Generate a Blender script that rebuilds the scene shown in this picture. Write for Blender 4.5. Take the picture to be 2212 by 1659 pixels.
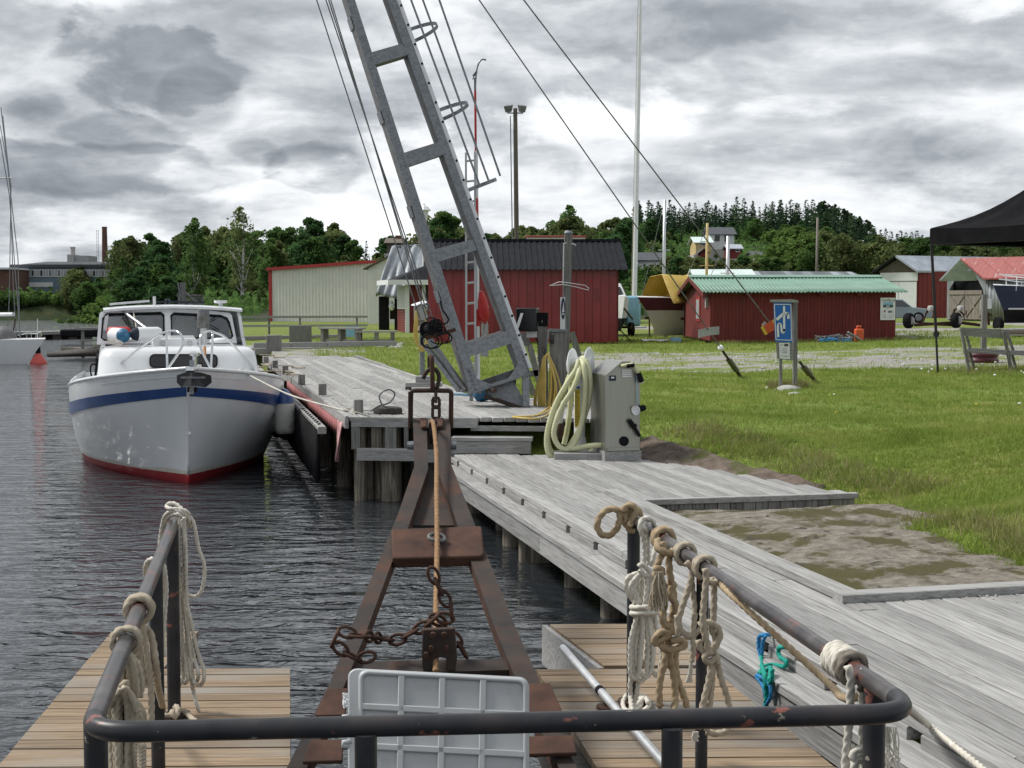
import bpy,math,random
import numpy as np
from mathutils import Vector,Matrix
R = math.radians
for o in list(bpy.data.objects): bpy.data.objects.remove(o,do_unlink=True)
scene = bpy.context.scene
COL = scene.collection
# ---------------------------------------------------------------- camera
FPX,EYE = 3067.0,2.35                    # focal length in units of a 2212-wide picture; eye height above the water
PITCH = math.atan((829.5 - 655.0) / FPX)
cam_d = bpy.data.cameras.new('camera');cam = bpy.data.objects.new('camera',cam_d);COL.objects.link(cam)
cam_d.sensor_width = 36.0;cam_d.lens = 36.0 * FPX / 2212.0
cam_d.clip_start = 0.05;cam_d.clip_end = 6000
cam.location = (0,0,EYE);cam.rotation_euler = (R(90) - PITCH,0,0)
scene.camera = cam
# ---------------------------------------------------------------- sky, sun, exposure
SUN_EL,SUN_AZ = 50.0,-72.0               # degrees; azimuth clockwise from +Y (view direction)
world = bpy.data.worlds.new('World');scene.world = world;world.use_nodes = True
def build_world():
 nt = world.node_tree;N = nt.nodes;L = nt.links;N.clear()
 def n(t,**k):
  x = N.new(t)
  for a,b in k.items(): setattr(x,a,b)
  return x
 def mth(op,a,b=None,c=None,clamp=False):
  x = n('ShaderNodeMath',operation=op);x.use_clamp = clamp
  for i,v in enumerate((a,b,c)):
   if v is None: continue
   if isinstance(v,(int,float)): x.inputs[i].default_value = v
   else: L.new(v,x.inputs[i])
  return x.outputs[0]
 out = n('ShaderNodeOutputWorld')
 sky = n('ShaderNodeTexSky',sky_type='NISHITA');sky.sun_disc = False
 sky.sun_elevation = R(SUN_EL);sky.sun_rotation = R(SUN_AZ);sky.air_density = 1.0;sky.dust_density = 1.0;sky.ozone_density = 1.0
 bg_sky = n('ShaderNodeBackground');bg_sky.inputs[1].default_value = 0.11;L.new(sky.outputs[0],bg_sky.inputs[0])
 tc = n('ShaderNodeTexCoord');sep = n('ShaderNodeSeparateXYZ');L.new(tc.outputs['Generated'],sep.inputs[0])
 x,y,z = sep.outputs
 zc = mth('MAXIMUM',z,0.0)
 inv = mth('DIVIDE',1.0,mth('ADD',zc,0.2))
 px = mth('MULTIPLY',x,inv);py = mth('MULTIPLY',y,inv)      # a flat layer of cloud seen in perspective
 comb = n('ShaderNodeCombineXYZ');L.new(px,comb.inputs[0]);L.new(py,comb.inputs[1]);L.new(mth('MULTIPLY',z,1.2),comb.inputs[2])
 def noise(vec,scale,detail,rough=0.55,dist=0.0,off=(0,0,0),stretch=(1,1,1)):
  mp = n('ShaderNodeMapping');mp.inputs[1].default_value = off;mp.inputs[3].default_value = stretch;L.new(vec,mp.inputs[0])
  t = n('ShaderNodeTexNoise');t.inputs['Scale'].default_value = scale;t.inputs['Detail'].default_value = detail
  t.inputs['Roughness'].default_value = rough;t.inputs['Distortion'].default_value = dist;L.new(mp.outputs[0],t.inputs['Vector'])
  return t.outputs[0]
 big = noise(comb.outputs[0],0.8,6,0.58,0.2,(3.1,0.7,0))
 mid = noise(comb.outputs[0],2.6,9,0.60,0.25,(1.3,5.2,0.4),(1,1.15,1))
 fine = noise(tc.outputs['Generated'],8.0,11,0.60,0.25,(0.4,2.2,0.0),(1,1,1.9))
 dens = mth('ADD',mth('ADD',mth('MULTIPLY',big,0.32),mth('MULTIPLY',mid,0.32)),mth('MULTIPLY',fine,0.36))
 # a few single clouds, each an ellipse in direction (azimuth, elevation) with a ragged edge
 az = mth('ARCTAN2',x,y);el = mth('ARCSINE',z)
 warp = mth('SUBTRACT',fine,0.5)
 warp2 = mth('SUBTRACT',mid,0.5)
 for (u,v,ru,rv,amt) in SKY_CLOUDS:
  a0 = math.atan((u - 1106) / FPX);e0 = math.atan((655 - v) / FPX)
  da = mth('DIVIDE',mth('SUBTRACT',az,a0),ru / FPX);de = mth('DIVIDE',mth('SUBTRACT',el,e0),rv / FPX)
  r2 = mth('ADD',mth('MULTIPLY',da,da),mth('MULTIPLY',de,de))
  r2 = mth('ADD',r2,mth('ADD',mth('MULTIPLY',warp,6.5),mth('MULTIPLY',warp2,1.5)))
  m = n('ShaderNodeMapRange',interpolation_type='SMOOTHERSTEP');m.inputs[1].default_value = 1.15;m.inputs[2].default_value = 0.35 if amt > 0 else -0.2
  m.inputs[3].default_value = 0.0;m.inputs[4].default_value = amt;L.new(r2,m.inputs[0])
  dens = mth('ADD',dens,m.outputs[0])
 ramp = n('ShaderNodeValToRGB');L.new(dens,ramp.inputs[0]);e = ramp.color_ramp.elements
 stops = SKY_RAMP
 e[0].position,e[0].color = stops[0][0],(*stops[0][1],1)
 e[1].position,e[1].color = stops[-1][0],(*stops[-1][1],1)
 for p,c in stops[1:-1]:
  q = e.new(p);q.color = (*c,1)
 bg_c = n('ShaderNodeBackground');bg_c.inputs[1].default_value = 1.0;L.new(ramp.outputs[0],bg_c.inputs[0])
 mask = n('ShaderNodeMapRange',interpolation_type='SMOOTHSTEP');mask.inputs[1].default_value = 0.27;mask.inputs[2].default_value = 0.37
 mask.inputs[3].default_value = 0.25;mask.inputs[4].default_value = 1.0;L.new(dens,mask.inputs[0])
 mix = n('ShaderNodeMixShader');L.new(mask.outputs[0],mix.inputs[0]);L.new(bg_sky.outputs[0],mix.inputs[1]);L.new(bg_c.outputs[0],mix.inputs[2])
 L.new(mix.outputs[0],out.inputs[0])
# u, v, half width, half height (2212-wide picture), amount: + is darker cloud, - a brighter gap
SKY_CLOUDS = [(330,150,210,105,0.10),(180,385,300,55,0.085),(430,230,90,60,0.05),(690,350,110,55,0.085),(60,80,110,60,0.05),
    (1500,60,520,75,0.07),(1950,190,330,45,0.05),(1180,370,90,50,0.05),(2000,330,180,50,0.045),(1650,330,240,45,0.03),
    (640,70,330,60,0.04),(1250,250,330,60,-0.07),(870,280,160,90,-0.07),(1700,240,300,30,-0.05),(500,400,140,40,-0.04),(250,300,130,38,0.07),(90,255,70,45,0.07),(560,335,60,32,0.05),(1400,180,160,40,0.03),(1800,260,200,40,0.03),
    (120,500,260,45,-0.02),(1900,400,260,50,-0.01),(300,20,250,40,-0.05),(2120,60,120,40,-0.06)]
SKY_RAMP = [(0.37,(0.64,0.655,0.665)),(0.46,(0.485,0.503,0.52)),(0.52,(0.325,0.345,0.366)),(0.585,(0.205,0.222,0.243)),(0.68,(0.112,0.125,0.142))]
build_world()
sun_d = bpy.data.lights.new('sun','SUN');sun = bpy.data.objects.new('sun',sun_d);COL.objects.link(sun)
sun_d.energy = 2.2;sun_d.angle = R(14);sun_d.color = (1.0,0.97,0.92)
_el,_az = R(SUN_EL),R(SUN_AZ)
sun.rotation_euler = Vector((-math.cos(_el) * math.sin(_az),-math.cos(_el) * math.cos(_az),-math.sin(_el))).to_track_quat('-Z','Y').to_euler()
sun.location = (0,0,60)
vs = scene.view_settings;vs.view_transform = 'Standard';vs.look = 'None';vs.gamma = 1.0;vs.use_curve_mapping = False
vs.exposure = 0.85
scene.render.engine = 'CYCLES'
scene.cycles.max_bounces = 6;scene.cycles.diffuse_bounces = 3;scene.cycles.glossy_bounces = 4;scene.cycles.transmission_bounces = 4
scene.cycles.transparent_max_bounces = 8;scene.cycles.caustics_reflective = False;scene.cycles.caustics_refractive = False
scene.cycles.use_denoising = True
# ---------------------------------------------------------------- measuring helpers
_c,_s = math.cos(PITCH),math.sin(PITCH)
def ray(u,v):
 a,b = u - 1106.0,829.5 - v
 return (a,FPX * _c + b * _s,-FPX * _s + b * _c)
def G(u,v,z=0.0):
 """the place at height z that is seen at (u, v)"""
 r = ray(u,v);t = (z - EYE) / r[2]
 return Vector((r[0] * t,r[1] * t,z))
def D(u,v,Y):
 """the place at distance Y that is seen at (u, v)"""
 r = ray(u,v);t = Y / r[1]
 return Vector((r[0] * t,Y,EYE + r[2] * t))
def PL(u,v,p0,nrm):
 r = Vector(ray(u,v));p0 = Vector(p0);nrm = Vector(nrm);o = Vector((0,0,EYE))
 return o + r * ((p0 - o).dot(nrm) / r.dot(nrm))
def m_per_px(Y): return Y / FPX
def lerp(a,b,t): return a + (b - a) * t
def smooth(a,b,x):
 t = min(1,max(0,(x - a) / (b - a)));return t * t * (3 - 2 * t)
def interp(x,pts):
 if x <= pts[0][0]: return pts[0][1]
 for (x0,y0),(x1,y1) in zip(pts,pts[1:]):
  if x <= x1: return lerp(y0,y1,(x - x0) / (x1 - x0))
 return pts[-1][1]
# ---------------------------------------------------------------- frames and mesh building
class Frame:
 def __init__(s,o,yaw=0.0):
  s.o = Vector(o);s.c,s.s = math.cos(yaw),math.sin(yaw);s.yaw = yaw
 def __call__(s,p):
  return Vector((s.o.x + p[0] * s.c - p[1] * s.s,s.o.y + p[0] * s.s + p[1] * s.c,s.o.z + p[2]))
def frame_of(a,b):
 """frame at a with local x towards b (horizontal)"""
 a = Vector(a);b = Vector(b);return Frame(a,math.atan2(b.y - a.y,b.x - a.x))
class MB:
 def __init__(s,xf=None): s.v = [];s.f = [];s.mi = [];s.xf = xf;s.cur = 0
 def add(s,vs,fs):
  k = len(s.v)
  s.v += [s.xf(p) if s.xf else Vector(p) for p in vs]
  for f in fs: s.f.append(tuple(i + k for i in f));s.mi.append(s.cur)
  return s
 def hexa(s,p):      # p: four bottom (ccw), four top
  return s.add(p,[(3,2,1,0),(4,5,6,7),(0,1,5,4),(1,2,6,5),(2,3,7,6),(3,0,4,7)])
 def box(s,a,b):    # from corner a to corner b
  x0,x1 = sorted((a[0],b[0]));y0,y1 = sorted((a[1],b[1]));z0,z1 = sorted((a[2],b[2]))
  return s.hexa([(x0,y0,z0),(x1,y0,z0),(x1,y1,z0),(x0,y1,z0),(x0,y0,z1),(x1,y0,z1),(x1,y1,z1),(x0,y1,z1)])
 def beam(s,a,b,w,h,up=(0,0,1)):
  a,b = Vector(a),Vector(b);d = (b - a).normalized();u = Vector(up)
  sd = d.cross(u)
  if sd.length < 1e-4: sd = d.cross(Vector((1,0,0)))
  sd.normalize();u = sd.cross(d)
  sd *= w / 2;u = u * h / 2
  q = [a - sd - u,a + sd - u,a + sd + u,a - sd + u,b - sd - u,b + sd - u,b + sd + u,b - sd + u]
  return s.add(q,[(3,2,1,0),(4,5,6,7),(0,1,5,4),(1,2,6,5),(2,3,7,6),(3,0,4,7)])
 def tube(s,pts,r,n=8,closed=False,cap=True,lobes=0,pitch=0.0,amp=0.0,flat=1.0):
  pts = [Vector(p) for p in pts];m = len(pts)
  T = []
  for i in range(m):
   if closed: t = pts[(i + 1) % m] - pts[i - 1]
   else: t = pts[min(i + 1,m - 1)] - pts[max(i - 1,0)]
   T.append(t.normalized() if t.length > 1e-9 else Vector((0,0,1)))
  ref = Vector((0,0,1)) if abs(T[0].z) < 0.9 else Vector((1,0,0))
  nn = T[0].cross(ref).normalized();vs = [];L = 0.0
  for i in range(m):
   if i:
    L += (pts[i] - pts[i - 1]).length
    nn = nn - T[i] * nn.dot(T[i])
    nn = nn.normalized() if nn.length > 1e-6 else T[i].cross(ref).normalized()
   bb = T[i].cross(nn);rr = r[i] if isinstance(r,(list,tuple)) else r
   for k in range(n):
    a = 2 * math.pi * k / n
    q = rr * (1 - amp + amp * abs(math.cos(lobes * 0.5 * a - math.pi * lobes * L / pitch))) if lobes else rr
    vs.append(pts[i] + nn * (math.cos(a) * q) + bb * (math.sin(a) * q * flat))
  fs = []
  for i in range(m if closed else m - 1):
   j = (i + 1) % m
   for k in range(n):
    k2 = (k + 1) % n;fs.append((i * n + k,i * n + k2,j * n + k2,j * n + k))
  if cap and not closed:
   fs.append(tuple(range(n - 1,-1,-1)));fs.append(tuple((m - 1) * n + k for k in range(n)))
  return s.add(vs,fs)
 def lathe(s,prof,o=(0,0,0),axis=(0,0,1),n=16):
  o = Vector(o);ax = Vector(axis).normalized()
  ref = Vector((1,0,0)) if abs(ax.x) < 0.9 else Vector((0,1,0))
  e1 = ax.cross(ref).normalized();e2 = ax.cross(e1);vs = [];fs = []
  for (r,h) in prof:
   for k in range(n):
    a = 2 * math.pi * k / n
    vs.append(o + ax * h + e1 * (math.cos(a) * r) + e2 * (math.sin(a) * r))
  for i in range(len(prof) - 1):
   for k in range(n):
    k2 = (k + 1) % n;fs.append((i * n + k,i * n + k2,(i + 1) * n + k2,(i + 1) * n + k))
  fs.append(tuple(range(n - 1,-1,-1)));fs.append(tuple((len(prof) - 1) * n + k for k in range(n)))
  return s.add(vs,fs)
 def prism(s,poly,off):     # poly: list of 3-D points (flat), off: extrusion vector
  n = len(poly);off = Vector(off);P = [Vector(p) for p in poly]
  fs = [tuple(range(n - 1,-1,-1)),tuple(range(n,2 * n))] + [(i,(i + 1) % n,n + (i + 1) % n,n + i) for i in range(n)]
  return s.add(P + [p + off for p in P],fs)
 def grid(s,rows,closed_u=False):
  m,n = len(rows),len(rows[0]);vs = [p for r in rows for p in r];fs = []
  for i in range(m - 1):
   for k in range(n if closed_u else n - 1):
    k2 = (k + 1) % n;fs.append((i * n + k,i * n + k2,(i + 1) * n + k2,(i + 1) * n + k))
  return s.add(vs,fs)
 def slab(s,rows,off):      # a sheet with thickness
  off = Vector(off);m,n = len(rows),len(rows[0])
  P = [Vector(p) for r in rows for p in r];N = m * n;fs = []
  for i in range(m - 1):
   for k in range(n - 1):
    a,b,c,d = i * n + k,i * n + k + 1,(i + 1) * n + k + 1,(i + 1) * n + k
    fs.append((a,b,c,d));fs.append((N + d,N + c,N + b,N + a))
  for k in range(n - 1):
   fs.append((k + 1,k,N + k,N + k + 1));a = (m - 1) * n
   fs.append((a + k,a + k + 1,N + a + k + 1,N + a + k))
  for i in range(m - 1):
   fs.append((i * n,(i + 1) * n,N + (i + 1) * n,N + i * n));a = n - 1
   fs.append(((i + 1) * n + a,i * n + a,N + i * n + a,N + (i + 1) * n + a))
  return s.add(P + [p + off for p in P],fs)
 def corr(s,o,ux,uy,period,amp,nrm,thick=0.01,per=6):
  """corrugated sheet: waves across ux, running along uy"""
  o,ux,uy,nrm = Vector(o),Vector(ux),Vector(uy),Vector(nrm).normalized()
  n = max(2,int(ux.length / period * per));rows = []
  for j in (0,1):
   rows.append([o + ux * (i / n) + uy * j + nrm * (amp * math.sin(2 * math.pi * i / per)) for i in range(n + 1)])
  return s.slab(rows,nrm * -thick)
 def ribs(s,o,ux,uy,period,h,nrm,thick=0.012,rw=0.25):
  """trapezoid metal sheet"""
  o,ux,uy,nrm = Vector(o),Vector(ux),Vector(uy),Vector(nrm).normalized()
  n = max(1,int(round(ux.length / period)));d = ux / n;base = []
  for i in range(n):
   for f,k in ((0,0),(0.5 - rw,0),(0.58 - rw,1),(0.42 + rw,1),(0.5 + rw,0)): base.append(o + d * (i + f) + nrm * (h * k))
  base.append(o + ux)
  return s.slab([base,[p + uy for p in base]],nrm * -thick)
 def build(s,name,mat,parent=None,smooth=False,bevel=0.0,loc=None):
  if not s.v: return None
  V = np.array([tuple(p) for p in s.v],dtype=np.float32)
  if loc is None: loc = ((V[:,0].min() + V[:,0].max()) / 2,(V[:,1].min() + V[:,1].max()) / 2,V[:,2].min())
  loc = Vector([float(c) for c in loc])
  V = V - np.array(loc,dtype=np.float32)
  me = bpy.data.meshes.new(name);me.from_pydata(V.tolist(),[],s.f)
  mats = mat if isinstance(mat,(list,tuple)) else [mat]
  for m in mats: me.materials.append(m)
  if len(mats) > 1: me.polygons.foreach_set('material_index',s.mi)
  if smooth:
   me.polygons.foreach_set('use_smooth',[True] * len(me.polygons))
   if smooth is not True: me.set_sharp_from_angle(angle=R(smooth))
  me.update()
  return link_obj(name,me,loc,parent,bevel)
def link_obj(name,me,loc,parent=None,bevel=0.0):
 o = bpy.data.objects.new(name,me);COL.objects.link(o);o.location = loc
 if parent is not None: attach(o,parent)
 if bevel:
  b = o.modifiers.new('bevel','BEVEL');b.width = bevel;b.segments = 2;b.limit_method = 'ANGLE';b.angle_limit = R(40)
  if not me.polygons or not me.polygons[0].use_smooth:
   me.polygons.foreach_set('use_smooth',[True] * len(me.polygons));me.set_sharp_from_angle(angle=R(50))
 return o
WORLD_LOC = {}
def world_loc(o): return WORLD_LOC.get(o.name,o.location.copy())
def attach(o,parent):
 """parent the object, keeping the place it was built at"""
 w = o.location.copy();WORLD_LOC[o.name] = w
 o.parent = parent;o.matrix_parent_inverse = Matrix.Translation(-world_loc(parent))
def tag(o,label,cat,group=None,kind=None):
 o['label'] = label;o['category'] = cat
 if group: o['group'] = group
 if kind: o['kind'] = kind
 return o
def thing(name,label,cat,loc,group=None):
 o = bpy.data.objects.new(name,None);COL.objects.link(o);o.location = Vector(loc);o.empty_display_size = 0.2
 WORLD_LOC[o.name] = o.location.copy()
 return tag(o,label,cat,group)
def structure(o,label=None):
 o['kind'] = 'structure'
 if label: o['label'] = label
 return o
def copy_tree(o,parent=None):
 c = o.copy();COL.objects.link(c)
 if parent is not None: c.parent = parent
 for ch in list(o.children): copy_tree(ch,c)
 return c
def spline(pts,step=0.02,closed=False):
 P = [Vector(p) for p in pts];n = len(P);out = []
 segs = n if closed else n - 1
 for i in range(segs):
  if closed: p0,p1,p2,p3 = P[i - 1],P[i],P[(i + 1) % n],P[(i + 2) % n]
  else:
   p1,p2 = P[i],P[i + 1];p0 = P[i - 1] if i else p1 * 2 - p2;p3 = P[i + 2] if i + 2 < n else p2 * 2 - p1
  k = max(2,int((p2 - p1).length / step))
  for j in range(k):
   t = j / k
   out.append(0.5 * (2 * p1 + (p2 - p0) * t + (2 * p0 - 5 * p1 + 4 * p2 - p3) * t * t + (3 * p1 - p0 - 3 * p2 + p3) * t ** 3))
 if not closed: out.append(P[-1])
 return out
# ---------------------------------------------------------------- materials
def rgb(h):      # sRGB hex to linear
 v = [int(h[i:i + 2],16) / 255 for i in (0,2,4)]
 return tuple(c / 12.92 if c <= 0.04045 else ((c + 0.055) / 1.055) ** 2.4 for c in v)
def mat(name,cols,scale=4.0,stretch=(1,1,1),rotz=0.0,rough=0.6,metal=0.0,bump=0.0,bscale=None,ramp=(0.3,0.7),rnd=0.0,
  coord='P',wear=None,wear2=None,spec=0.4,detail=6,rvar=0.0,voronoi=False,coat=0.0,transl=0.0,bdist=0.01,nrough=0.6):
 m = bpy.data.materials.new(name);m.use_nodes = True;nt = m.node_tree;N = nt.nodes;L = nt.links
 bs = N['Principled BSDF'];bs.inputs['Roughness'].default_value = rough;bs.inputs['Metallic'].default_value = metal
 bs.inputs['Specular IOR Level'].default_value = spec;bs.inputs['Coat Weight'].default_value = coat
 if coord == 'P': src = N.new('ShaderNodeNewGeometry').outputs['Position']
 else: src = N.new('ShaderNodeTexCoord').outputs['Object']
 oi = N.new('ShaderNodeObjectInfo')
 mp = N.new('ShaderNodeMapping');mp.vector_type = 'POINT'
 rot = N.new('ShaderNodeVectorRotate');rot.rotation_type = 'Z_AXIS';rot.inputs['Angle'].default_value = -rotz
 L.new(src,rot.inputs['Vector'])
 src2 = rot.outputs[0]
 if rnd:
  ad = N.new('ShaderNodeVectorMath');ad.operation = 'ADD';sc = N.new('ShaderNodeVectorMath');sc.operation = 'SCALE'
  cx = N.new('ShaderNodeCombineXYZ')
  for i in range(3): L.new(oi.outputs['Random'],cx.inputs[i])
  L.new(cx.outputs[0],sc.inputs[0]);sc.inputs['Scale'].default_value = 37.0
  L.new(src2,ad.inputs[0]);L.new(sc.outputs[0],ad.inputs[1]);src2 = ad.outputs[0]
 L.new(src2,mp.inputs[0]);mp.inputs[3].default_value = stretch
 def noise(vec,s,d=detail):
  t = N.new('ShaderNodeTexNoise');t.inputs['Scale'].default_value = s;t.inputs['Detail'].default_value = d
  t.inputs['Roughness'].default_value = nrough;L.new(vec,t.inputs['Vector']);return t.outputs[0]
 if voronoi:
  t = N.new('ShaderNodeTexVoronoi');t.inputs['Scale'].default_value = scale;L.new(mp.outputs[0],t.inputs['Vector'])
  sx = N.new('ShaderNodeSeparateColor');L.new(t.outputs['Color'],sx.inputs[0]);base = sx.outputs[0]
 else: base = noise(mp.outputs[0],scale)
 rp = N.new('ShaderNodeValToRGB');L.new(base,rp.inputs[0]);e = rp.color_ramp.elements
 cols = [c if len(c) == 3 else c[:3] for c in cols]
 if len(cols) == 1: cols = [cols[0],cols[0]]
 for i,c in enumerate(cols):
  p = lerp(ramp[0],ramp[1],i / (len(cols) - 1))
  if i == 0: e[0].position = p;e[0].color = (*c,1)
  elif i == len(cols) - 1: e[-1].position = p;e[-1].color = (*c,1)
  else: q = e.new(p);q.color = (*c,1)
 colr = rp.outputs[0]
 for w in (wear,wear2):
  if not w: continue
  wc,thr,wsc = w[:3];wst = w[3] if len(w) > 3 else (1,1,1);soft = w[4] if len(w) > 4 else 0.06
  m2 = N.new('ShaderNodeMapping');m2.inputs[3].default_value = wst;m2.inputs[1].default_value = (wsc * 3.7,1.3,7.7);L.new(src2,m2.inputs[0])
  t = noise(m2.outputs[0],wsc,8)
  mr = N.new('ShaderNodeMapRange');mr.inputs[1].default_value = thr;mr.inputs[2].default_value = thr + soft;L.new(t,mr.inputs[0])
  mx = N.new('ShaderNodeMix');mx.data_type = 'RGBA';L.new(mr.outputs[0],mx.inputs[0]);L.new(colr,mx.inputs[6]);mx.inputs[7].default_value = (*wc,1)
  colr = mx.outputs[2]
 if rnd:
  hs = N.new('ShaderNodeHueSaturation');mr = N.new('ShaderNodeMapRange');mr.inputs[3].default_value = 1 - rnd;mr.inputs[4].default_value = 1 + rnd
  L.new(oi.outputs['Random'],mr.inputs[0]);L.new(mr.outputs[0],hs.inputs['Value']);L.new(colr,hs.inputs['Color']);colr = hs.outputs[0]
 L.new(colr,bs.inputs['Base Color'])
 if rvar:
  mr = N.new('ShaderNodeMapRange');mr.inputs[3].default_value = max(0.02,rough - rvar);mr.inputs[4].default_value = min(1,rough + rvar)
  L.new(base,mr.inputs[0]);L.new(mr.outputs[0],bs.inputs['Roughness'])
 if bump:
  bp = N.new('ShaderNodeBump');bp.inputs['Strength'].default_value = bump;bp.inputs['Distance'].default_value = bdist
  L.new(base if bscale is None else noise(mp.outputs[0],bscale),bp.inputs['Height']);L.new(bp.outputs[0],bs.inputs['Normal'])
 if transl:
  tr = N.new('ShaderNodeBsdfTranslucent');L.new(colr,tr.inputs[0]);mxs = N.new('ShaderNodeMixShader');mxs.inputs[0].default_value = transl
  L.new(bs.outputs[0],mxs.inputs[1]);L.new(tr.outputs[0],mxs.inputs[2]);L.new(mxs.outputs[0],N['Material Output'].inputs[0])
 return m
DOCK_A = math.atan2(0.975,-0.221)      # direction of the dock planks
GRN = (0.35,7.0,7.0)                  # wood grain: long along the local x
W = {}
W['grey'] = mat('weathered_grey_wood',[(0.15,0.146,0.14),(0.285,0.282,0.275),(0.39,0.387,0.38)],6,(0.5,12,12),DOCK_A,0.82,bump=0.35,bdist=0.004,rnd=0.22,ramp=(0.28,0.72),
     wear=((0.13,0.125,0.118),0.66,5.0,(0.6,8,8),0.1),wear2=((0.36,0.34,0.30),0.62,1.5,(0.5,3,3),0.2),spec=0.25)
W['grey_x'] = mat('weathered_grey_wood_cross',[(0.16,0.155,0.15),(0.30,0.297,0.29),(0.40,0.397,0.39)],6,(0.5,12,12),0,0.82,bump=0.35,bdist=0.004,rnd=0.14,ramp=(0.28,0.72),
     wear=((0.12,0.115,0.11),0.65,4.0,(0.6,8,8),0.1),spec=0.25)
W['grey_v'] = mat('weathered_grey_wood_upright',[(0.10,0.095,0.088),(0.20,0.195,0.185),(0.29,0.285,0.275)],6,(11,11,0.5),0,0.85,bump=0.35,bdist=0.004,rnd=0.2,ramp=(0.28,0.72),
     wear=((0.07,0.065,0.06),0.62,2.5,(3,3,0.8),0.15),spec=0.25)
W['tan'] = mat('worn_tan_deck_wood',[(0.12,0.082,0.05),(0.23,0.166,0.106),(0.325,0.25,0.17)],5,(0.6,14,14),R(2),0.75,bump=0.3,bdist=0.004,rnd=0.17,ramp=(0.28,0.74),
    wear=((0.24,0.222,0.195),0.46,0.9,(0.8,1.5,1),0.2),wear2=((0.10,0.07,0.05),0.72,9.0,(0.8,5,5),0.06),spec=0.3)
W['pile'] = mat('old_pile_wood',[(0.05,0.043,0.034),(0.16,0.14,0.112),(0.26,0.235,0.195)],5,(9,9,0.7),0,0.85,bump=0.5,bdist=0.01,rnd=0.25,spec=0.2,
    wear=((0.03,0.027,0.022),0.55,1.5,(1,1,0.6),0.2))
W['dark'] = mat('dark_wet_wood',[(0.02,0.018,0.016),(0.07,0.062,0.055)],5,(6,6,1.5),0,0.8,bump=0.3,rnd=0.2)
MT = {}
MT['galv'] = mat('galvanised_steel',[(0.15,0.162,0.175),(0.195,0.208,0.222),(0.24,0.252,0.266)],34,rough=0.48,metal=0.45,ramp=(0.1,0.9),voronoi=True,wear=((0.20,0.20,0.19),0.60,3.0,(1,1,1),0.12),rvar=0.12,spec=0.5)
MT['galv_dirty'] = mat('galvanised_steel_dirty',[(0.10,0.10,0.098),(0.17,0.174,0.176),(0.24,0.245,0.25)],14,rough=0.6,metal=0.4,ramp=(0.25,0.75),wear=((0.12,0.115,0.10),0.52,9.0,(1,1,1),0.1))
MT['alu'] = mat('bare_aluminium',[(0.52,0.53,0.54),(0.64,0.65,0.66)],8,rough=0.42,metal=0.8,rvar=0.1)
MT['stainless'] = mat('brushed_stainless',[(0.35,0.35,0.325),(0.39,0.39,0.365)],3,(9,9,0.4),rough=0.34,metal=0.9,rvar=0.04)
MT['chrome'] = mat('polished_steel',[(0.62,0.63,0.64),(0.72,0.73,0.74)],4,rough=0.13,metal=1.0)
MT['rust'] = mat('rusty_steel',[(0.036,0.020,0.016),(0.070,0.036,0.026),(0.105,0.053,0.035)],9,rough=0.85,bump=0.35,bdist=0.004,ramp=(0.28,0.72),wear=((0.045,0.03,0.024),0.55,4.0,(1,1,1),0.15),spec=0.25,detail=10)
MT['rust_dark'] = mat('rusty_painted_steel',[(0.026,0.024,0.025),(0.045,0.036,0.032),(0.066,0.045,0.036)],6,rough=0.72,bump=0.3,bdist=0.004,ramp=(0.3,0.7),wear=((0.085,0.04,0.026),0.52,4.0,(1,1,0.5),0.14),wear2=((0.06,0.032,0.024),0.56,14.0,(1,1,1),0.08),spec=0.25,detail=10)
MT['rail'] = mat('worn_black_pipe_paint',[(0.016,0.017,0.02),(0.028,0.029,0.033),(0.055,0.045,0.045)],7,rough=0.38,ramp=(0.35,0.72),wear=((0.22,0.085,0.065),0.632,17.0,(0.6,1,1),0.03),wear2=((0.30,0.27,0.22),0.66,26.0,(0.5,1,1),0.02),spec=0.3,rvar=0.1,detail=9)
MT['rail_worn'] = mat('hand_worn_pipe',[(0.035,0.035,0.038),(0.075,0.066,0.066),(0.14,0.13,0.127)],9,rough=0.3,metal=0.35,ramp=(0.3,0.7),wear=((0.17,0.07,0.055),0.55,9.0,(1,1,1),0.06),rvar=0.1,detail=9)
MT['black'] = mat('black_rubber',[(0.010,0.010,0.011),(0.02,0.02,0.022)],6,rough=0.85,spec=0.06)
MT['black_gloss'] = mat('black_plastic',[(0.012,0.012,0.014),(0.022,0.022,0.025)],6,rough=0.35)
MT['white'] = mat('white_paint',[(0.70,0.71,0.72),(0.78,0.79,0.80)],3,rough=0.45,wear=((0.5,0.49,0.46),0.68,5.0,(1,1,1),0.15))
MT['whiteplastic'] = mat('white_plastic',[(0.72,0.73,0.74),(0.80,0.81,0.82)],3,rough=0.35)
MT['gel'] = mat('white_gelcoat',[(0.66,0.675,0.69),(0.76,0.775,0.79)],1.6,(1,1,0.5),rough=0.2,coat=0.5,wear=((0.50,0.49,0.45),0.64,2.4,(2,2,0.6),0.3),wear2=((0.33,0.30,0.25),0.74,9.0,(1,1,1),0.1))
MT['hullblue'] = mat('blue_stripe_paint',[(0.012,0.045,0.17),(0.02,0.07,0.23)],4,rough=0.3,coat=0.3,wear=((0.10,0.16,0.30),0.62,6.0,(1,1,1),0.15))
MT['hullred'] = mat('red_antifouling',[(0.25,0.012,0.02),(0.34,0.02,0.03)],4,rough=0.5,wear=((0.10,0.02,0.02),0.58,3.0,(1,1,1),0.2))
MT['canvas_dark'] = mat('dark_blue_canvas',[(0.015,0.02,0.035),(0.03,0.035,0.05)],6,rough=0.85)
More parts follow.
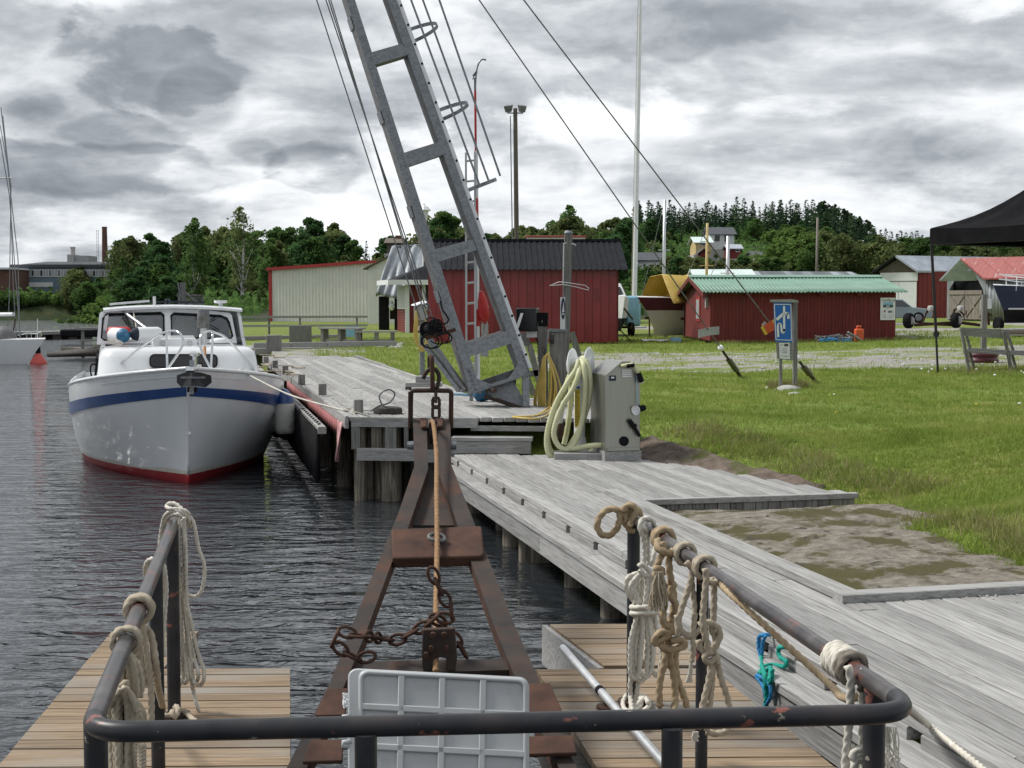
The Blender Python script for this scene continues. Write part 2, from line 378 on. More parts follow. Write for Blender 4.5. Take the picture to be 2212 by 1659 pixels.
MT['crate'] = mat('grey_plastic_lid',[(0.36,0.375,0.385),(0.43,0.445,0.455)],3,rough=0.45,wear=((0.28,0.27,0.25),0.60,6.0,(1,1,1),0.2),wear2=((0.14,0.12,0.10),0.75,18.0,(1,1,1),0.05),coord='O')
MT['glass'] = mat('window_glass',[(0.03,0.035,0.04),(0.05,0.055,0.06)],2,rough=0.05,spec=0.8)
MT['darkglass'] = mat('smoked_glass',[(0.012,0.011,0.011),(0.02,0.018,0.018)],2,rough=0.06,spec=0.6)
def see_through(name,tint,fac):
 m = bpy.data.materials.new(name);m.use_nodes = True;nt = m.node_tree;N = nt.nodes;L = nt.links;N.remove(N['Principled BSDF'])
 tr = N.new('ShaderNodeBsdfTransparent');tr.inputs[0].default_value = (*tint,1);gl = N.new('ShaderNodeBsdfGlossy');gl.inputs['Roughness'].default_value = 0.03
 fr = N.new('ShaderNodeFresnel');fr.inputs[0].default_value = 1.5;mr = N.new('ShaderNodeMath');mr.operation = 'ADD';mr.inputs[1].default_value = fac;mr.use_clamp = True
 L.new(fr.outputs[0],mr.inputs[0]);mx = N.new('ShaderNodeMixShader');L.new(mr.outputs[0],mx.inputs[0]);L.new(tr.outputs[0],mx.inputs[1]);L.new(gl.outputs[0],mx.inputs[2])
 L.new(mx.outputs[0],N['Material Output'].inputs[0]);return m
MT['boatglass'] = see_through('boat_window_glass',(0.62,0.63,0.66),0.10)
MT['redpaint'] = mat('falu_red_boards',[(0.105,0.016,0.015),(0.145,0.021,0.019),(0.175,0.03,0.026)],5,(7,7,0.4),rough=0.75,bump=0.15,bdist=0.004,rnd=0.10,wear=((0.06,0.02,0.018),0.62,2.0,(1,1,0.5),0.2))
MT['redsheet'] = mat('dark_red_painted_sheet',[(0.205,0.018,0.022),(0.255,0.026,0.03)],1.2,(1,1,0.5),rough=0.30,rnd=0.05,coat=0.15,wear=((0.165,0.015,0.02),0.55,0.9,(1,1,1.4),0.1))
MT['redbarn'] = mat('red_barn_metal',[(0.17,0.022,0.022),(0.22,0.032,0.03)],3,rough=0.5)
MT['redtrim'] = mat('red_trim_paint',[(0.28,0.02,0.02),(0.34,0.03,0.03)],4,rough=0.5)
MT['blackroof'] = mat('dark_grey_roof_sheet',[(0.014,0.0145,0.018),(0.024,0.025,0.03)],3,rough=0.7,spec=0.08)
MT['cream'] = mat('cream_metal_cladding',[(0.61,0.605,0.58),(0.68,0.675,0.65)],1.5,rough=0.5,wear=((0.46,0.45,0.41),0.62,1.0,(1,1,0.3),0.25))
MT['greenroof'] = mat('mint_green_roof_sheet',[(0.11,0.222,0.162),(0.165,0.295,0.225)],1.5,rough=0.5,wear=((0.17,0.30,0.235),0.58,2.2,(1,1,1),0.2),wear2=((0.10,0.16,0.10),0.70,5.0,(1,1,1),0.1))
MT['tealroof'] = mat('pale_teal_roof',[(0.50,0.60,0.58),(0.62,0.70,0.68)],2,rough=0.5)
MT['greyroof'] = mat('grey_metal_roof',[(0.30,0.33,0.38),(0.46,0.50,0.55)],1.5,rough=0.4,metal=0.3,wear=((0.16,0.17,0.19),0.62,1.2,(1,3,1),0.1))
MT['patchroof'] = mat('patched_tin_roof',[(0.06,0.065,0.075),(0.10,0.11,0.12),(0.30,0.33,0.37)],0.5,(2.2,0.05,0.05),rough=0.45,metal=0.2,ramp=(0.45,0.60),detail=2)
MT['redroof'] = mat('faded_red_tin_roof',[(0.28,0.05,0.05),(0.40,0.10,0.09)],1.8,(1,4,1),rough=0.55,wear=((0.55,0.45,0.44),0.60,1.6,(2,6,1),0.1))
MT['greycorr'] = mat('weathered_corrugated_iron',[(0.22,0.235,0.25),(0.36,0.38,0.40)],1.2,(2,2,0.5),rough=0.5,metal=0.35,wear=((0.15,0.15,0.15),0.6,1.6,(1,1,0.4),0.2))
MT['greyboard'] = mat('grey_brown_board_door',[(0.17,0.145,0.125),(0.27,0.24,0.21)],4,(5,5,0.5),rough=0.85,rnd=0.1)
MT['tarp'] = mat('silver_grey_tarpaulin',[(0.29,0.32,0.35),(0.40,0.43,0.46)],1.6,rough=0.45,wear=((0.20,0.22,0.24),0.6,2.0,(1,1,1),0.2),transl=0.1)
MT['yellowtarp'] = mat('yellow_tarpaulin',[(0.52,0.36,0.075),(0.66,0.47,0.13)],1.6,rough=0.55,wear=((0.33,0.20,0.04),0.6,2.2,(1,1,0.5),0.2),transl=0.25)
MT['tent'] = mat('black_tent_fabric',[(0.008,0.008,0.009),(0.014,0.014,0.016)],3,rough=0.9,spec=0.05)
MT['rope_w'] = mat('off_white_rope',[(0.50,0.47,0.405),(0.66,0.63,0.56)],30,rough=0.9,wear=((0.30,0.26,0.20),0.6,5.0,(1,1,1),0.25),coord='O',spec=0.2)
MT['rope_b'] = mat('beige_rope',[(0.33,0.28,0.21),(0.47,0.41,0.32)],30,rough=0.9,wear=((0.24,0.20,0.15),0.58,6.0,(1,1,1),0.25),coord='O',spec=0.2)
MT['rope_t'] = mat('tan_hemp_rope',[(0.30,0.22,0.135),(0.42,0.33,0.215)],30,rough=0.9,wear=((0.20,0.13,0.07),0.58,6.0,(1,1,1),0.25),coord='O',spec=0.2)
MT['rope_o'] = mat('brown_lift_rope',[(0.22,0.13,0.068),(0.32,0.20,0.11)],40,rough=0.9,coord='O',spec=0.2)
MT['rope_g'] = mat('teal_rope',[(0.0,0.22,0.17),(0.01,0.30,0.24)],30,rough=0.8,coord='O')
MT['rope_u'] = mat('blue_rope',[(0.02,0.16,0.36),(0.03,0.22,0.45)],30,rough=0.8,coord='O')
MT['hose'] = mat('pale_green_ribbed_hose',[(0.50,0.51,0.29),(0.60,0.60,0.39)],5,rough=0.5,wear=((0.50,0.52,0.20),0.56,3.0,(1,1,1),0.2),wear2=((0.40,0.33,0.28),0.64,4.0,(1,1,1),0.15))
MT['hosey'] = mat('yellow_garden_hose',[(0.48,0.34,0.07),(0.60,0.45,0.13)],4,rough=0.4)
MT['orange'] = mat('orange_plastic',[(0.55,0.085,0.025),(0.66,0.12,0.04)],4,rough=0.4)
MT['red'] = mat('bright_red_plastic',[(0.42,0.02,0.02),(0.55,0.035,0.03)],4,rough=0.45)
MT['buoy'] = mat('faded_red_buoy',[(0.50,0.07,0.06),(0.62,0.11,0.09)],3,rough=0.5)
MT['blue'] = mat('blue_plastic',[(0.02,0.10,0.20),(0.03,0.14,0.26)],4,rough=0.5)
MT['skyblue'] = mat('light_blue_plastic',[(0.22,0.45,0.62),(0.30,0.54,0.70)],4,rough=0.5)
MT['signblue'] = mat('sign_blue',[(0.012,0.12,0.44),(0.016,0.14,0.48)],2,rough=0.35)
MT['signwhite'] = mat('sign_white',[(0.72,0.73,0.74),(0.78,0.79,0.80)],2,rough=0.35)
MT['ink'] = mat('sign_print',[(0.05,0.055,0.06),(0.07,0.075,0.08)],2,rough=0.5)
MT['yellow'] = mat('yellow_print',[(0.62,0.46,0.03),(0.70,0.55,0.05)],4,rough=0.5)
MT['pink'] = mat('faded_pink_fabric',[(0.50,0.24,0.24),(0.64,0.36,0.35)],3,(3,3,0.6),rough=0.8,wear=((0.66,0.46,0.45),0.55,2.0,(1,1,0.5),0.2))
MT['pinkred'] = mat('dull_red_fabric',[(0.26,0.085,0.085),(0.38,0.15,0.145)],3,(3,3,0.6),rough=0.8)
MT['concrete'] = mat('pale_concrete',[(0.36,0.355,0.34),(0.46,0.455,0.44)],6,rough=0.85,bump=0.2)
MT['brick'] = mat('dark_red_brick',[(0.10,0.05,0.04),(0.16,0.08,0.06)],1.5,(1,1,6),rough=0.85)
MT['bluewall'] = mat('blue_grey_cladding',[(0.12,0.18,0.22),(0.16,0.22,0.26)],1,rough=0.6)
MT['greybox'] = mat('grey_metal_box',[(0.30,0.31,0.31),(0.40,0.41,0.41)],2,rough=0.5)
MT['yellowwall'] = mat('pale_yellow_boards',[(0.50,0.38,0.17),(0.58,0.45,0.22)],2,rough=0.7)
MT['housewhite'] = mat('white_boards',[(0.62,0.63,0.64),(0.70,0.71,0.72)],2,rough=0.6)
MT['houseroof'] = mat('charcoal_tiles',[(0.045,0.05,0.06),(0.08,0.085,0.095)],2,rough=0.7)
MT['brownboard'] = mat('brown_weathered_boards',[(0.09,0.075,0.06),(0.15,0.13,0.11)],2,(4,4,0.5),rough=0.85)
MT['maroon'] = mat('maroon_paint',[(0.075,0.014,0.022),(0.10,0.02,0.03)],3,rough=0.4)
MT['navy'] = mat('navy_hull_paint',[(0.01,0.016,0.045),(0.016,0.024,0.06)],2,rough=0.25)
MT['carpaint'] = mat('pale_grey_blue_car_paint',[(0.24,0.30,0.32),(0.30,0.36,0.38)],2,rough=0.25,metal=0.3)
MT['bark'] = mat('tree_bark',[(0.05,0.042,0.035),(0.11,0.095,0.08)],6,(4,4,0.8),rough=0.9)
MT['birchbark'] = mat('birch_bark',[(0.12,0.11,0.10),(0.42,0.41,0.39),(0.50,0.49,0.47)],2.0,(1,1,2.5),rough=0.8,ramp=(0.34,0.5))
def leaf(name,c,rnd=0.22,scale=0.5):
 c = tuple(x * 1.6 for x in c);d = tuple(x * 0.6 for x in c);b = tuple(x * 1.5 for x in c)
 return mat(name,[d,c,b],scale,rough=0.8,rnd=rnd,transl=0.5,spec=0.1,detail=4,ramp=(0.3,0.7),coord='O')
LF = [leaf('leaf_green',(0.054,0.098,0.028)),leaf('leaf_olive',(0.082,0.102,0.038)),leaf('leaf_deep',(0.036,0.074,0.026)),
  leaf('needle_dark',(0.024,0.050,0.026)),leaf('needle_mid',(0.034,0.062,0.028)),leaf('leaf_fresh',(0.080,0.130,0.034))]
# ---------------------------------------------------------------- the lie of the land
rnd = random.Random(7);nrs = np.random.RandomState(11)
O_ST = Vector((1.819,5.338,0));DV = Vector((math.cos(DOCK_A),math.sin(DOCK_A),0));EV = Vector((DV.y,-DV.x,0))
def ST(s,t,z=0.0): return O_ST + EV * s + DV * t + Vector((0,0,z))
def st_of(x,y):
 r = Vector((x,y,0)) - O_ST;return r.dot(EV),r.dot(DV)
Z_LOW,Z_MAIN,Z_DECK = 0.606,1.01,0.72
def vnoise(x,y):
 return (math.sin(x * 1.7 + math.sin(y * 1.3) * 1.5) + math.sin(y * 2.1 + math.sin(x * 1.1 + 2) * 1.7) + 0.5 * math.sin(x * 4.3 + y * 3.7 + 1)) / 2.5
HILL = [(-3000,4),(200,3),(500,4),(900,4),(1100,4),(1290,8),(1380,13.5),(1550,15.5),(1760,14.5),(1870,10.5),(1930,8),(2050,6.5),(2400,6),(5000,6)]
SHORE_Y = [(-400,230),(-200,215),(-75,207),(-62,206),(-45,180),(-24,128),(-14,90)]
def plat_edge(t): return 2.95 - (t - 7.2) * 0.28
def land_h(x,y):
 s,t = st_of(x,y)
 far = 0.90 + min(0.3,0.02 * max(0,x - 4))
 if t < 13:
  a = interp(s,[(0.7,0.40),(2,0.46),(2.35,0.52),(2.75,0.66),(3.6,0.76),(4.6,0.86),(6,0.94),(9,1.0)])
  p = plat_edge(min(max(t,7.2),10.8));k = min(1,max(0,(t - 7.2) / 3.6))
  b = interp(s,[(p - 0.3,lerp(0.40,0.52,k)),(p,lerp(0.43,0.60,k)),(p + 0.7,lerp(0.54,0.84,k)),(p + 1.6,lerp(0.68,0.95,k)),(p + 3.2,0.95),(p + 5,1.0)])
  z = lerp(a,b,smooth(5.0,6.5,t));z = lerp(z,max(0.93,far),smooth(10.6,12.6,t))
 else: z = far + 0.03 * smooth(20,12,t)
 z += 0.03 * vnoise(x * 0.8,y * 0.8) * smooth(1.5,4,s + 0.3 * t)
 if y > 105:
  u = 1106 + FPX * x / y
  z += interp(u,HILL) * smooth(105,330,y)
 return z
def shore(x,y):
 s,t = st_of(x,y)
 sh = interp(t,[(-5,0.55),(10.6,0.55),(12.5,0.3),(31,-0.3),(45,-1.2),(150,-2)])
 d1 = s - sh
 d2 = (y - interp(x,SHORE_Y)) * 0.4 if x < -12 else -50
 return max(d1,d2)
def ground(x,y):
 k = smooth(-0.35,0.35,shore(x,y))
 return lerp(-1.2,land_h(x,y),k)
def GT(u,v):
 """the place on the ground seen at (u, v)"""
 p = G(u,v,0.9)
 for _ in range(12): p = G(u,v,min(2.2,ground(p.x,p.y)))
 return p
# ---------------------------------------------------------------- ground materials
def ground_mat(name,c_grass,c_dry,c_earth,gravel=None,gravel_amt=0.0,bump=0.5):
 m = bpy.data.materials.new(name);m.use_nodes = True;nt = m.node_tree;N = nt.nodes;L = nt.links;bs = N['Principled BSDF']
 bs.inputs['Roughness'].default_value = 0.9;bs.inputs['Specular IOR Level'].default_value = 0.15
 geo = N.new('ShaderNodeNewGeometry')
 def noise(s,d=8,off=0.0,st=(1,1,1)):
  mp = N.new('ShaderNodeMapping');mp.inputs[1].default_value = (off,off * 0.7,0);mp.inputs[3].default_value = st;L.new(geo.outputs['Position'],mp.inputs[0])
  t = N.new('ShaderNodeTexNoise');t.inputs['Scale'].default_value = s;t.inputs['Detail'].default_value = d;t.inputs['Roughness'].default_value = 0.65;L.new(mp.outputs[0],t.inputs['Vector']);return t.outputs[0]
 def rng(v,a,b):
  r = N.new('ShaderNodeMapRange');r.inputs[1].default_value = a;r.inputs[2].default_value = b;L.new(v,r.inputs[0]);return r.outputs[0]
 def mix(f,a,b):
  x = N.new('ShaderNodeMix');x.data_type = 'RGBA';L.new(f,x.inputs[0])
  for i,c in ((6,a),(7,b)):
   if isinstance(c,tuple): x.inputs[i].default_value = (*c,1)
   else: L.new(c,x.inputs[i])
  return x.outputs[2]
 col = mix(rng(noise(9,8),0.3,0.7),tuple(k * 0.6 for k in c_grass),tuple(min(1,k * 1.3) for k in c_grass))
 col = mix(rng(noise(0.55,6,3,(1,1.6,1)),0.48,0.68),col,c_dry)
 col = mix(rng(noise(1.6,9,9),0.60,0.70),col,c_earth)
 if gravel:
  st_ = mix(rng(noise(40,4,2),0.3,0.7),tuple(k * 0.72 for k in gravel),tuple(min(1,k * 1.25) for k in gravel))
  col = mix(rng(noise(0.7,9,5,(0.8,1.3,1)),0.62 - gravel_amt * 0.3,0.70 - gravel_amt * 0.3),col,st_)
 L.new(col,bs.inputs['Base Color'])
 bp = N.new('ShaderNodeBump');bp.inputs['Strength'].default_value = bump;bp.inputs['Distance'].default_value = 0.04;L.new(noise(14,8),bp.inputs['Height']);L.new(bp.outputs[0],bs.inputs['Normal'])
 return m
GRASS_C,DRY_C,EARTH_C,GRAVEL_C = (0.135,0.185,0.034),(0.20,0.20,0.06),(0.15,0.12,0.07),(0.27,0.26,0.24)
GM = {'lawn': ground_mat('mown_grass',GRASS_C,DRY_C,EARTH_C),
  'gravel_track': ground_mat('gravel_with_grass',GRASS_C,DRY_C,EARTH_C,GRAVEL_C,0.62),
  'gravel_road': ground_mat('gravel',GRASS_C,DRY_C,EARTH_C,GRAVEL_C,1.3),
  'lake_bed': mat('dark_lake_bed',[(0.03,0.027,0.022),(0.06,0.055,0.045)],3,rough=0.9),
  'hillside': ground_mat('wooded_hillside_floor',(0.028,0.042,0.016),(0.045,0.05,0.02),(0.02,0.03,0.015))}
def build_ground():
 ys = [];y = 3.0
 while y < 470: ys.append(y);y *= 1.0185
 ks = np.concatenate([np.linspace(-1.6,-0.62,26)[:-1],np.linspace(-0.62,0.62,210),np.linspace(0.62,1.6,26)[1:]])
 V = [];idx = {}
 for i,y in enumerate(ys):
  for j,k in enumerate(ks):
   x = k * y;V.append((x,y,ground(x,y)))
 n = len(ks);groups = {k: [] for k in GM}
 for i in range(len(ys) - 1):
  for j in range(n - 1):
   f = (i * n + j,i * n + j + 1,(i + 1) * n + j + 1,(i + 1) * n + j)
   cx = sum(V[q][0] for q in f) / 4;cy = sum(V[q][1] for q in f) / 4;cz = max(V[q][2] for q in f)
   wob = 0.9 * vnoise(cx * 0.35,cy * 0.3)
   if cz < 0.1: g = 'lake_bed'
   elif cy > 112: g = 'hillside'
   elif 29.6 + wob < cy < 41.2 + wob and cx > 0.012 * cy: g = 'gravel_track'
   elif (50.5 + wob < cy < 67 and cx > 13.6) or (74.5 + wob < cy < 84 and cx > 6.0): g = 'gravel_road'
   elif 33 < cy < 46 and -0.17 * cy < cx < -0.105 * cy and cz > 0.8: g = 'gravel_track'
   else: g = 'lawn'
   groups[g].append(f)
 for g,fs in groups.items():
  used = sorted({q for f in fs for q in f});mp = {q: i for i,q in enumerate(used)}
  me = bpy.data.meshes.new(g);me.from_pydata([V[q] for q in used],[],[tuple(mp[q] for q in f) for f in fs]);me.materials.append(GM[g])
  me.polygons.foreach_set('use_smooth',[True] * len(me.polygons))
  structure(link_obj(g,me,(0,0,0)))
build_ground()
# the plain that carries the ground on to the horizon, and a far ridge
mb = MB()
for a,b,c_,d in (((-6000,468),(6000,468),(6000,5200),(-6000,5200)),((-6000,232),(-740,232),(-740,470),(-6000,470)),((740,3),(6000,3),(6000,470),(740,470))):
 mb.add([(a[0],a[1],1.2),(b[0],b[1],1.2),(c_[0],c_[1],1.2),(d[0],d[1],1.2)],[(0,1,2,3)])
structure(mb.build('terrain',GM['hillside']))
mb = MB();rows = [[],[],[]]
for i in range(161):
 x = -2600 + i * 32;h = 30 + 9 * math.sin(i * 0.21) + 5 * math.sin(i * 0.57 + 1) + rnd.uniform(-1.5,1.5)
 rows[0].append((x,1250,1.0));rows[1].append((x,1500,h));rows[2].append((x,2100,1.0))
mb.grid(rows);structure(mb.build('distant_hills',mat('far_forest',[(0.05,0.075,0.07),(0.075,0.10,0.09)],0.02,rough=1.0),smooth=True))
# ---------------------------------------------------------------- water
def water_mat():
 m = bpy.data.materials.new('lake_water');m.use_nodes = True;nt = m.node_tree;N = nt.nodes;L = nt.links;bs = N['Principled BSDF']
 bs.inputs['Base Color'].default_value = (0.024,0.028,0.032,1);bs.inputs['Roughness'].default_value = 0.015;bs.inputs['IOR'].default_value = 1.6
 bs.inputs['Specular IOR Level'].default_value = 0.5
 geo = N.new('ShaderNodeNewGeometry')
 def noise(s,st,d,rot,dist=0.0):
  mp = N.new('ShaderNodeMapping');mp.inputs[2].default_value = (0,0,R(rot));mp.inputs[3].default_value = st;L.new(geo.outputs['Position'],mp.inputs[0])
  t = N.new('ShaderNodeTexNoise');t.inputs['Scale'].default_value = s;t.inputs['Detail'].default_value = d;t.inputs['Roughness'].default_value = 0.5;t.inputs['Distortion'].default_value = dist;L.new(mp.outputs[0],t.inputs['Vector']);return t.outputs[0]
 def mul(a,k):
  x = N.new('ShaderNodeMath');x.operation = 'MULTIPLY';L.new(a,x.inputs[0]);x.inputs[1].default_value = k;return x.outputs[0]
 def add(a,b):
  x = N.new('ShaderNodeMath');x.operation = 'ADD';L.new(a,x.inputs[0]);L.new(b,x.inputs[1]);return x.outputs[0]
 h = add(mul(noise(0.42,(0.5,1.6,1),3,4,0.5),0.075),add(add(mul(noise(1.3,(0.45,1.3,1),3,8,0.6),0.046),mul(noise(4.2,(0.55,1.2,1),3,-10,0.6),0.062)),mul(noise(13,(0.6,1.2,1),2,14,0.4),0.005)))
 bp = N.new('ShaderNodeBump');bp.inputs['Strength'].default_value = 1.0;bp.inputs['Distance'].default_value = 1.0;L.new(h,bp.inputs['Height']);L.new(bp.outputs[0],bs.inputs['Normal'])
 return m
mb = MB();mb.add([(-900,-60,0),(60,-60,0),(60,240,0),(-900,240,0)],[(0,1,2,3)])
structure(mb.build('water',water_mat()))
# ---------------------------------------------------------------- trees
def leaf_mesh(name,P,S,mt,seed,flat=0.0):
 """P: (n,3) clump centres, S: sizes; each clump is one bent four-sided leaf spray"""
 r = np.random.RandomState(seed);n = len(P)
 a = r.normal(size=(n,3));a[:,2] *= (1 - flat);a /= np.linalg.norm(a,axis=1)[:,None] + 1e-9
 b = np.cross(a,r.normal(size=(n,3)));b /= np.linalg.norm(b,axis=1)[:,None] + 1e-9
 s = S[:,None];c = np.cross(a,b)
 v = np.stack([P - a * s,P - b * s * r.uniform(.45,.9,(n,1)) + c * s * .25,P + a * s * r.uniform(.6,1.2,(n,1)),P + b * s * r.uniform(.45,.9,(n,1)) + c * s * .25],axis=1).reshape(-1,3)
 me = bpy.data.meshes.new(name);me.vertices.add(4 * n);me.vertices.foreach_set('co',v.astype(np.float32).ravel())
 me.loops.add(4 * n);me.loops.foreach_set('vertex_index',np.arange(4 * n,dtype=np.int32));me.polygons.add(n)
 me.polygons.foreach_set('loop_start',np.arange(0,4 * n,4,dtype=np.int32));me.polygons.foreach_set('loop_total',np.full(n,4,dtype=np.int32))
 me.materials.append(mt);me.update(calc_edges=True);return me
def trunk_mesh(name,H,r0,limbs,mt,seed,z_first=0.3):
 r = random.Random(seed);mb = MB();pts = [];x = y = 0.0
 for i in range(9):
  pts.append((x,y,H * i / 8));x += r.uniform(-1,1) * H * 0.008;y += r.uniform(-1,1) * H * 0.008
 mb.tube(pts,[r0 * (1 - 0.88 * i / 8) for i in range(9)],7)
 for (a,z,l,up) in limbs:
  k = min(8,max(0,int(z / H * 8)));p = Vector(pts[k]);p.z = z
  q = p + Vector((math.cos(a) * l,math.sin(a) * l,up));m = (p + q) / 2 + Vector((0,0,-0.1 * l))
  rr = r0 * (1 - 0.88 * z / H) * 0.5;mb.tube([p,m,q],[rr,rr * .6,rr * .25],5)
 me = bpy.data.meshes.new(name);me.from_pydata([tuple(p) for p in mb.v],[],mb.f);me.materials.append(mt)
 me.polygons.foreach_set('use_smooth',[True] * len(me.polygons));return me
TREE = {}
def make_broad(key,H,rad,z0,seed,mt,bark,lobes=20,per=105,gap=0.0,size=(0.16,0.38),slim=1.0):
 r = np.random.RandomState(seed);P = [];S = [];limbs = []
 for i in range(lobes):
  f = (i + r.uniform(0,1)) / lobes;z = z0 + (H - z0) * f
  env = rad * (math.sin(math.pi * min(1,0.12 + f * 0.86)) ** 0.75) * slim
  a = r.uniform(0,2 * math.pi);d = env * math.sqrt(r.uniform(0.1,1)) * 0.72
  c = np.array([math.cos(a) * d,math.sin(a) * d,z]);lr = env * r.uniform(0.28,0.58) + 0.2
  limbs.append((a,max(z0 * 0.8,z - 0.25 * H * r.uniform(.5,1)),d,z - max(z0 * 0.8,z - 0.2 * H)))
  n = int(per * 1.6 * r.uniform(0.7,1.3) * (1 - gap));q = r.normal(size=(n,3));q /= np.linalg.norm(q,axis=1)[:,None]
  q *= r.uniform(0.25,1.35,(n,1)) ** 0.7;q[:,2] *= 0.8
  P.append(c + q * lr);S.append(r.uniform(size[0],size[1],n))
 P = np.concatenate(P);S = np.concatenate(S)
 TREE[key] = (H,trunk_mesh(key + '_trunk',H * 0.93,H * 0.016 + 0.05,limbs[:14],bark,seed),leaf_mesh(key + '_crown',P,S,mt,seed))
def make_conifer(key,H,rad,z0,seed,mt,droop=0.35,sparse=0.0):
 r = np.random.RandomState(seed);P = [];S = [];z = z0
 while z < H - 0.15:
  f = (z - z0) / (H - z0);rr = rad * (1 - f) ** 0.8 + 0.08;nb = int(5 + 9 * (1 - f))
  for b in range(nb):
   if r.uniform() < sparse: continue
   a = r.uniform(0,2 * math.pi);l = rr * r.uniform(0.65,1.12)
   m = max(1,int(l / 0.34))
   for j in range(m):
    d = l * (j + r.uniform(0.3,1)) / m
    P.append((math.cos(a) * d + r.normal() * .05,math.sin(a) * d + r.normal() * .05,z - droop * d * r.uniform(.6,1.2)));S.append(r.uniform(0.17,0.36))
  z += H * 0.032 * r.uniform(0.8,1.2)
 for k in range(5): P.append((0,0,H - 0.12 * k));S.append(0.1 + 0.03 * k)
 TREE[key] = (H,trunk_mesh(key + '_trunk',H * 0.98,H * 0.012 + 0.05,[],MT['bark'],seed),leaf_mesh(key + '_crown',np.array(P),np.array(S),mt,seed,0.4))
make_broad('broad0',10,3.3,1.0,1,LF[0],MT['bark']);make_broad('broad1',10,3.9,0.8,2,LF[1],MT['bark'],24)
make_broad('broad2',10,3.0,1.0,3,LF[2],MT['bark']);make_broad('broad3',10,2.5,0.8,4,LF[0],MT['bark'],18)
make_broad('broad4',10,4.4,0.5,5,LF[5],MT['bark'],26);make_broad('broad5',10,3.2,0.6,15,LF[1],MT['bark'],20)
make_broad('birch0',14,2.6,3.2,6,LF[1],MT['birchbark'],24,42,0.1,(0.12,0.28));make_broad('birch1',12,2.2,1.8,7,LF[0],MT['birchbark'],22,60,0.05,(0.14,0.3))
make_conifer('spruce0',12,2.1,0.6,8,LF[3]);make_conifer('spruce1',12,1.7,0.9,9,LF[3]);make_conifer('spruce2',12,2.4,0.8,10,LF[4],0.3)
make_broad('pine0',13,2.1,6.0,12,LF[4],MT['bark'],14,60,0.0,(0.16,0.34));make_broad('pine1',13,1.7,4.5,13,LF[3],MT['bark'],14,55,0.0,(0.16,0.34))
make_broad('bush0',3,2.2,0.1,14,LF[0],MT['bark'],12,90,0.0,(0.12,0.28));make_broad('bush1',3,2.0,0.1,16,LF[5],MT['bark'],12,90,0.0,(0.12,0.28))
TREE_LABEL = {}
def plant(key,x,y,h,name,label,cat,group=None,wide=1.0,z=None):
 H0,tm,cm = TREE[key];z = ground(x,y) - 0.1 if z is None else z
 e = bpy.data.objects.new(name,None);COL.objects.link(e);e.location = (x,y,z);k = h / H0
 e.scale = (k * wide,k * wide,k);e.rotation_euler = (0,0,rnd.uniform(0,6.28));tag(e,label,cat,group)
 for nm,me in (('trunk',tm),('crown',cm)):
  c = bpy.data.objects.new(nm,me);COL.objects.link(c);c.parent = e
 return e
SKYL = [(100,655),(120,640),(150,585),(172,560),(195,585),(210,574),(235,560),(258,512),(285,512),(327,506),(366,524),(400,500),(430,492),(467,488),(500,492),(567,488),(617,486),(650,478),(677,472),(713,476),(740,505),(760,512),(785,516),
  (805,500),(830,502),(855,522),(900,512),(940,480),(965,456),(990,490),(1010,488),(1045,498),(1080,505),(1110,494),(1150,486),(1190,500),(1215,470),(1232,444),(1250,480),(1270,494),(1300,478),(1330,472),(1352,470),
  (1375,440),(1385,426),(1450,434),(1500,438),(1560,430),(1650,430),(1740,432),(1790,438),(1815,442),(1850,462),(1880,478),(1900,490),(1960,492),(2020,500),(2100,500),(2300,492),(2700,495)]
LANDMARK = [(130,'beside the factory front'),(245,'beside the brick chimney'),(330,'left of the boat cabin roof'),(420,'above the boat cabin roof'),(490,'just left of the tall birch'),(560,'just right of the tall birch'),(660,'above the left end of the warehouse'),(800,'above the right end of the warehouse'),(910,'above the silver tarpaulin'),(1000,'seen through the crane'),(1100,'left of the floodlight pole'),(1220,'right of the floodlight pole'),(1340,'over the right end of the red shed'),(1400,'beside the flagpole'),(1450,'just right of the flagpole'),(1530,'left of the white hill house'),(1600,'around the white hill house'),(1680,'over the middle of the green roof'),(1765,'just left of the thin wooden pole'),(1860,'just right of the thin wooden pole'),(1930,'over the right end of the green roof'),(2010,'above the boat barn'),(2120,'above the red roofed iron shed'),(9999,'behind the black gazebo')]
def near(u): return next(p for m,p in LANDMARK if u < m)
def row(u0,u1,step,Y,off,kinds,name,label,cat,group,dy=10,jit=0.5,wide=(0.85,1.2)):
 u = u0
 while u < u1:
  uu = u + rnd.uniform(-jit,jit) * step;yy = Y + rnd.uniform(-dy,dy)
  v = interp(uu,SKYL) + rnd.uniform(*off);p = D(uu,v,yy);g = ground(p.x,p.y)
  h = p.z - g
  if h > 1.2: plant(rnd.choice(kinds),p.x,p.y,h,name,label + ' ' + near(uu),cat,group,rnd.uniform(*wide) * (1.0 if h > 8 else 1.25))
  u += step
BR = ['broad0','broad1','broad2','broad3','broad5'];SP = ['spruce0','spruce1','spruce2']
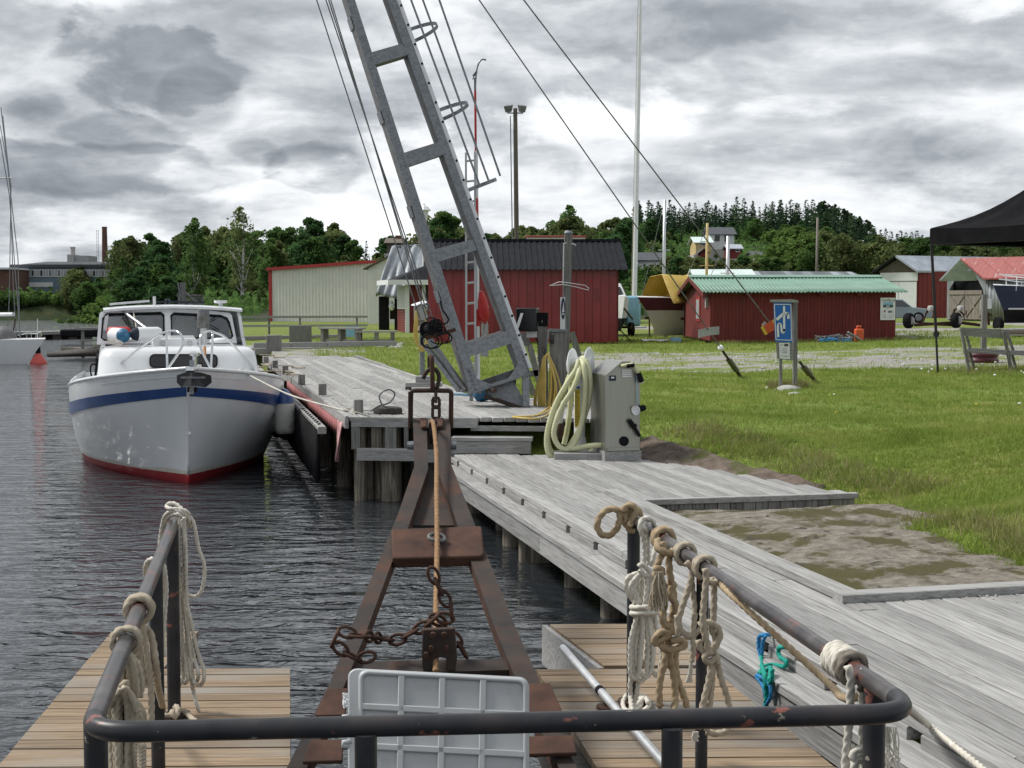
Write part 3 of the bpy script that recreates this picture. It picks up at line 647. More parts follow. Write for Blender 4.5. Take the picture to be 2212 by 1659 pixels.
def woods():
 row(150,900,27,235,(0,9),BR + ['broad2','spruce2'],'broadleaf_tree','tall dark green back row tree','tree','back row of the wood across the lake')
 row(160,620,29,203,(22,60),BR + ['birch1'],'broadleaf_tree','middle row green tree across the lake','tree','middle of the wood across the lake',8)
 row(590,900,30,185,(25,55),BR,'broadleaf_tree','front row green tree','tree','trees behind the cream warehouse',8)
 row(240,540,29,172,(70,115),BR + ['broad2'],'broadleaf_tree','leafy waterside tree','tree','trees along the far shore',3)
 row(130,245,21,211,(15,60),['broad0','broad2','broad5','birch1'],'broadleaf_tree','dark tree on the far shore','tree','shore trees below the factory',2)
 row(-40,135,21,213,(-4,18),['broad2','broad0'],'broadleaf_tree','low dark tree on the far shore','tree','shore trees below the factory front',2)
 for k in range(46):
  u = -60 + k * 7 + rnd.uniform(-3,3);x0 = (u - 1106) / FPX;y = 170.0
  while shore(x0 * y,y) < 0.25 and y < 225: y += 0.5
  plant(rnd.choice(('bush0','bush0','bush1')),x0 * y,y + rnd.uniform(.3,1.5),rnd.uniform(1.1,2.0),'lakeside_bush','leafy bush overhanging the far water ' + near(u),'bush','bushes along the far shore',1.1)
 for k in range(26):
  u = 1370 + k * 12.5 + rnd.uniform(-4,4);v = (rnd.uniform(572,582) if u < 1440 else rnd.uniform(552,566));p = D(u,v,150 + rnd.uniform(-3,3));plant(rnd.choice(BR),p.x,p.y,p.z - ground(p.x,p.y),'hillside_tree','small green tree at the hill foot ' + near(u),'tree','trees in front of the hillside houses',1.2)
 row(905,1370,25,205,(0,9),BR + ['spruce1'],'broadleaf_tree','rounded green skyline tree','tree','trees over the red shed roof',10)
 row(905,1370,27,190,(7,22),BR,'broadleaf_tree','green tree close behind the skyline trees','tree','second row over the red shed',6)
 row(905,1340,30,160,(22,40),BR,'broadleaf_tree','lower green tree under the skyline','tree','low trees behind the red shed',6)
 row(1352,1800,9.0,335,(-7,20),SP + ['spruce1','spruce0'],'spruce_tree','dark pointed spruce on the hill crest','conifer','spruces along the hill crest',14,0.9,wide=(1.25,1.7))
 row(1775,1890,10.5,332,(-4,10),['pine0','pine1'],'pine_tree','thin bare stemmed pine on the crest','conifer','bare stemmed pines on the crest',8)
 row(1350,1890,13,318,(6,24),SP + ['spruce2'],'spruce_tree','dark spruce just below the crest','conifer','spruces on the upper slope',8,wide=(1.3,1.7))
 row(1350,1920,22,272,(38,70),['spruce2','broad2','broad0','broad5'],'hillside_tree','mixed tree halfway up the hill','tree','trees halfway up the hill',8,wide=(1,1.3))
 row(1350,1920,25,222,(88,122),BR,'hillside_tree','green tree low on the hillside','tree','trees low on the hill',6,wide=(0.95,1.25))
 row(1890,2290,12,290,(0,12),SP,'spruce_tree','spruce on the low right ridge','conifer','spruces on the low ridge',9,wide=(1.3,1.8))
 row(1890,2290,22,232,(12,34),BR,'hillside_tree','green tree below the right ridge','tree','trees behind the barns',6)
 row(1690,2290,30,168,(58,75),['broad1','broad5','broad0','broad4'],'broadleaf_tree','light green tree standing low','tree','light trees behind the barns',5)
 row(1350,1690,30,172,(118,138),['broad1','broad5','broad4'],'broadleaf_tree','bushy low tree','tree','bushy trees below the houses',5)
 p = D(522,446,160);plant('birch0',p.x,p.y,p.z - ground(p.x,p.y),'birch_tree','tall thin birch with a white trunk rising above the wood','birch')
 for (u,v,Y,k,l) in ((420,470,165,'birch1','half bare birch left of the tall one'),(965,455,188,'broad3','single dark tree seen through the crane frame'),(1232,443,190,'birch1','slender tree standing taller than its neighbours above the red shed'),
       (1822,508,158,'broad1','large olive green tree right of the wooden pole'),(1900,512,156,'broad5','large olive green tree above the patched shed roof'),(1757,525,160,'broad0','round green tree beside the thin wooden pole'),(845,610,75,'bush1','green bush')):
  if k == 'bush1': continue
  p = D(u,v,Y);plant(k,p.x,p.y,p.z - ground(p.x,p.y),'tall_tree',l,'tree')
 for (u,v,h,Y,l) in ((178,689,3.2,200,'yellow green bush on the far bank left of the boat cabin'),(225,690,2.4,196,'low olive bush at the water right of the yellow one')):
  p = G(u,v,0.5);e = plant('bush1',p.x,p.y + 3,h,'lakeside_bush',l,'bush',None,1.6)
 for (u,v,h,w,l) in ((855,697,1.5,0.8,'dark little spruce beside the kiosk door post'),(832,694,1.0,1.2,'bright green weed clump left of the kiosk')):
  p = GT(u,v);plant('bush0' if 'weed' in l else 'spruce0',p.x,p.y,h,'small_bush',l,'bush',None,w)
woods()
def understory():
 r = np.random.RandomState(5);P = []
 while len(P) < 26000:
  y = r.uniform(120,345);u = r.uniform(-60,2300);x = (u - 1106) / FPX * y
  if shore(x,y) < 1.0 or (y < 150 and u < 1000 and u > 560): continue
  P.append((x,y,ground(x,y) + r.uniform(0,2.6) * r.uniform(0.3,1)))
 o = link_obj('undergrowth',leaf_mesh('undergrowth',np.array(P),r.uniform(0.3,0.65,len(P)),LF[0],6),(0,0,0));o['kind'] = 'stuff';o['label'] = 'dark undergrowth between the trees'
understory()
# ---------------------------------------------------------------- docks
UNIT = {}
def unit_box(key='plank',cham=0.06):
 """a plank of unit size lying along local x, top edges eased; shared by every plank"""
 if key not in UNIT:
  mb = MB();c = 0.5;q = 0.5 - cham
  mb.add([(-c,-c,0),(c,-c,0),(c,c,0),(-c,c,0),(-c,-c,1 - cham * 1.6),(c,-c,1 - cham * 1.6),(c,c,1 - cham * 1.6),(-c,c,1 - cham * 1.6),(-c,-q,1),(c,-q,1),(c,q,1),(-c,q,1)],
    [(3,2,1,0),(0,1,5,4),(1,2,6,5),(2,3,7,6),(3,0,4,7),(4,5,9,8),(5,6,10,9),(6,7,11,10),(7,4,8,11),(8,9,10,11)])
  me = bpy.data.meshes.new(key);me.from_pydata([tuple(p) for p in mb.v],[],mb.f);UNIT[key] = me
 return UNIT[key]
UNIT_M = {}
def piece(name,m,centre,size,yaw,parent,tilt=0.0,roll=0.0):
 """one board: centre of its underside, (length, width, thickness), direction; alike boards share one mesh per material"""
 k = m.name
 if k not in UNIT_M:
  me = unit_box().copy();me.name = 'board';me.materials.append(m);UNIT_M[k] = me
 o = bpy.data.objects.new(name,UNIT_M[k]);COL.objects.link(o);o.location = Vector(centre);o.rotation_euler = (roll,tilt,yaw);o.scale = size
 if parent is not None: attach(o,parent)
 return o
def st_plank(s,t0,t1,w,th,ztop,parent,m,name='plank',jz=0.002):
 c = ST(s,(t0 + t1) / 2,ztop - th + rnd.uniform(-jz,jz));return piece(name,m,c,(t1 - t0,w,th),DOCK_A + rnd.uniform(-.0012,.0012),parent)
def rows_of(t0,t1,ln,off):
 out = [];t = t0 - off
 while t < t1:
  a,b = max(t,t0),min(t + ln,t1)
  if b - a > 0.12: out.append((a + 0.003,b - 0.003))
  t += ln
 return out
def lower_dock():
 T = thing('plank_walkway','low walkway of weathered grey planks on piles running from lower right to the stainless cabinet','jetty',ST(0.3,4,Z_LOW))
 pw,gap,th = 0.115,0.0085,0.045
 i = 0;s = 0.058
 while s < 3.0:
  a,b = -2.6,11.25
  if s > 0.72: b = 2.80
  for (p,q) in rows_of(a,b,rnd.choice((3.9,4.2,4.6)),(0.7,2.3,3.4,1.5)[i % 4] + rnd.uniform(-.4,.4)): st_plank(s,p,q,pw,th,Z_LOW,T,W['grey'])
  if s > 0.74:
   tm = min(11.0,7.22 + (2.95 - s) * 3.6)
   if s < 2.93 and tm - 7.22 > 0.1:
    for (p,q) in rows_of(7.2,tm,4.2,(0.3,2.0,1.1)[i % 3]): st_plank(s,p,q,pw,th,Z_LOW,T,W['grey'])
  s += pw + gap;i += 1
 # outer edge: spacer blocks with slots under the edge plank, a ledge and a deep fascia
 t = -2.6;k = 0
 while t < 11.2:
  n = t + 0.80;c = ST(-0.02 + 0.06,(t + 0.02 + n - 0.12) / 2,0.50);piece('spacer_block',W['grey'],c,(0.68,0.10,0.058),DOCK_A,T);t = n
 for a,b in rows_of(-2.6,11.2,4.4,1.0): st_plank(-0.075,a,b,0.20,0.045,0.498,T,W['grey'],'ledge_board')
 for a,b in rows_of(-2.6,11.2,3.7,2.0):
  piece('fascia_board',W['grey'],ST(-0.135,(a + b) / 2,0.285),(b - a,0.05,0.166),DOCK_A,T)
 # kerb round the rock
 piece('kerb_beam',W['grey'],ST(0.80,5.2,Z_LOW),(4.75,0.135,0.05),DOCK_A + 0.006,T)
 piece('kerb_beam',W['grey_x'],ST(2.0,2.83,Z_LOW),(2.55,0.13,0.05),DOCK_A - R(90) + 0.02,T)
 # nosing and upright slats at the end of the platform
 piece('nosing_board',W['grey_x'],ST(1.93,7.16,Z_LOW - 0.043),(2.16,0.07,0.048),DOCK_A - R(90),T)
 for k in range(17):
  s = 0.98 + k * 0.1215;h = 0.19 - 0.0018 * k + rnd.uniform(-.008,.008)
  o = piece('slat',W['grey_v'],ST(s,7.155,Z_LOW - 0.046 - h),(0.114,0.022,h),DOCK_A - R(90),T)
 for s,t,z0,z1,w in ((0.9,8.6,0,0,0),): pass
 mb = MB()
 for t in np.arange(-2,11.2,1.1): mb.beam(ST(0.05,t,0.50),ST(2.9 if t < 2.8 or t > 7.3 else 0.72,t,0.50),0.07,0.13)
 o = mb.build('joist',W['dark'],T)
 # piles
 def t_of(u,s):
  k = (u - 1106) / FPX;a = O_ST + EV * s;return (k * a.y - a.x) / (DV.x - k * DV.y)
 for u,s,r in ((1027.6,.16,.10),(1059,.35,.06),(1088,.2,.075),(1115,.12,.12),(1139,.02,.07),(1168,.15,.135),(1245,.15,.085),(1327,.12,.085),(1190,.42,.09),(1490,.2,.09)):
  p = ST(s,t_of(u,s),0);mb = MB();r *= 1.15;mb.lathe([(r * 1.04,-1.2),(r,0),(r * .98,0.49 if s > .1 else 0.3)],p,n=14);mb.build('pile',W['pile'],T,smooth=50)
 return T
LOWDOCK = lower_dock()
# ---- main dock
L0 = Vector((-1.923,16.753,0));FRONT = Vector((1.95,16.38,0)) - L0
def MD(a,t,z=0.0): return L0 + EV * a + DV * t + Vector((0,0,z))
def front_t(a):     # where the front edge cuts the row at offset a
 k = a / FRONT.dot(EV);return FRONT.dot(DV) * k
def main_dock():
 T = thing('timber_jetty','high timber jetty of silvery planks running back beside the moored motor boat','jetty',MD(1,8,Z_MAIN))
 w,gap,th = 0.126,0.009,0.048;i = 0;a = w / 2
 ends = lambda a: 19.6 if a < 1.9 else 18.9
 while a < 3.3:
  t0 = front_t(a) + 0.01;t1 = ends(a) if a < 2.12 else interp(a,[(2.12,4.2),(2.4,3.3),(3.0,2.6),(3.75,1.7)])
  for (p,q) in rows_of(t0,t1,rnd.choice((3.9,4.3,4.8)),(0.9,2.6,3.5,1.8)[i % 4] + rnd.uniform(-.4,.4)):
   c = MD(a,(p + q) / 2,Z_MAIN - th + rnd.uniform(-.004,.004));piece('plank',W['grey'],c,(q - p,w,th),DOCK_A + rnd.uniform(-.002,.002),T,rnd.uniform(-.001,.001))
  a += w + gap;i += 1
 # edge boards
 for p,q in rows_of(0,19.6,3.2,0.4):
  piece('rim_board',W['grey'],MD(-0.03,(p + q) / 2,Z_MAIN - 0.15 + rnd.uniform(-.012,.012)),(q - p,0.04,0.15),DOCK_A + rnd.uniform(-.006,.006),T)
 for p,q in rows_of(4.2,19.2,3.4,1.0):
  piece('rim_board',W['grey'],MD(2.16 + 0.12 * max(0,(q - 12) / 8),(p + q) / 2,Z_MAIN - 0.05),(q - p,0.07,0.075),DOCK_A + rnd.uniform(-.015,.005),T)
 # front: cap beam, cross beam, posts, dark inside
 ang = math.atan2(FRONT.y,FRONT.x);f = lambda k,z: L0 + FRONT * k + Vector((0,0,z))
 piece('front_beam',W['grey_x'],f(0.20,Z_MAIN - 0.115) + Vector((0,-.03,0)),(1.5,0.06,0.115),ang,T)
 piece('front_beam',W['grey_x'],f(0.52,Z_MAIN - 0.155) + Vector((0,.02,0)),(1.15,0.06,0.06),ang,T)
 piece('cross_beam',W['grey_x'],f(0.115,0.50) + Vector((0,-.06,0)),(0.70,0.07,0.145),ang,T);piece('cross_beam',W['grey_x'],f(0.30,0.485) + Vector((0,-.05,0)),(0.66,0.07,0.145),ang,T)
 for k,r,dy in ((0.125,.125,.14),(0.03,.075,.1),(0.055,.05,.25),(0.085,.06,.3),(0.20,.08,.25),(0.26,.11,.2),(0.17,.06,.4)):
  p = f(k,0) + Vector((0,dy,0));mb = MB();mb.lathe([(r * 1.03,-1.2),(r,0),(r * .97,0.88)],p,n=14);mb.build('pile',W['dark'] if k > .13 else W['pile'],T,smooth=50)
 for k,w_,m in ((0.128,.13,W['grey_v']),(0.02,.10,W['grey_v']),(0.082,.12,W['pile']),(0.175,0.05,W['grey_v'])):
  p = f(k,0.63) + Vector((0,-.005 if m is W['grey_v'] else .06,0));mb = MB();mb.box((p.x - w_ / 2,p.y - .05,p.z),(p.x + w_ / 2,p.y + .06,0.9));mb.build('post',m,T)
 for t in np.arange(1.5,19,2.4):
  for a in (0.1,1.9):
   p = MD(a,t,0);mb = MB();mb.lathe([(.11,-1.2),(.10,0.96)],p,n=10);mb.build('pile',W['pile'],T,smooth=50)
 mb = MB()
 for t in np.arange(0.5,19.4,1.2): mb.beam(MD(0,t,0.90),MD(2.1,t,0.90),0.08,0.11)
 for a in (0.25,1.8): mb.beam(MD(a,0.2,0.79),MD(a,19.3,0.79),0.12,0.11)
 for a in (2.4,3.4): mb.beam(MD(a,-0.2,0.88),MD(a,1.9,0.88),0.1,0.12)
 mb.build('joist',W['dark'],T)
 # fender wall on the water side: beam, dark corrugated skirt, cloth strip
 for p,q in rows_of(0.2,19.0,3.5,0.5):
  piece('fender_beam',W['grey'],MD(-0.30,(p + q) / 2,0.80 + rnd.uniform(-.01,.01)),(q - p,0.10,0.085),DOCK_A + rnd.uniform(-.004,.004),T)
 mb = MB();mb.corr(MD(-0.36,0.25,0.84),DV * 18.6,Vector((0,0,-0.62)),0.16,0.03,EV * -1,0.015);mb.build('fender_skirt',MT['black'],T,smooth=True)
 mb = MB();mb.corr(MD(-0.09,0.55,0.92),DV * 9.0,Vector((0,0,-0.17)),0.33,0.014,EV * -1,0.006,8);mb.build('cloth_strip',MT['pinkred'],T,smooth=True)
 rows = []
 for j in range(7):
  z = 0.93 - 0.46 * j / 6;rows.append([MD(-0.10 + 0.015 * math.sin(i * 1.9) - 0.012 * j * (1 - i / 7),-0.06 + 0.44 * i / 7 + 0.02 * j * (1 if i < 4 else .2),z + 0.02 * math.sin(i * 1.3)) for i in range(8)])
 mb = MB();mb.slab(rows,EV * 0.006);mb.build('cloth_strip',MT['pink'],T,smooth=True)['label'] = 'loose end of pale pink cloth'
 mb = MB();pts = []
 for i in range(60): pts.append(MD(-0.295 if i % 2 else -0.355,0.4 + i * 0.14,0.895 if i % 2 else 0.86))
 mb.tube(pts,0.007,5);mb.build('lacing_cord',MT['black'],T)
 # stub posts along the edge
 for (x,y,k) in ((470,350,.8),(550,395,.9),(640,455,1),(785,545,1),(970,640,1),(1290,800,1)):
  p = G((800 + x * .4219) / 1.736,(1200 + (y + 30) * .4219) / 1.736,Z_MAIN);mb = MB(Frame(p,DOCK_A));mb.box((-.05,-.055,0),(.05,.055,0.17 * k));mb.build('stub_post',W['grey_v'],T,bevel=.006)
 p = G(838,893,Z_MAIN);mb = MB();mb.lathe([(.17,-.02),(.18,.03),(.165,.07),(.10,.085)],p,n=14);mb.build('pile_cap',W['dark'],T,smooth=40)
 return T
MAINDOCK = main_dock()
def step_box():
 a = G(975,980,Z_LOW);b = G(1150,981,Z_LOW);F = frame_of(a,b);L = (b - a).length
 T = thing('step_box','low plank step box on the walkway below the high jetty','step',a)
 mb = MB(F);mb.box((0.02,0.02,0),(L - .02,.28,.145));mb.build('step_side',W['grey_x'],T,bevel=.004)
 mb = MB(F);mb.box((0,0,.147),(L,.145,.19));mb.build('tread_board',W['grey_x'],T,bevel=.004)
 mb = MB(F);mb.box((0,.152,.147),(L,.30,.19));mb.build('tread_board',W['grey_x'],T,bevel=.004)
step_box()
def rock():
 rows = []
 r = np.random.RandomState(3)
 for i in range(70):
  t = 2.9 + (7.6 - 2.9) * i / 69;row_ = []
  for j in range(80):
   s = 0.86 + (3.05 - 0.86) * j / 79;p = ST(s,t)
   base = interp(s,[(0.86,0.50),(1.6,0.57),(2.4,0.585),(3.2,0.60),(3.9,0.64),(5.6,0.70)])
   base -= 0.13 * smooth(6.3,7.5,t) * smooth(0.5,2.5,s)
   n = 0.5 * vnoise(p.x * 2.2 + 3,p.y * 2.6) + 0.35 * vnoise(p.x * 5.1,p.y * 5.7 + 1) + 0.2 * vnoise(p.x * 12.1,p.y * 12.7 + 1)
   z = base + 0.030 * n * smooth(0.86,1.2,s)
   cr = abs((s - 2.75) + 0.10 * (t - 5) + 0.06 * math.sin(t * 3.1));z -= 0.035 * math.exp(-(cr / 0.035) ** 2)
   p.z = z;row_.append(p)
  rows.append(row_)
 m = mat('grey_rock',[(0.09,0.075,0.056),(0.17,0.15,0.122),(0.265,0.242,0.205)],11,rough=0.9,bump=0.8,bscale=26,bdist=0.02,ramp=(0.3,0.72),detail=12,
   wear=((0.06,0.052,0.014),0.505,2.3,(1,0.9,0.3),0.06),wear2=((0.045,0.038,0.026),0.60,6.5,(1,1,0.4),0.05))
 mb = MB();mb.slab(rows,(0,0,-0.25));o = mb.build('rock_outcrop',m,smooth=True);structure(o,'mossy grey rock slab between the kerb and the lawn')
 # brown earth bank by the cabinet
 rows = []
 for i in range(24):
  t = 8.0 + 3.0 * i / 23;pe = plat_edge(t);row_ = []
  for j in range(14):
   s = pe - 0.12 + 0.52 * j / 13;p = ST(s,t);z = ground(p.x,p.y) + 0.05 + 0.03 * vnoise(p.x * 7,p.y * 6) - 0.09 * (j == 13);p.z = max(z,0.50);row_.append(p)
  rows.append(row_)
 mb = MB();mb.slab(rows,(0,0,-0.2))
 o = mb.build('earth_bank',mat('brown_earth_rock',[(0.06,0.045,0.035),(0.12,0.09,0.072),(0.18,0.145,0.12)],8,rough=0.95,bump=0.6,bscale=20,bdist=0.02,wear=((0.07,0.075,0.02),0.57,3.0,(1,1,1),0.1)),smooth=True);structure(o,'bare brown rock bank beside the walkway')
rock()
# ---- boardwalk at the far end of the jetty, its fence, benches and pier
def far_boardwalk():
 T = thing('far_boardwalk','weathered boardwalk with kerb beams across the far end of the high jetty','boardwalk',G(680,750,0.95))
 a,b = G(548,752,0.95),G(858,747,0.95);F = frame_of(a,b);L = (b - a).length
 for k in range(4):
  mb = MB(F);mb.box((L * k / 4 + .01,0,0),(L * (k + 1) / 4 - .01,.16,.16));mb.build('kerb_beam',W['grey_x'],T,bevel=.01)
 mb = MB(F);mb.box((0,-.12,-.2),(L * .8,-.01,-.03));mb.build('kerb_beam',W['grey_x'],T)
 for k in range(6):
  mb = MB(F);mb.box((-2.5,.2 + k * .52,-.1),(L * .55,.2 + k * .52 + .5,-.02));mb.build('plank',W['grey_x'],T)
 a,b = G(505,733,0.95),G(760,728,0.95);F2 = frame_of(a,b);L2 = (b - a).length
 for k in range(3):
  mb = MB(F2);mb.box((L2 * k / 3,0,-.05),(L2 * (k + 1) / 3 - .02,.3,.11));mb.build('kerb_beam',W['grey_x'],T,bevel=.01)
 for u,v,w,h in ((592,748,.42,.42),(649,735,.75,.62)):
  p = G(u,v + 5,0.95);mb = MB();mb.box((p.x - w / 2,p.y - .2,.7),(p.x + w / 2,p.y + .2,.95 + h));mb.build('mooring_block',W['grey_v'],T,bevel=.02)
far_boardwalk()
def board_fence(name,label,pts,posts,rails,w=0.09):
 """pts: ground line a-b; rails: list of (height, depth)"""
 a,b = pts;T = thing(name,label,'fence',a);F = frame_of(a,b);L = (b - a).length
 for f in posts:
  mb = MB(F);mb.box((L * f - w / 2,.0,-.4),(L * f + w / 2,w,rails[0][0]));mb.build('post',W['grey_v'],T)
 for h,d in rails:
  mb = MB(F);mb.box((-.2,-.055,h),(L + .2,-.004 if h < rails[0][0] else w + .05,h + d));mb.build('rail',W['grey_x'],T)
 return T
board_fence('wooden_fence','grey two rail wooden fence in front of the cream warehouse',(G(508,722,0.92),G(785,720,0.92)),(0.02,0.26,0.5,0.95),((0.74,0.10),(0.33,0.10)))
board_fence('pier_railing','grey wooden pier railing just left of the boat cabin',(G(178,753,0.45),G(330,738,0.55)),(0.02,0.5,1.0),((0.78,0.09),(0.28,0.08)),0.10)
mb = MB();a,b = G(195,757,0.35),G(470,742,0.5);F = frame_of(a,b);mb.xf = F;mb.box((-.4,0,-.15),((b - a).length,1.6,0.1))
tag(mb.build('pier_deck',W['pile']),'dark narrow pier deck under the grey pier railing','pier')
def bench_table(u0,u1,v,h,label):
 a,b = GT(u0,v),GT(u1,v);F = frame_of(a,b);L = (b - a).length;T = thing('plank_bench',label,'bench',a,'plank benches at the end of the jetty')
 mb = MB(F);mb.box((-.1,0,h - .06),(L + .1,.4,h));mb.build('seat',W['grey_x'],T)
 for f in (0.02,0.5,0.96):
  mb = MB(F);mb.box((L * f - .06,.05,-.05),(L * f + .06,.35,h - .06));mb.build('leg',W['grey_v'],T)
 mb = MB(F);mb.box((0,.15,.12),(L,.2,.2));mb.build('rail',W['grey_x'],T)
bench_table(692,770,745,0.62,'long grey plank bench left of the blue sign plate')
bench_table(774,850,746,0.50,'low grey plank bench right of the blue sign plate')
mb = MB();p = GT(763,742);mb.box((p.x - .22,p.y - .35,p.z + .25),(p.x + .22,p.y - .31,p.z + .62));tag(mb.build('sign_plate',MT['skyblue']),'small blue plate fixed at the plank benches','sign')
# pontoons, floats and buoys far left
def pontoon():
 a,b = G(-40,733,0.1),G(205,728,0.1);F = frame_of(a,b);L = (b - a).length;T = thing('floating_pontoon','long low floating pontoon across the open water far left','pontoon',a)
 mb = MB(F);mb.box((0,0,.22),(L,2,.42));mb.build('deck',W['grey_x'],T)
 for k in range(7):
  mb = MB(F);mb.box((L * k / 7 + .4,.1,-.2),(L * (k + .55) / 7 + .4,1.9,.22));mb.build('float',W['dark'],T)
 for u in (158,281 * .0 + 199):
  p = G(u,728,.42);mb = MB();mb.box((p.x - .75,p.y - .1,.42),(p.x + .75,p.y + .8,.85));mb.build('tyre_stack',MT['black'],T,bevel=.1)
pontoon()
mb = MB();a,b = G(105,772,.1),G(205,775,.1);F = frame_of(a,b);mb.xf = F;L = (b - a).length
T = thing('log_raft','dark half sunk log raft behind the red buoy','raft',a)
for k in range(5):
 mb = MB(F);mb.tube([(0,.45 * k,.12 + .03 * k),(L * (1 - .05 * k),.45 * k + .1,.2 + .06 * k)],.11,8);mb.build('log',W['dark'],T,smooth=True)
p = G(83,786,0)
T = thing('marker_buoy','faded red cone buoy with a thin pole on the water beside the sailing boat','buoy',p)
mb = MB();mb.lathe([(.30,-.2),(.33,.03),(.30,.1),(.09,.42),(.07,.44)],p,n=16);mb.build('float',MT['buoy'],T,smooth=50)
mb = MB();mb.tube([p + Vector((0,0,.4)),p + Vector((-.02,0,.72))],.10,8);mb.build('collar',MT['black'],T);mb = MB();mb.tube([p + Vector((-.02,0,.7)),p + Vector((0,0,1.75))],.018,6);mb.build('pole',MT['white'],T)
# ---------------------------------------------------------------- buildings
def gable_house(name,label,a,b,depth,wall_h,rise,wall_m,roof_m,over=0.3,axis='x',cat='house',windows=(),chimney=None,trim=None,base=0.0,door=None,group=None):
 """front wall from a to b (ground points); ridge along the front ('x') or towards the viewer ('y')"""
 a,b = Vector(a),Vector(b);F = frame_of(a,b);L = (b - a).length
 T = thing(name,label,cat,a,group)
 mb = MB(F)
 if axis == 'x':
  mb.hexa([(0,0,-.6),(L,0,-.6),(L,depth,-.6),(0,depth,-.6),(0,0,wall_h),(L,0,wall_h),(L,depth,wall_h),(0,depth,wall_h)])
  for x in (0,L): mb.add([(x,0,wall_h),(x,depth,wall_h),(x,depth / 2,wall_h + rise)],[(0,1,2) if x else (0,2,1)])
 else:
  mb.hexa([(0,0,-.6),(L,0,-.6),(L,depth,-.6),(0,depth,-.6),(0,0,wall_h),(L,0,wall_h),(L,depth,wall_h),(0,depth,wall_h)])
  for y in (0,depth): mb.add([(0,y,wall_h),(L,y,wall_h),(L / 2,y,wall_h + rise)],[(0,1,2) if y == 0 else (0,2,1)])
 mb.build('wall',wall_m,T)
 mb = MB(F);o = over;t = 0.1
 if axis == 'x':
  k = rise / (depth / 2)
  for s in (0,1):
   y0,y1 = (-o,depth / 2) if s == 0 else (depth / 2,depth + o);z0,z1 = (wall_h - o * k,wall_h + rise) if s == 0 else (wall_h + rise,wall_h - o * k)
   mb.hexa([(-o,y0,z0 + .02),(L + o,y0,z0 + .02),(L + o,y1,z1 + .02),(-o,y1,z1 + .02),(-o,y0,z0 + t),(L + o,y0,z0 + t),(L + o,y1,z1 + t),(-o,y1,z1 + t)])
 else:
  k = rise / (L / 2)
  for s in (0,1):
   x0,x1 = (-o,L / 2) if s == 0 else (L / 2,L + o);z0,z1 = (wall_h - o * k,wall_h + rise) if s == 0 else (wall_h + rise,wall_h - o * k)
   mb.hexa([(x0,-o,z0 + .02),(x1,-o,z1 + .02),(x1,depth + o,z1 + .02),(x0,depth + o,z0 + .02),(x0,-o,z0 + t),(x1,-o,z1 + t),(x1,depth + o,z1 + t),(x0,depth + o,z0 + t)])
 roof = mb.build('roof',roof_m,T)
 if chimney: mb = MB(F);x,y = chimney[0] * L,chimney[1] * depth;mb.box((x - .35,y - .35,wall_h),(x + .35,y + .35,wall_h + rise + chimney[2]));mb.build('chimney',MT['brick'],roof)
 for (x,z,w,h) in windows:
  mb = MB(F);mb.box((x * L - w / 2 - .08,-.05,z - .08),(x * L + w / 2 + .08,.05,z + h + .08));wf = mb.build('window',MT['housewhite'],T)
  mb = MB(F);mb.box((x * L - w / 2,-.07,z),(x * L + w / 2,-.045,z + h));mb.build('pane',MT['darkglass'],wf)
 if door: mb = MB(F);mb.box((door[0] * L - .5,-.05,0),(door[0] * L + .5,.02,2.0));mb.build('door',door[1],T)
 return T,F,L
def at_ground(u,Y):
 x = (u - 1106) / FPX * Y;return Vector((x,Y,ground(x,Y)))
# red shed with black roof -------------------------------------------------------------------
def red_shed():
 a,b = at_ground(925,51.0),at_ground(1333,51.2);F = frame_of(a,b);L = (b - a).length;g = a.z
 ze = D(1100,580,51).z - g;zr = D(1100,520,53.4).z - g;dp = 4.8
 T = thing('red_shed','glossy dark red shed with a black ribbed metal roof behind the tilted mast crane','shed',a)
 n = 23;w = L / n
 for k in range(n):
  mb = MB(F);mb.box((k * w + .006,0,.04),((k + 1) * w - .006,.03,ze));mb.build('wall_board',MT['redsheet'],T)
 mb = MB(F);mb.box((0,.032,-.2),(L,dp,ze));mb.add([(L,.03,ze),(L,dp,ze),(L,dp / 2,zr - .1)],[(0,1,2)]);mb.add([(0,.03,ze),(0,dp,ze),(0,dp / 2,zr - .1)],[(2,1,0)]);mb.build('wall',MT['redpaint'],T)
 mb = MB(F);mb.ribs((-.15,-.45,ze - .06),(L + .50,0,0),(0,dp / 2 + .45,zr - ze + .06),0.21,0.028,(0,-.3,1));
 roof = mb.build('roof_sheet',MT['blackroof'],T)
 mb = MB(F);mb.ribs((-.15,dp + .4,ze - .06),(L + .50,0,0),(0,-dp / 2 - .4,zr - ze + .06),0.21,0.028,(0,.3,1));mb.build('roof_sheet',MT['blackroof'],T)
 mb = MB(F);mb.box((-.17,dp / 2 - .14,zr - .02),(L + .37,dp / 2 + .14,zr + .065));mb.build('ridge_cap',MT['blackroof'],T)
 mb = MB(F);mb.beam((L + .3,-.45,ze - .10),(L + .3,dp / 2,zr - .05),.06,.14);mb.build('barge_board',MT['blackroof'],T)
 # boarded gable of dark timber on the left end
 mb = MB(F);mb.box((L - .02,-.02,0),(L + .04,.08,ze));mb.build('corner_board',MT['redpaint'],T)
 for x in (L - 1.9,L - 1.0): mb = MB(F);mb.box((x,-.02,ze - .55),(x + .1,-.003,ze - .38));mb.build('vent_plate',MT['redtrim'],T)
 mb = MB(F);mb.beam((L + .06,-.1,0),(L + .5,-.5,-.0),.05,.05);mb.beam((L + .08,-.15,.5),(L + .55,-.2,0),.06,.04);mb.build('prop',MT['black'],T)
red_shed()
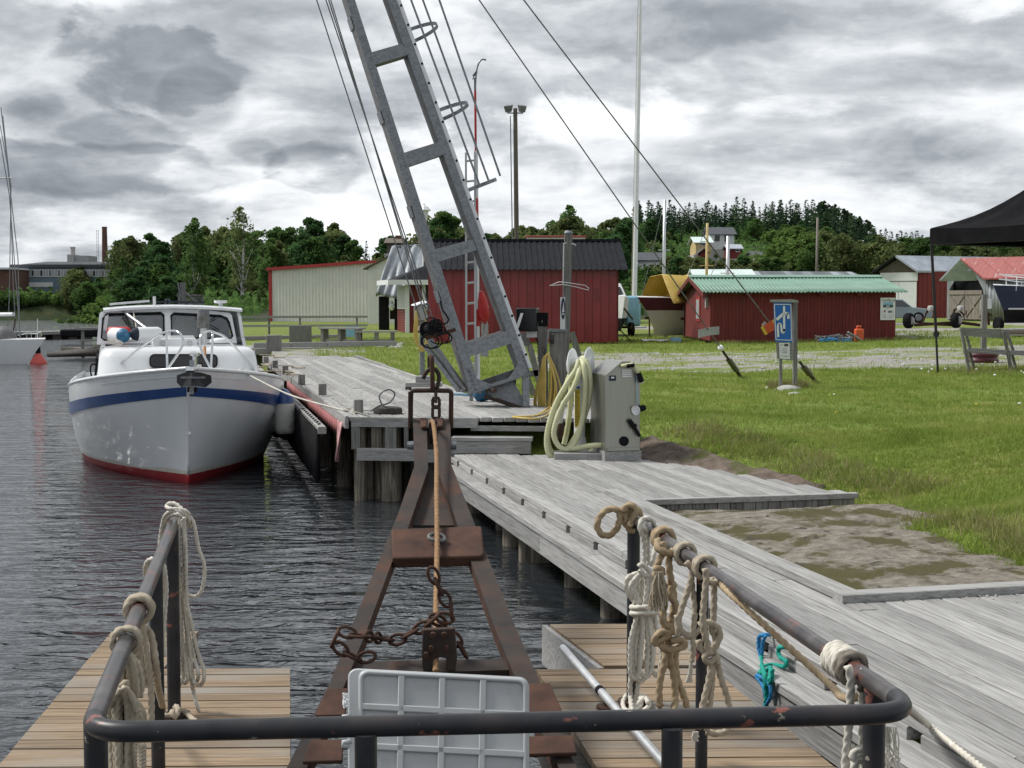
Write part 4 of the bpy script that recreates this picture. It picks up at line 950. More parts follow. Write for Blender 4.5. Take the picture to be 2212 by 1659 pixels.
# building whose red-edged roof shows over the shed
T,F,L = gable_house('red_trimmed_hall','white hall with a red edged roof just showing above the black shed roof',at_ground(1140,95),at_ground(1264,95),12,D(0,514,95).z - ground(0,95),.3,MT['cream'],MT['redtrim'],0.1,'x','hall')
# cream warehouse --------------------------------------------------------------------------
def warehouse():
 a,b = at_ground(587,112),at_ground(803,108);F = frame_of(a,b);L = (b - a).length;g = a.z
 z0,z1 = D(587,584,112).z - g,D(803,568,108).z - g
 T = thing('cream_warehouse','cream corrugated metal warehouse with a sloping red roof edge','warehouse',a)
 n = int(L / .30);base = []
 mb = MB(F)
 for k in range(n):
  x0,x1 = L * k / n,L * (k + 1) / n;h0,h1 = lerp(z0,z1,x0 / L),lerp(z0,z1,x1 / L);q = (x1 - x0)
  mb.hexa([(x0 + .02,-.05,-.3),(x0 + q * .55,-.05,-.3),(x0 + q * .7,.02,-.3),(x0,.02,-.3),(x0 + .02,-.05,h0),(x0 + q * .55,-.05,h0),(x0 + q * .7,.02,h0),(x0,.02,h0)])
 mb.build('cladding_ribs',MT['cream'],T)['kind'] = 'stuff'
 mb = MB(F);mb.hexa([(0,.0,-.3),(L,.0,-.3),(L,14,-.3),(0,14,-.3),(0,.0,z0),(L,.0,z1),(L,14,z1),(0,14,z0)]);mb.build('wall',MT['cream'],T)
 mb = MB(F);mb.hexa([(-.25,-.35,z0 - .02),(L + .1,-.35,z1 - .02),(L + .1,14.3,z1 - .02),(-.25,14.3,z0 - .02),(-.25,-.35,z0 + .2),(L + .1,-.35,z1 + .2),(L + .1,14.3,z1 + .2),(-.25,14.3,z0 + .2)]);mb.build('roof',MT['redtrim'],T)
 mb = MB(F);mb.box((-.16,-.12,-.2),(.12,.1,z0 - .02));mb.build('corner_trim',MT['redtrim'],T)
warehouse()
T,F,L = gable_house('cream_gabled_hall','cream gabled hall standing right of the warehouse behind the silver tarpaulin',at_ground(797,98),at_ground(1010,96),14,D(0,577,97).z - .95,D(0,524,97).z - D(0,577,97).z,MT['cream'],MT['brownboard'],.3,'y','hall')
for k in range(5): mb = MB(F);mb.box((L * k / 5 + .02,-.06,-.2),(L * (k + 1) / 5 - .02,-.005,D(0,577,97).z - 1.0));mb.build('wall_panel',MT['cream'],T)
# silver tarpaulin over a laid-up boat ------------------------------------------------------
def tarp_shelter():
 Y = 77.0;T = thing('tarpaulin_shelter','laid up boat wrapped in a draped silver grey tarpaulin on dark props','boat shelter',at_ground(860,Y))
 ridge = [D(846,533,Y + 1.5),D(880,531,Y + 2),D(930,529,Y + 2.5)];hem = [(812,634),(836,642),(862,646),(890,650),(945,640)]
 rows = [];n = 26;m = 14
 for j in range(m + 1):
  f = j / m;row_ = []
  for i in range(n + 1):
   k = i / n;top = Vector(ridge[0]).lerp(ridge[2],k);h = interp(k,[(i_ / 4,v) for i_,(u,v) in enumerate(hem)]);uu = interp(k,[(i_ / 4,u) for i_,(u,v) in enumerate(hem)])
   bot = D(uu,h,Y - 0.4 - 1.0 * k);p = top.lerp(bot,f)
   fold = 0.16 * math.sin(i * 1.35 + f * 1.2) * f ** .7 + 0.07 * math.sin(i * 2.9 + f * 5);p += Vector((0.25 * fold,-fold - 0.5 * math.sin(math.pi * f) * .5,0.08 * math.sin(i * .9) * (1 - f)))
   row_.append(p)
  rows.append(row_)
 mb = MB();mb.slab(rows,(0,.05,0));mb.build('tarpaulin',MT['tarp'],T,smooth=True)
 rows = []
 for j in range(7):
  f = j / 6;rows.append([Vector(ridge[0]).lerp(ridge[2],i / 4) + Vector((-.3 * f * (1 - i / 4),6 * f,-1.6 * f)) for i in range(5)])
 mb = MB();mb.slab(rows,(0,0,.05));mb.build('tarpaulin',MT['tarp'],T,smooth=True)
 rows = []
 for j in range(8):
  f = j / 7;A = Vector(ridge[0]).lerp(D(812,634,Y - .4),f);rows.append([A,A + Vector((-.2 * f,2,-.15)),A + Vector((0,4,-.5 * (1 - f)))])
 mb = MB();mb.slab(rows,(.05,0,0));mb.build('tarpaulin',MT['tarp'],T,smooth=True)
 for u0,u1,v in ((818,839,690),(852,862,688),(880,905,688)):
  p,q = D(u0,v,Y),D(u1,v,Y);mb = MB();mb.box((p.x,Y,ground(p.x,Y) - .1),(q.x,Y + .6,D(0,640,Y).z));mb.build('prop',MT['black'],T,bevel=.05)
 p,q = D(838,690,Y),D(858,690,Y);mb = MB();mb.box((p.x,Y + 1.2,p.z),(q.x,Y + 1.5,p.z + .8));mb.build('prop',MT['rust'],T)
 p = D(846,664,Y - .1);mb = MB();mb.lathe([(.03,.35),(.12,.25),(.17,.05),(.12,-.12),(.03,-.18)],p,n=12);mb.build('float_ball',MT['whiteplastic'],T,smooth=True)
tarp_shelter()
# kiosk --------------------------------------------------------------------------------------
def kiosk():
 c = at_ground(880,70);g = c.z;F = Frame(c,R(12));h = D(0,611,70).z - g;w,d = 3.2,2.6
 T = thing('red_kiosk','small dark red kiosk with white corner boards and a low black hipped roof','kiosk',c)
 F = Frame(c,R(4));lw = 1.05
 # left face runs back to the left; right face to the right
 Fl = Frame(c + Vector((-.62,1.9,0)),0);pl = Fl.o;ang = math.atan2(c.y - pl.y,c.x - pl.x);Fl = Frame(pl,ang);LL = (c - pl).length
 n = 9
 for k in range(n):
  z0 = .05 + k * .125
  mb = MB(Fl);mb.box((0,-.02,z0),(LL,.02,z0 + .118));mb.build('wall_board',MT['redpaint'],T)
 mb = MB(Fl);mb.box((.1,-.05,1.18),(LL - .1,.03,h - .12));wf = mb.build('window',MT['white'],T)
 for k in range(5): mb = MB(Fl);mb.box((.2 + k * (LL - .4) / 5,-.065,1.25),(.2 + (k + .7) * (LL - .4) / 5,-.052,h - .2));mb.build('curtain',MT['housewhite'],wf)
 Fr = Frame(c,R(8));LR = 2.6
 mb = MB(Fr);mb.box((.02,0,0),(LR,.05,h));mb.build('wall',MT['redpaint'],T)
 mb = MB(Fr);mb.box((0.02,.05,0),(LR,2.0,h));mb.build('wall',MT['redpaint'],T)
 mb = MB(Fr);mb.box((-.10,-.07,0),(.10,.06,h - .02));mb.build('corner_board',MT['white'],T)
 mb = MB(Fr);mb.box((.72,-.05,.9),(.90,-.004,h - .05));mb.build('window_trim',MT['white'],T)
 mb = MB(Fr);mb.box((.92,-.03,1.05),(1.6,-.004,h - .1));mb.build('window',MT['glass'],T)
 apex = Fr((1.15,1.0,h + .95));e = [Fr((-.95,-.75,h)),Fr((LR + .3,-.5,h)),Fr((LR + .3,2.4,h)),Fr((-1.35,2.4,h))]
 mb = MB();mb.add(e + [apex],[(0,1,4),(1,2,4),(2,3,4),(3,0,4),(3,2,1,0)]);mb.build('roof',MT['blackroof'],T)
 for p,q in ((e[0],e[1]),(e[3],e[0])):
  mb = MB();mb.beam(p + Vector((0,0,.02)),q + Vector((0,0,.02)),.06,.24);mb.build('fascia',MT['white'],T)
kiosk()
# green-roofed shed ---------------------------------------------------------------------------
def green_shed():
 a,b = at_ground(1535,49.0),at_ground(1934,49.0);g = min(a.z,b.z) - .02;a.z = b.z = g;F = frame_of(a,b);L = (b - a).length
 ze = D(1700,630,48.6).z - g;zr = D(1700,598,52).z - g;dp = 7.4
 T = thing('green_roofed_shed','low dark red board shed with a mint green corrugated roof','shed',a)
 n = 52;w = L / n
 for k in range(n):
  mb = MB(F);mb.box((k * w + .004,0,.12),((k + 1) * w - .004,.022 + (k % 2) * .006,ze - .02));mb.build('wall_board',MT['redpaint'],T)
 n2 = 40;w2 = dp / n2
 for k in range(n2):
  hh = ze + (zr - ze) * (1 - abs(k + .5 - n2 / 2) / (n2 / 2));mb = MB(F);mb.box((-.02,.02 + k * w2 + .004,.12),(.0,.02 + (k + 1) * w2 - .004,hh - .03));mb.build('wall_board',MT['redpaint'],T)
 mb = MB(F);mb.box((.0,.03,.1),(L,dp,ze - .03));mb.add([(0.002,.03,ze - .03),(0.002,dp,ze - .03),(0.002,dp / 2,zr - .05)],[(2,1,0)]);mb.add([(L,.03,ze - .03),(L,dp,ze - .03),(L,dp / 2,zr - .05)],[(0,1,2)]);mb.build('wall',MT['redpaint'],T)
 mb = MB(F);mb.box((.05,.08,-.2),(L - .05,dp - .1,.12));mb.build('plinth',MT['black'],T)
 k = (zr - ze) / (dp / 2)
 for part in range(2):
  x0,x1 = (-.32,L * .52) if part == 0 else (L * .52 - .05,L + .35)
  mb = MB(F);mb.corr((x0,-.32,ze - .32 * k + .03 + .012 * part),(x1 - x0,0,0),(0,dp / 2 + .32,(zr - ze) + .32 * k),.13,.024,(0,-k,1),.01);mb.build('roof_sheet',MT['greenroof'],T,smooth=True)
 mb = MB(F);mb.corr((-.32,dp + .32,ze - .32 * k + .03),(L + .67,0,0),(0,-dp / 2 - .32,(zr - ze) + .32 * k),.13,.024,(0,k,1),.01);mb.build('roof_sheet',MT['greenroof'],T,smooth=True)
 mb = MB(F);mb.hexa([(-.33,dp / 2 - .6,zr - .6 * k + .07),(L + .36,dp / 2 - .6,zr - .6 * k + .07),(L + .36,dp / 2,zr + .06),(-.33,dp / 2,zr + .06),(-.33,dp / 2 - .6,zr - .6 * k + .09),(L + .36,dp / 2 - .6,zr - .6 * k + .09),(L + .36,dp / 2,zr + .09),(-.33,dp / 2,zr + .09)]);mb.build('ridge_cap',MT['greenroof'],T)
 for y0,y1,z0,z1 in ((-.32,dp / 2,ze - .32 * k,zr),(dp / 2,dp + .32,zr,ze - .32 * k)):
  mb = MB(F);mb.beam((-.30,y0,z0 - .06),(-.30,y1,z1 - .06),.04,.16);mb.build('barge_board',MT['redpaint'],T)
 mb = MB(F);mb.box((-.05,2.5,.75),(-.005,3.6,1.65));wf = mb.build('window',MT['redtrim'],T)
 mb = MB(F);mb.box((-.065,2.65,.85),(-.045,3.45,1.55));mb.build('pane',MT['greybox'],wf)
 mb = MB(F);mb.box((-.1,.55,ze - .55),(-.02,.8,ze - .2));mb.build('vent_box',MT['greybox'],T)
 for f in (.18,.38,.58,.78): mb = MB(F);mb.box((L * f,-.25,ze - .12),(L * f + .2,-.002,ze - .055));mb.build('rafter_end',MT['redpaint'],T)
 # notice board on the wall: its own thing
 x0,x1 = L * (1900 - 1535) / 399,L * (1932 - 1535) / 399;z1 = D(1915,643,49.3).z - g;z0 = D(1915,691,49.3).z - g
 P = thing('notice_board','white poster board with a lake picture at the right end of the red shed wall','notice board',F((x0,0,z0)))
 mb = MB(F);mb.box((x0,-.05,z0),(x1,-.035,z1));mb.build('board',MT['signwhite'],P)
 def strip(nm,m,fx0,fx1,fz0,fz1,y=-.054): mb = MB(F);mb.box((lerp(x0,x1,fx0),y,lerp(z0,z1,fz0)),(lerp(x0,x1,fx1),y + .003,lerp(z0,z1,fz1)));mb.build(nm,m,P)
 strip('picture',MT['skyblue'],.18,.84,.56,.80);strip('picture',mat('picture_hills',[(0.02,0.04,0.05),(0.05,0.08,0.09)],8),.18,.84,.56,.68,-.0575);strip('picture',MT['signwhite'],.36,.62,.60,.64,-.061)
 strip('logo',MT['ink'],.52,.78,.33,.40);strip('logo',MT['redtrim'],.24,.34,.34,.44);strip('logo',MT['ink'],.26,.36,.21,.24)
 mb = MB(F);pts = []
 for i in range(28):
  a_ = 2 * math.pi * i / 28;xx = .5 + .41 * math.cos(a_) * (1 - .08 * math.cos(4 * a_));zz = .27 + .20 * math.sin(a_) * (1 + .10 * math.cos(2 * a_));pts.append((lerp(x0,x1,xx),-.054,lerp(z0,z1,zz)))
 mb.tube(pts,.006,4,closed=True);mb.build('emblem',MT['greybox'],P)
 def text(s,fx,fz,size,al='LEFT'):
  cu = bpy.data.curves.new('lettering','FONT');cu.body = s;cu.size = size;cu.align_x = al;cu.extrude = .001;tmp = bpy.data.objects.new('lettering',cu);me = bpy.data.meshes.new_from_object(tmp);bpy.data.objects.remove(tmp);o = bpy.data.objects.new('lettering',me);COL.objects.link(o);me.materials.clear();me.materials.append(MT['ink'])
  o.location = F((lerp(x0,x1,fx),-.053,lerp(z0,z1,fz)));o.rotation_euler = (R(90),0,F.yaw);attach(o,P)
 text('Norrfjärden',.12,.83,.10)
 for a_,b_,c_,d_ in ((.38,.62,.915,.935),(.17,.42,.135,.16),(.52,.82,.25,.262),(.52,.82,.18,.19),(.54,.8,.15,.158)): strip('print',MT['greybox'],a_,b_,c_,d_)
 return F,L,g
GS = green_shed()
# long low sheds behind it --------------------------------------------------------------------
T,F,L = gable_house('pale_roofed_shed','shed with a pale teal roof showing behind the left end of the green roof',at_ground(1520,66),at_ground(1632,66),6,D(0,612,66).z - 1.1,D(0,580,68).z - D(0,612,66).z,MT['brownboard'],MT['tealroof'],.3,'x','shed')
T,F,L = gable_house('long_patched_shed','long low shed with a patched dark and silver roof behind the green roof',at_ground(1640,74),at_ground(1898,76),7,D(0,612,75).z - 1.15,D(0,586,77).z - D(0,612,75).z,MT['brownboard'],MT['patchroof'],.3,'x','shed')
# boat barn -------------------------------------------------------------------------------------
def boat_barn():
 Y = 112;a,b = at_ground(1899,Y),at_ground(1981,Y - 2);a.z = b.z = min(a.z,b.z);g = a.z;F = frame_of(a,b);L = (b - a).length
 ze = D(0,588,Y).z - g;zr = D(0,560,Y).z - g;dp = 13
 T = thing('boat_barn','tall boat barn with white doors red side wall and blue grey roof','barn',a)
 mb = MB(F);mb.box((0,0,-.3),(L,dp,ze));mb.build('wall',MT['redbarn'],T)
 n = 22;mb = MB(F)
 # side wall turned a little so that it shows
 S0,S1 = Vector((L,0,0)),Vector((L + 3.6,5.5,0))
 Fs = Frame(F((L,.05,0)),F.yaw + R(34));Ls = 4.6
 for k in range(14): mb = MB(Fs);mb.box((k * Ls / 14 + .02,-.05,0),((k + 1) * Ls / 14 - .02,.05,ze));mb.build('side_panel',MT['redbarn'],T)
 for k,(x0,x1) in enumerate(((.03,.50),(.51,.97))): mb = MB(F);mb.box((L * x0,-.06,0),(L * x1,-.005,ze - .75));mb.build('door',MT['white'],T)
 mb = MB(F);mb.box((.05,-.1,ze - .7),(L - .02,-.005,ze - .05));mb.build('lintel_board',MT['white'],T)
 mb = MB(F);mb.prism([(-.2,-.05,ze),(L + .1,-.05,ze),(L * .47,-.05,zr)],(0,.3,0));mb.build('gable',MT['brownboard'],T)
 ap = (L * .47,-.4,zr + .1)
 mb = MB(F);mb.hexa([(-.5,-.5,ze - .15),ap,(ap[0] + 5.2,dp,zr + .02),(-.5 + 1,dp,ze - .15),(-.5,-.5,ze + .05),(ap[0],-.5,zr + .25),(ap[0] + 5.2,dp,zr + .2),(.5,dp,ze + .05)]);mb.build('roof',MT['blackroof'],T)
 mb = MB(F);mb.hexa([(ap[0],-.5,zr + .1),(L + .15,-.5,ze - .08),(L + 5.0,7,ze - .08),(ap[0] + 5.4,7,zr + .02),(ap[0],-.5,zr + .26),(L + .15,-.5,ze + .08),(L + 5.0,7,ze + .08),(ap[0] + 5.4,7,zr + .2)]);mb.build('roof',MT['greyroof'],T)
boat_barn()
def iron_shed():
 Y = 95;a,b = at_ground(2044,Y),at_ground(2127,Y - 3);a.z = b.z = min(a.z,b.z);g = a.z;F = frame_of(a,b);L = (b - a).length
 ze = D(0,604,Y).z - g;zr = D(0,564,Y).z - g
 T = thing('corrugated_shed','grey corrugated iron shed with a faded red roof and weathered double doors','shed',a)
 ux = lambda f: L * f
 # front with a many-sided opening
 outer = [(0,0),(0,ze),(L / 2 * .9,zr),(L,ze),(L,0)]
 zt,zm = D(0,587,Y).z - g,D(0,626,Y).z - g
 op = [(ux(.06),0),(ux(.06),zm),(ux(.32),zt),(ux(.68),zt),(ux(.93),zm),(ux(.93),0)]
 mb = MB(F)
 def quad(ps): mb.prism([(x,0,z) for x,z in ps],(0,.06,0))
 quad([(0,0),op[0],op[1],(0,ze)]);quad([(0,ze),op[1],op[2],(L * .45,zr)]);quad([op[2],op[3],(L * .45,zr)]);quad([op[3],op[4],(L,ze),(L * .45,zr)]);quad([op[4],op[5],(L,0),(L,ze)])
 mb.build('front_sheet',MT['greycorr'],T)
 mb = MB(F);mb.prism([(.05,.45,0),(L - .05,.45,0),(L - .05,.45,ze),(L * .45,.45,zr - .1),(.05,.45,ze)],(0,.05,0));mb.build('shade_backing',MT['black'],T)  # black sheet added close behind the opening, standing for the shaded interior
 mb = MB(F);mb.box((.02,.08,0),(.1,6,ze));mb.box((.1,.1,-.02),(L - .1,6,.02));mb.build('wall',MT['greycorr'],T)
 for x0,x1 in ((.065,.48),(.49,.925)):
  n = 5;d0 = None
  for k in range(n):
   mb = MB(F);mb.box((ux(lerp(x0,x1,k / n)) + .01,-.05,.1),(ux(lerp(x0,x1,(k + 1) / n)) - .01,-.01,zm - .1));mb.build('door_board',MT['greyboard'],T)
  mb = MB(F);mb.beam((ux(x0) + .1,-.08,zm - .4),(ux(x1) - .1,-.08,.3),.05,.14,(0,0,1));mb.beam((ux(x0) + .1,-.075,.3),(ux(x1) - .1,-.075,zm - .4),.05,.14);mb.build('door_brace',MT['greyboard'],T)
  mb = MB(F);mb.box((ux(x0),-.1,zm - .32),(ux(x1),-.055,zm - .05));mb.build('door_rail',MT['greyboard'],T)
 Fs = Frame(F((L,.05,0)),F.yaw + R(12));mb = MB(Fs);mb.corr((0,0,0),(7,0,0),(0,0,ze),.24,.035,(0,-1,0),.02);mb.build('side_sheet',MT['greycorr'],T,smooth=True)
 R0 = Vector(F((L * .45,-.4,zr + .06)));E0 = Vector(F((L + .2,-.4,ze - .05)));gx = Vector(Fs((8,1.0,0))) - Vector(Fs((0,0,0)))
 for k in range(6):
  A,B = R0 + gx * (k / 6),R0 + gx * ((k + 1) / 6 - .004);C,D_ = E0 + gx * ((k + 1) / 6 - .004),E0 + gx * (k / 6);up = Vector((0,0,.1))
  mb = MB();mb.hexa([D_,C,B,A,D_ + up,C + up,B + up,A + up]);mb.build('roof_sheet',MT['redroof'],T)
 L0_ = Vector(F((-.3,-.4,ze - .1)));mb = MB();up = Vector((0,0,.1));mb.hexa([L0_,R0,R0 + gx,L0_ + gx,L0_ + up,R0 + up,R0 + gx + up,L0_ + gx + up]);mb.build('roof',MT['greyroof'],T)
iron_shed()
# houses on the hill ----------------------------------------------------------------------------
def hill_house(name,label,u0,u1,v_base,v_eave,v_ridge,Y,wall,roof,axis='x',windows=(),depth=6,cat='house',chimney=None,over=.35):
 a,b = D(u0,v_base,Y),D(u1,v_base,Y);h = D(0,v_eave,Y).z - a.z;r = D(0,v_ridge,Y).z - D(0,v_eave,Y).z
 # stands on its own terrace cut in the slope
 T,F,L = gable_house(name,label,a,b,depth,h,r,wall,roof,over,axis,cat,windows,chimney)
 mb = MB(F);mb.box((-.3,-.3,-6),(L + .3,depth + .3,-.6));mb.build('plinth',MT['concrete'],T)
hill_house('white_house','white house with a dark roof high on the wooded hill',1533,1586,529,506,490,195,MT['housewhite'],MT['houseroof'],'x',((.3,.5,.7,.8),(.7,.5,.7,.8)))
hill_house('yellow_house','pale yellow house with a light roof left of the white hill house',1503,1536,540,524,511,190,MT['yellowwall'],MT['tealroof'],'x',((.5,.6,.5,.5),))
hill_house('red_barn','little red barn with a grey roof below the white hill house',1574,1600,549,537,528,185,MT['redpaint'],MT['greyroof'],'x',((.75,.35,.35,.22),),4,'barn')
hill_house('red_hut','tiny red hut hidden among bushes under the yellow house',1514,1527,551,543,538,184,MT['redpaint'],MT['houseroof'],'y',(),3,'hut')
hill_house('white_cottage','white cottage with a dark roof half hidden right of the red barn',1629,1660,562,552,543,180,MT['housewhite'],MT['houseroof'],'x',(),5)
hill_house('grey_roofed_house','white house with a charcoal roof right of the flagpole',1379,1431,590,562,545,160,MT['housewhite'],MT['houseroof'],'x',((.55,.35,.5,.6),(.8,.35,.5,.6)),6)
hill_house('brown_roofed_house','house with a brown roof and chimney above the silver tarpaulin',836,866,536,525,514,165,MT['brownboard'],MT['brownboard'],'x',(),5,'house',(.7,.5,.4))
# factory across the lake -------------------------------------------------------------------------
def factory():
 Y = 235;a,b = D(30,640,Y),D(250,640,Y);a.z = b.z = 1.5;F = frame_of(a,b);L = (b - a).length;g = 1.5
 zt = D(0,578,Y).z - g;s = L / 220
 T = thing('factory','long blue grey factory with a strip of windows across the lake','factory',a)
 mb = MB(F);mb.box((0,0,-1),(L,10,zt));mb.build('wall',MT['bluewall'],T)
 mb = MB(F);mb.box((-.4,-.5,zt),(L,10.5,zt + .5));mb.hexa([(1,0,zt + .5),(L,0,zt + .5),(L,10,zt + .5),(1,10,zt + .5),(5,1.2,zt + 1.0),(L,1.2,zt + 1.0),(L,9,zt + 1.0),(5,9,zt + 1.0)]);mb.build('roof',MT['houseroof'],T)
 z0,z1 = D(0,596,Y).z - g,D(0,584,Y).z - g
 mb = MB(F);mb.box((s * 20,-.12,z0 - .15),(L * .95,-.01,z1 + .15));band = mb.build('window_band',MT['housewhite'],T)
 n = 30
 for k in range(n):
  if k == 18: continue
  x0 = s * 20 + (L * .95 - s * 20) * k / n;x1 = s * 20 + (L * .95 - s * 20) * (k + 1) / n;mb = MB(F);mb.box((x0 + .06,-.16,z0),(x1 - .06,-.125,z1));mb.build('pane',MT['greybox'] if k % 3 else MT['glass'],band)
 z0,z1 = D(0,620,Y).z - g,D(0,610,Y).z - g
 mb = MB(F);mb.box((s * 22,-.12,z0),(s * 85,-.01,z1));mb.build('lower_band',MT['housewhite'],T)
 mb = MB(F);mb.box((s * 118,2,zt + 1),(s * 155,7,zt + D(0,557,Y).z - D(0,576,Y).z + 0.6));mb.build('roof_house',MT['greybox'],T)
 mb = MB(F);mb.lathe([(.40,0),(.37,1.5),(.46,1.9)],(s * 117,3,zt + 1.6),n=14);mb.build('vent_stack',MT['concrete'],T,smooth=40)
 mb = MB(F);mb.box((s * 110,1.6,zt + .6),(s * 124,5,zt + 2.2));mb.build('roof_house',MT['concrete'],T)
 p = D(228,640,250);p.z = 2;mb = MB();top = D(0,493,250).z - 2;mb.lathe([(.62,-1),(.56,top * .4),(.43,top),(.47,top + .02),(.47,top + .25)],p,n=18)
 T2 = thing('factory_chimney','tall dark brick factory chimney at the left edge of the wood','chimney',p);mb.build('stack',MT['brick'],T2,smooth=40)
 mb = MB()
 for sx in (-1.35,-1.05): mb.tube([p + Vector((sx,-.1,7)),p + Vector((sx,-.1,top - .3))],.03,4)
 for z in np.arange(7,top - .3,.6): mb.tube([p + Vector((-1.35,-.1,z)),p + Vector((-1.05,-.1,z))],.025,4)
 mb.build('ladder',MT['galv_dirty'],T2)
factory()
mb = MB();a = D(-70,600,228);mb.box((a.x,228,1),(D(31,600,228).x,236,D(0,582,228).z));T = thing('brown_works_hall','brown hall with a white roof edge at the far left edge','hall',a);mb.build('wall',MT['brick'],T)
mb = MB();mb.box((a.x - .3,227.4,D(0,582,228).z),(D(31,600,228).x + .2,236.5,D(0,578,228).z));mb.build('roof',MT['housewhite'],T)
# ---------------------------------------------------------------- the white motor boat
BF = Frame((-4.22,18.4,0),R(16))
def motor_boat():
 T = thing('motor_boat','white motor boat with a blue stripe moored bow on at the high jetty','boat',BF((0,3,0)))
 LEN = 7.2
 QS = [0,.03,.09,.18,.32,.5,.72,1.0,1.35,1.75,2.2,2.7,3.3,4.2,5.4,LEN]
 sheer = lambda q: 1.15 + 0.37 * max(0,1 - q / 3.1) ** 1.25
 s_top = lambda q: 0.885 + 0.395 * max(0,1 - q / 3.1) ** 1.25
 s_bot = lambda q: 0.71 + 0.45 * max(0,1 - q / 3.1) ** 1.25
 stem = lambda z: -0.30 * max(0,z) / 1.5 - (0.0 if z >= 0 else z * 1.2)
 def hb(q,z):
  B = interp(z,[(-.5,1.0),(-.2,1.24),(0,1.36),(.4,1.47),(.8,1.53),(1.2,1.53),(1.6,1.52)])
  p = interp(z,[(-.5,1.4),(0,1.75),(.5,2.35),(1.0,3.0),(1.5,3.4)]);Lf = interp(z,[(-.5,4.2),(0,3.7),(1.2,3.2)])
  b = B * (1 - max(0,1 - q / Lf) ** p);return b * (1 - 0.10 * smooth(4.5,LEN,q))
 def pt(q,z,sd,out=0.0): return BF((sd * (hb(q,z) + out),stem(z) + q,z))
 def band(name,z0,z1,n,m,out=0.0):
  mb = MB()
  for sd in (-1,1):
   rows = []
   for i in range(n + 1):
    rows.append([pt(q,lerp(z0(q),z1(q),i / n),sd,out) for q in QS])
   mb.grid(rows if sd < 0 else rows[::-1])
  z0_,z1_ = z0(LEN),z1(LEN)
  mb.add([pt(LEN,z0_,-1,out),pt(LEN,z0_,1,out),pt(LEN,z1_,1,out),pt(LEN,z1_,-1,out)],[(0,1,2,3)])
  return mb.build(name,m,T,smooth=60)
 band('hull_bottom',lambda q: -.45,lambda q: .125,4,MT['hullred'])
 hull = band('hull',lambda q: .125,lambda q: sheer(q),12,MT['gel'])
 band('blue_stripe',s_bot,s_top,3,MT['hullblue'],0.014)
 band('waterline_stain',lambda q: .124,lambda q: .165 + .02 * math.sin(q * 5),1,mat('waterline_scum',[(0.50,0.47,0.40),(0.62,0.60,0.55)],6,(1,1,3),rough=.5),.0025)
 mb = MB()
 for sd in (-1,1): mb.tube([pt(q,sheer(q),sd,-.012) for q in QS],.026,8)
 mb.build('toe_rail',MT['gel'],T,smooth=True)
 for z0_,z1_,m_ in ((.125,1.5,'gel'),(-.3,.125,'hullred')): mb = MB();mb.tube([pt(0,z,1,.0) + BF((0,-.012,0)) - BF((0,0,0)) for z in np.linspace(z0_,z1_,10)],.018,8);mb.build('stem',MT[m_],T,smooth=True)
 mb = MB();rows = []
 for q in QS: rows.append([BF((k * (hb(q,sheer(q)) - .02),stem(sheer(q)) + q,sheer(q) - .10 + .04 * (1 - k * k))) for k in (-1,-.6,-.2,.2,.6,1)])
 mb.grid(rows);mb.build('deck',MT['gel'],T,smooth=True)
 # trunk cabin (rounded box) ------------------------------------------------
 def ring(y0,y1,hw,z,rad,n=5):
  pts = []
  for cx,cy,a0 in ((hw - rad,y0 + rad,-90),(hw - rad,y1 - rad,0),(-hw + rad,y1 - rad,90),(-hw + rad,y0 + rad,180)):
   for k in range(n + 1):
    a = R(a0 + 90 * k / n);pts.append(BF((cx + rad * math.cos(a),cy + rad * math.sin(a),z)))
  return pts
 mb = MB()
 secs = [(1.55,6.4,1.15,1.02,.28),(1.66,6.4,1.13,1.30,.28),(1.80,6.4,1.10,1.58,.28),(1.86,6.4,1.07,1.66,.26),(1.95,6.4,1.0,1.71,.22),(2.2,6.4,.8,1.73,.15)]
 rows = [ring(a,b,c,z,r) for a,b,c,z,r in secs];mb.grid(rows,closed_u=True);mb.add(rows[-1],[tuple(range(len(rows[-1])))]);mb.build('cabin_trunk',MT['gel'],T,smooth=50)
 cv = lambda x,y: ((200 + x * .4822) / 1.736,(1050 + y * .4822) / 1.736)
 # front window of the trunk: plane leaning back
 n0 = BF((0,1.66,1.30));nrm = (Vector(BF((0,-1,.33))) - Vector(BF((0,0,0))))
 def on_front(x,y,off=0.0): return PL(*cv(x,y),n0 + nrm.normalized() * off,nrm)
 def rrect(x0,y0,x1,y1,r,n=5):
  pts = []
  for cx,cy,a0 in ((x1 - r,y0 + r,-90),(x1 - r,y1 - r,0),(x0 + r,y1 - r,90),(x0 + r,y0 + r,180)):
   for k in range(n + 1): a = R(a0 + 90 * k / n);pts.append((cx + r * math.cos(a),cy + r * math.sin(a)))
  return pts
 P = [on_front(x,y,.014) for x,y in rrect(752,580,1274,680,34)]
 mb = MB();mb.prism(P,nrm.normalized() * -.02);w = mb.build('front_window',MT['darkglass'],T);mb = MB();mb.tube(P,.010,6,closed=True);mb.build('window_gasket',MT['black'],w,smooth=True)
 # side windows
 for y0,y1 in ((2.35,2.85),(3.2,4.2)):
  for sd in (-1,1):
   q = [BF((sd * 1.145,y0,1.22)),BF((sd * 1.145,y1,1.22)),BF((sd * 1.105,y1,1.56)),BF((sd * 1.105,y0 + .06,1.56))]
   off = Vector(BF((sd * .02,0,0))) - Vector(BF((0,0,0)));mb = MB();mb.prism(q,off);w = mb.build('side_window',MT['darkglass'],T);mb = MB();mb.tube([p + off for p in q],.016,6,closed=True);mb.build('window_gasket',MT['black'],w)
 # wheelhouse -------------------------------------------------------------
 yb,yt,zb,zt,hb_,ht = 3.15,3.42,1.70,2.215,1.065,1.0
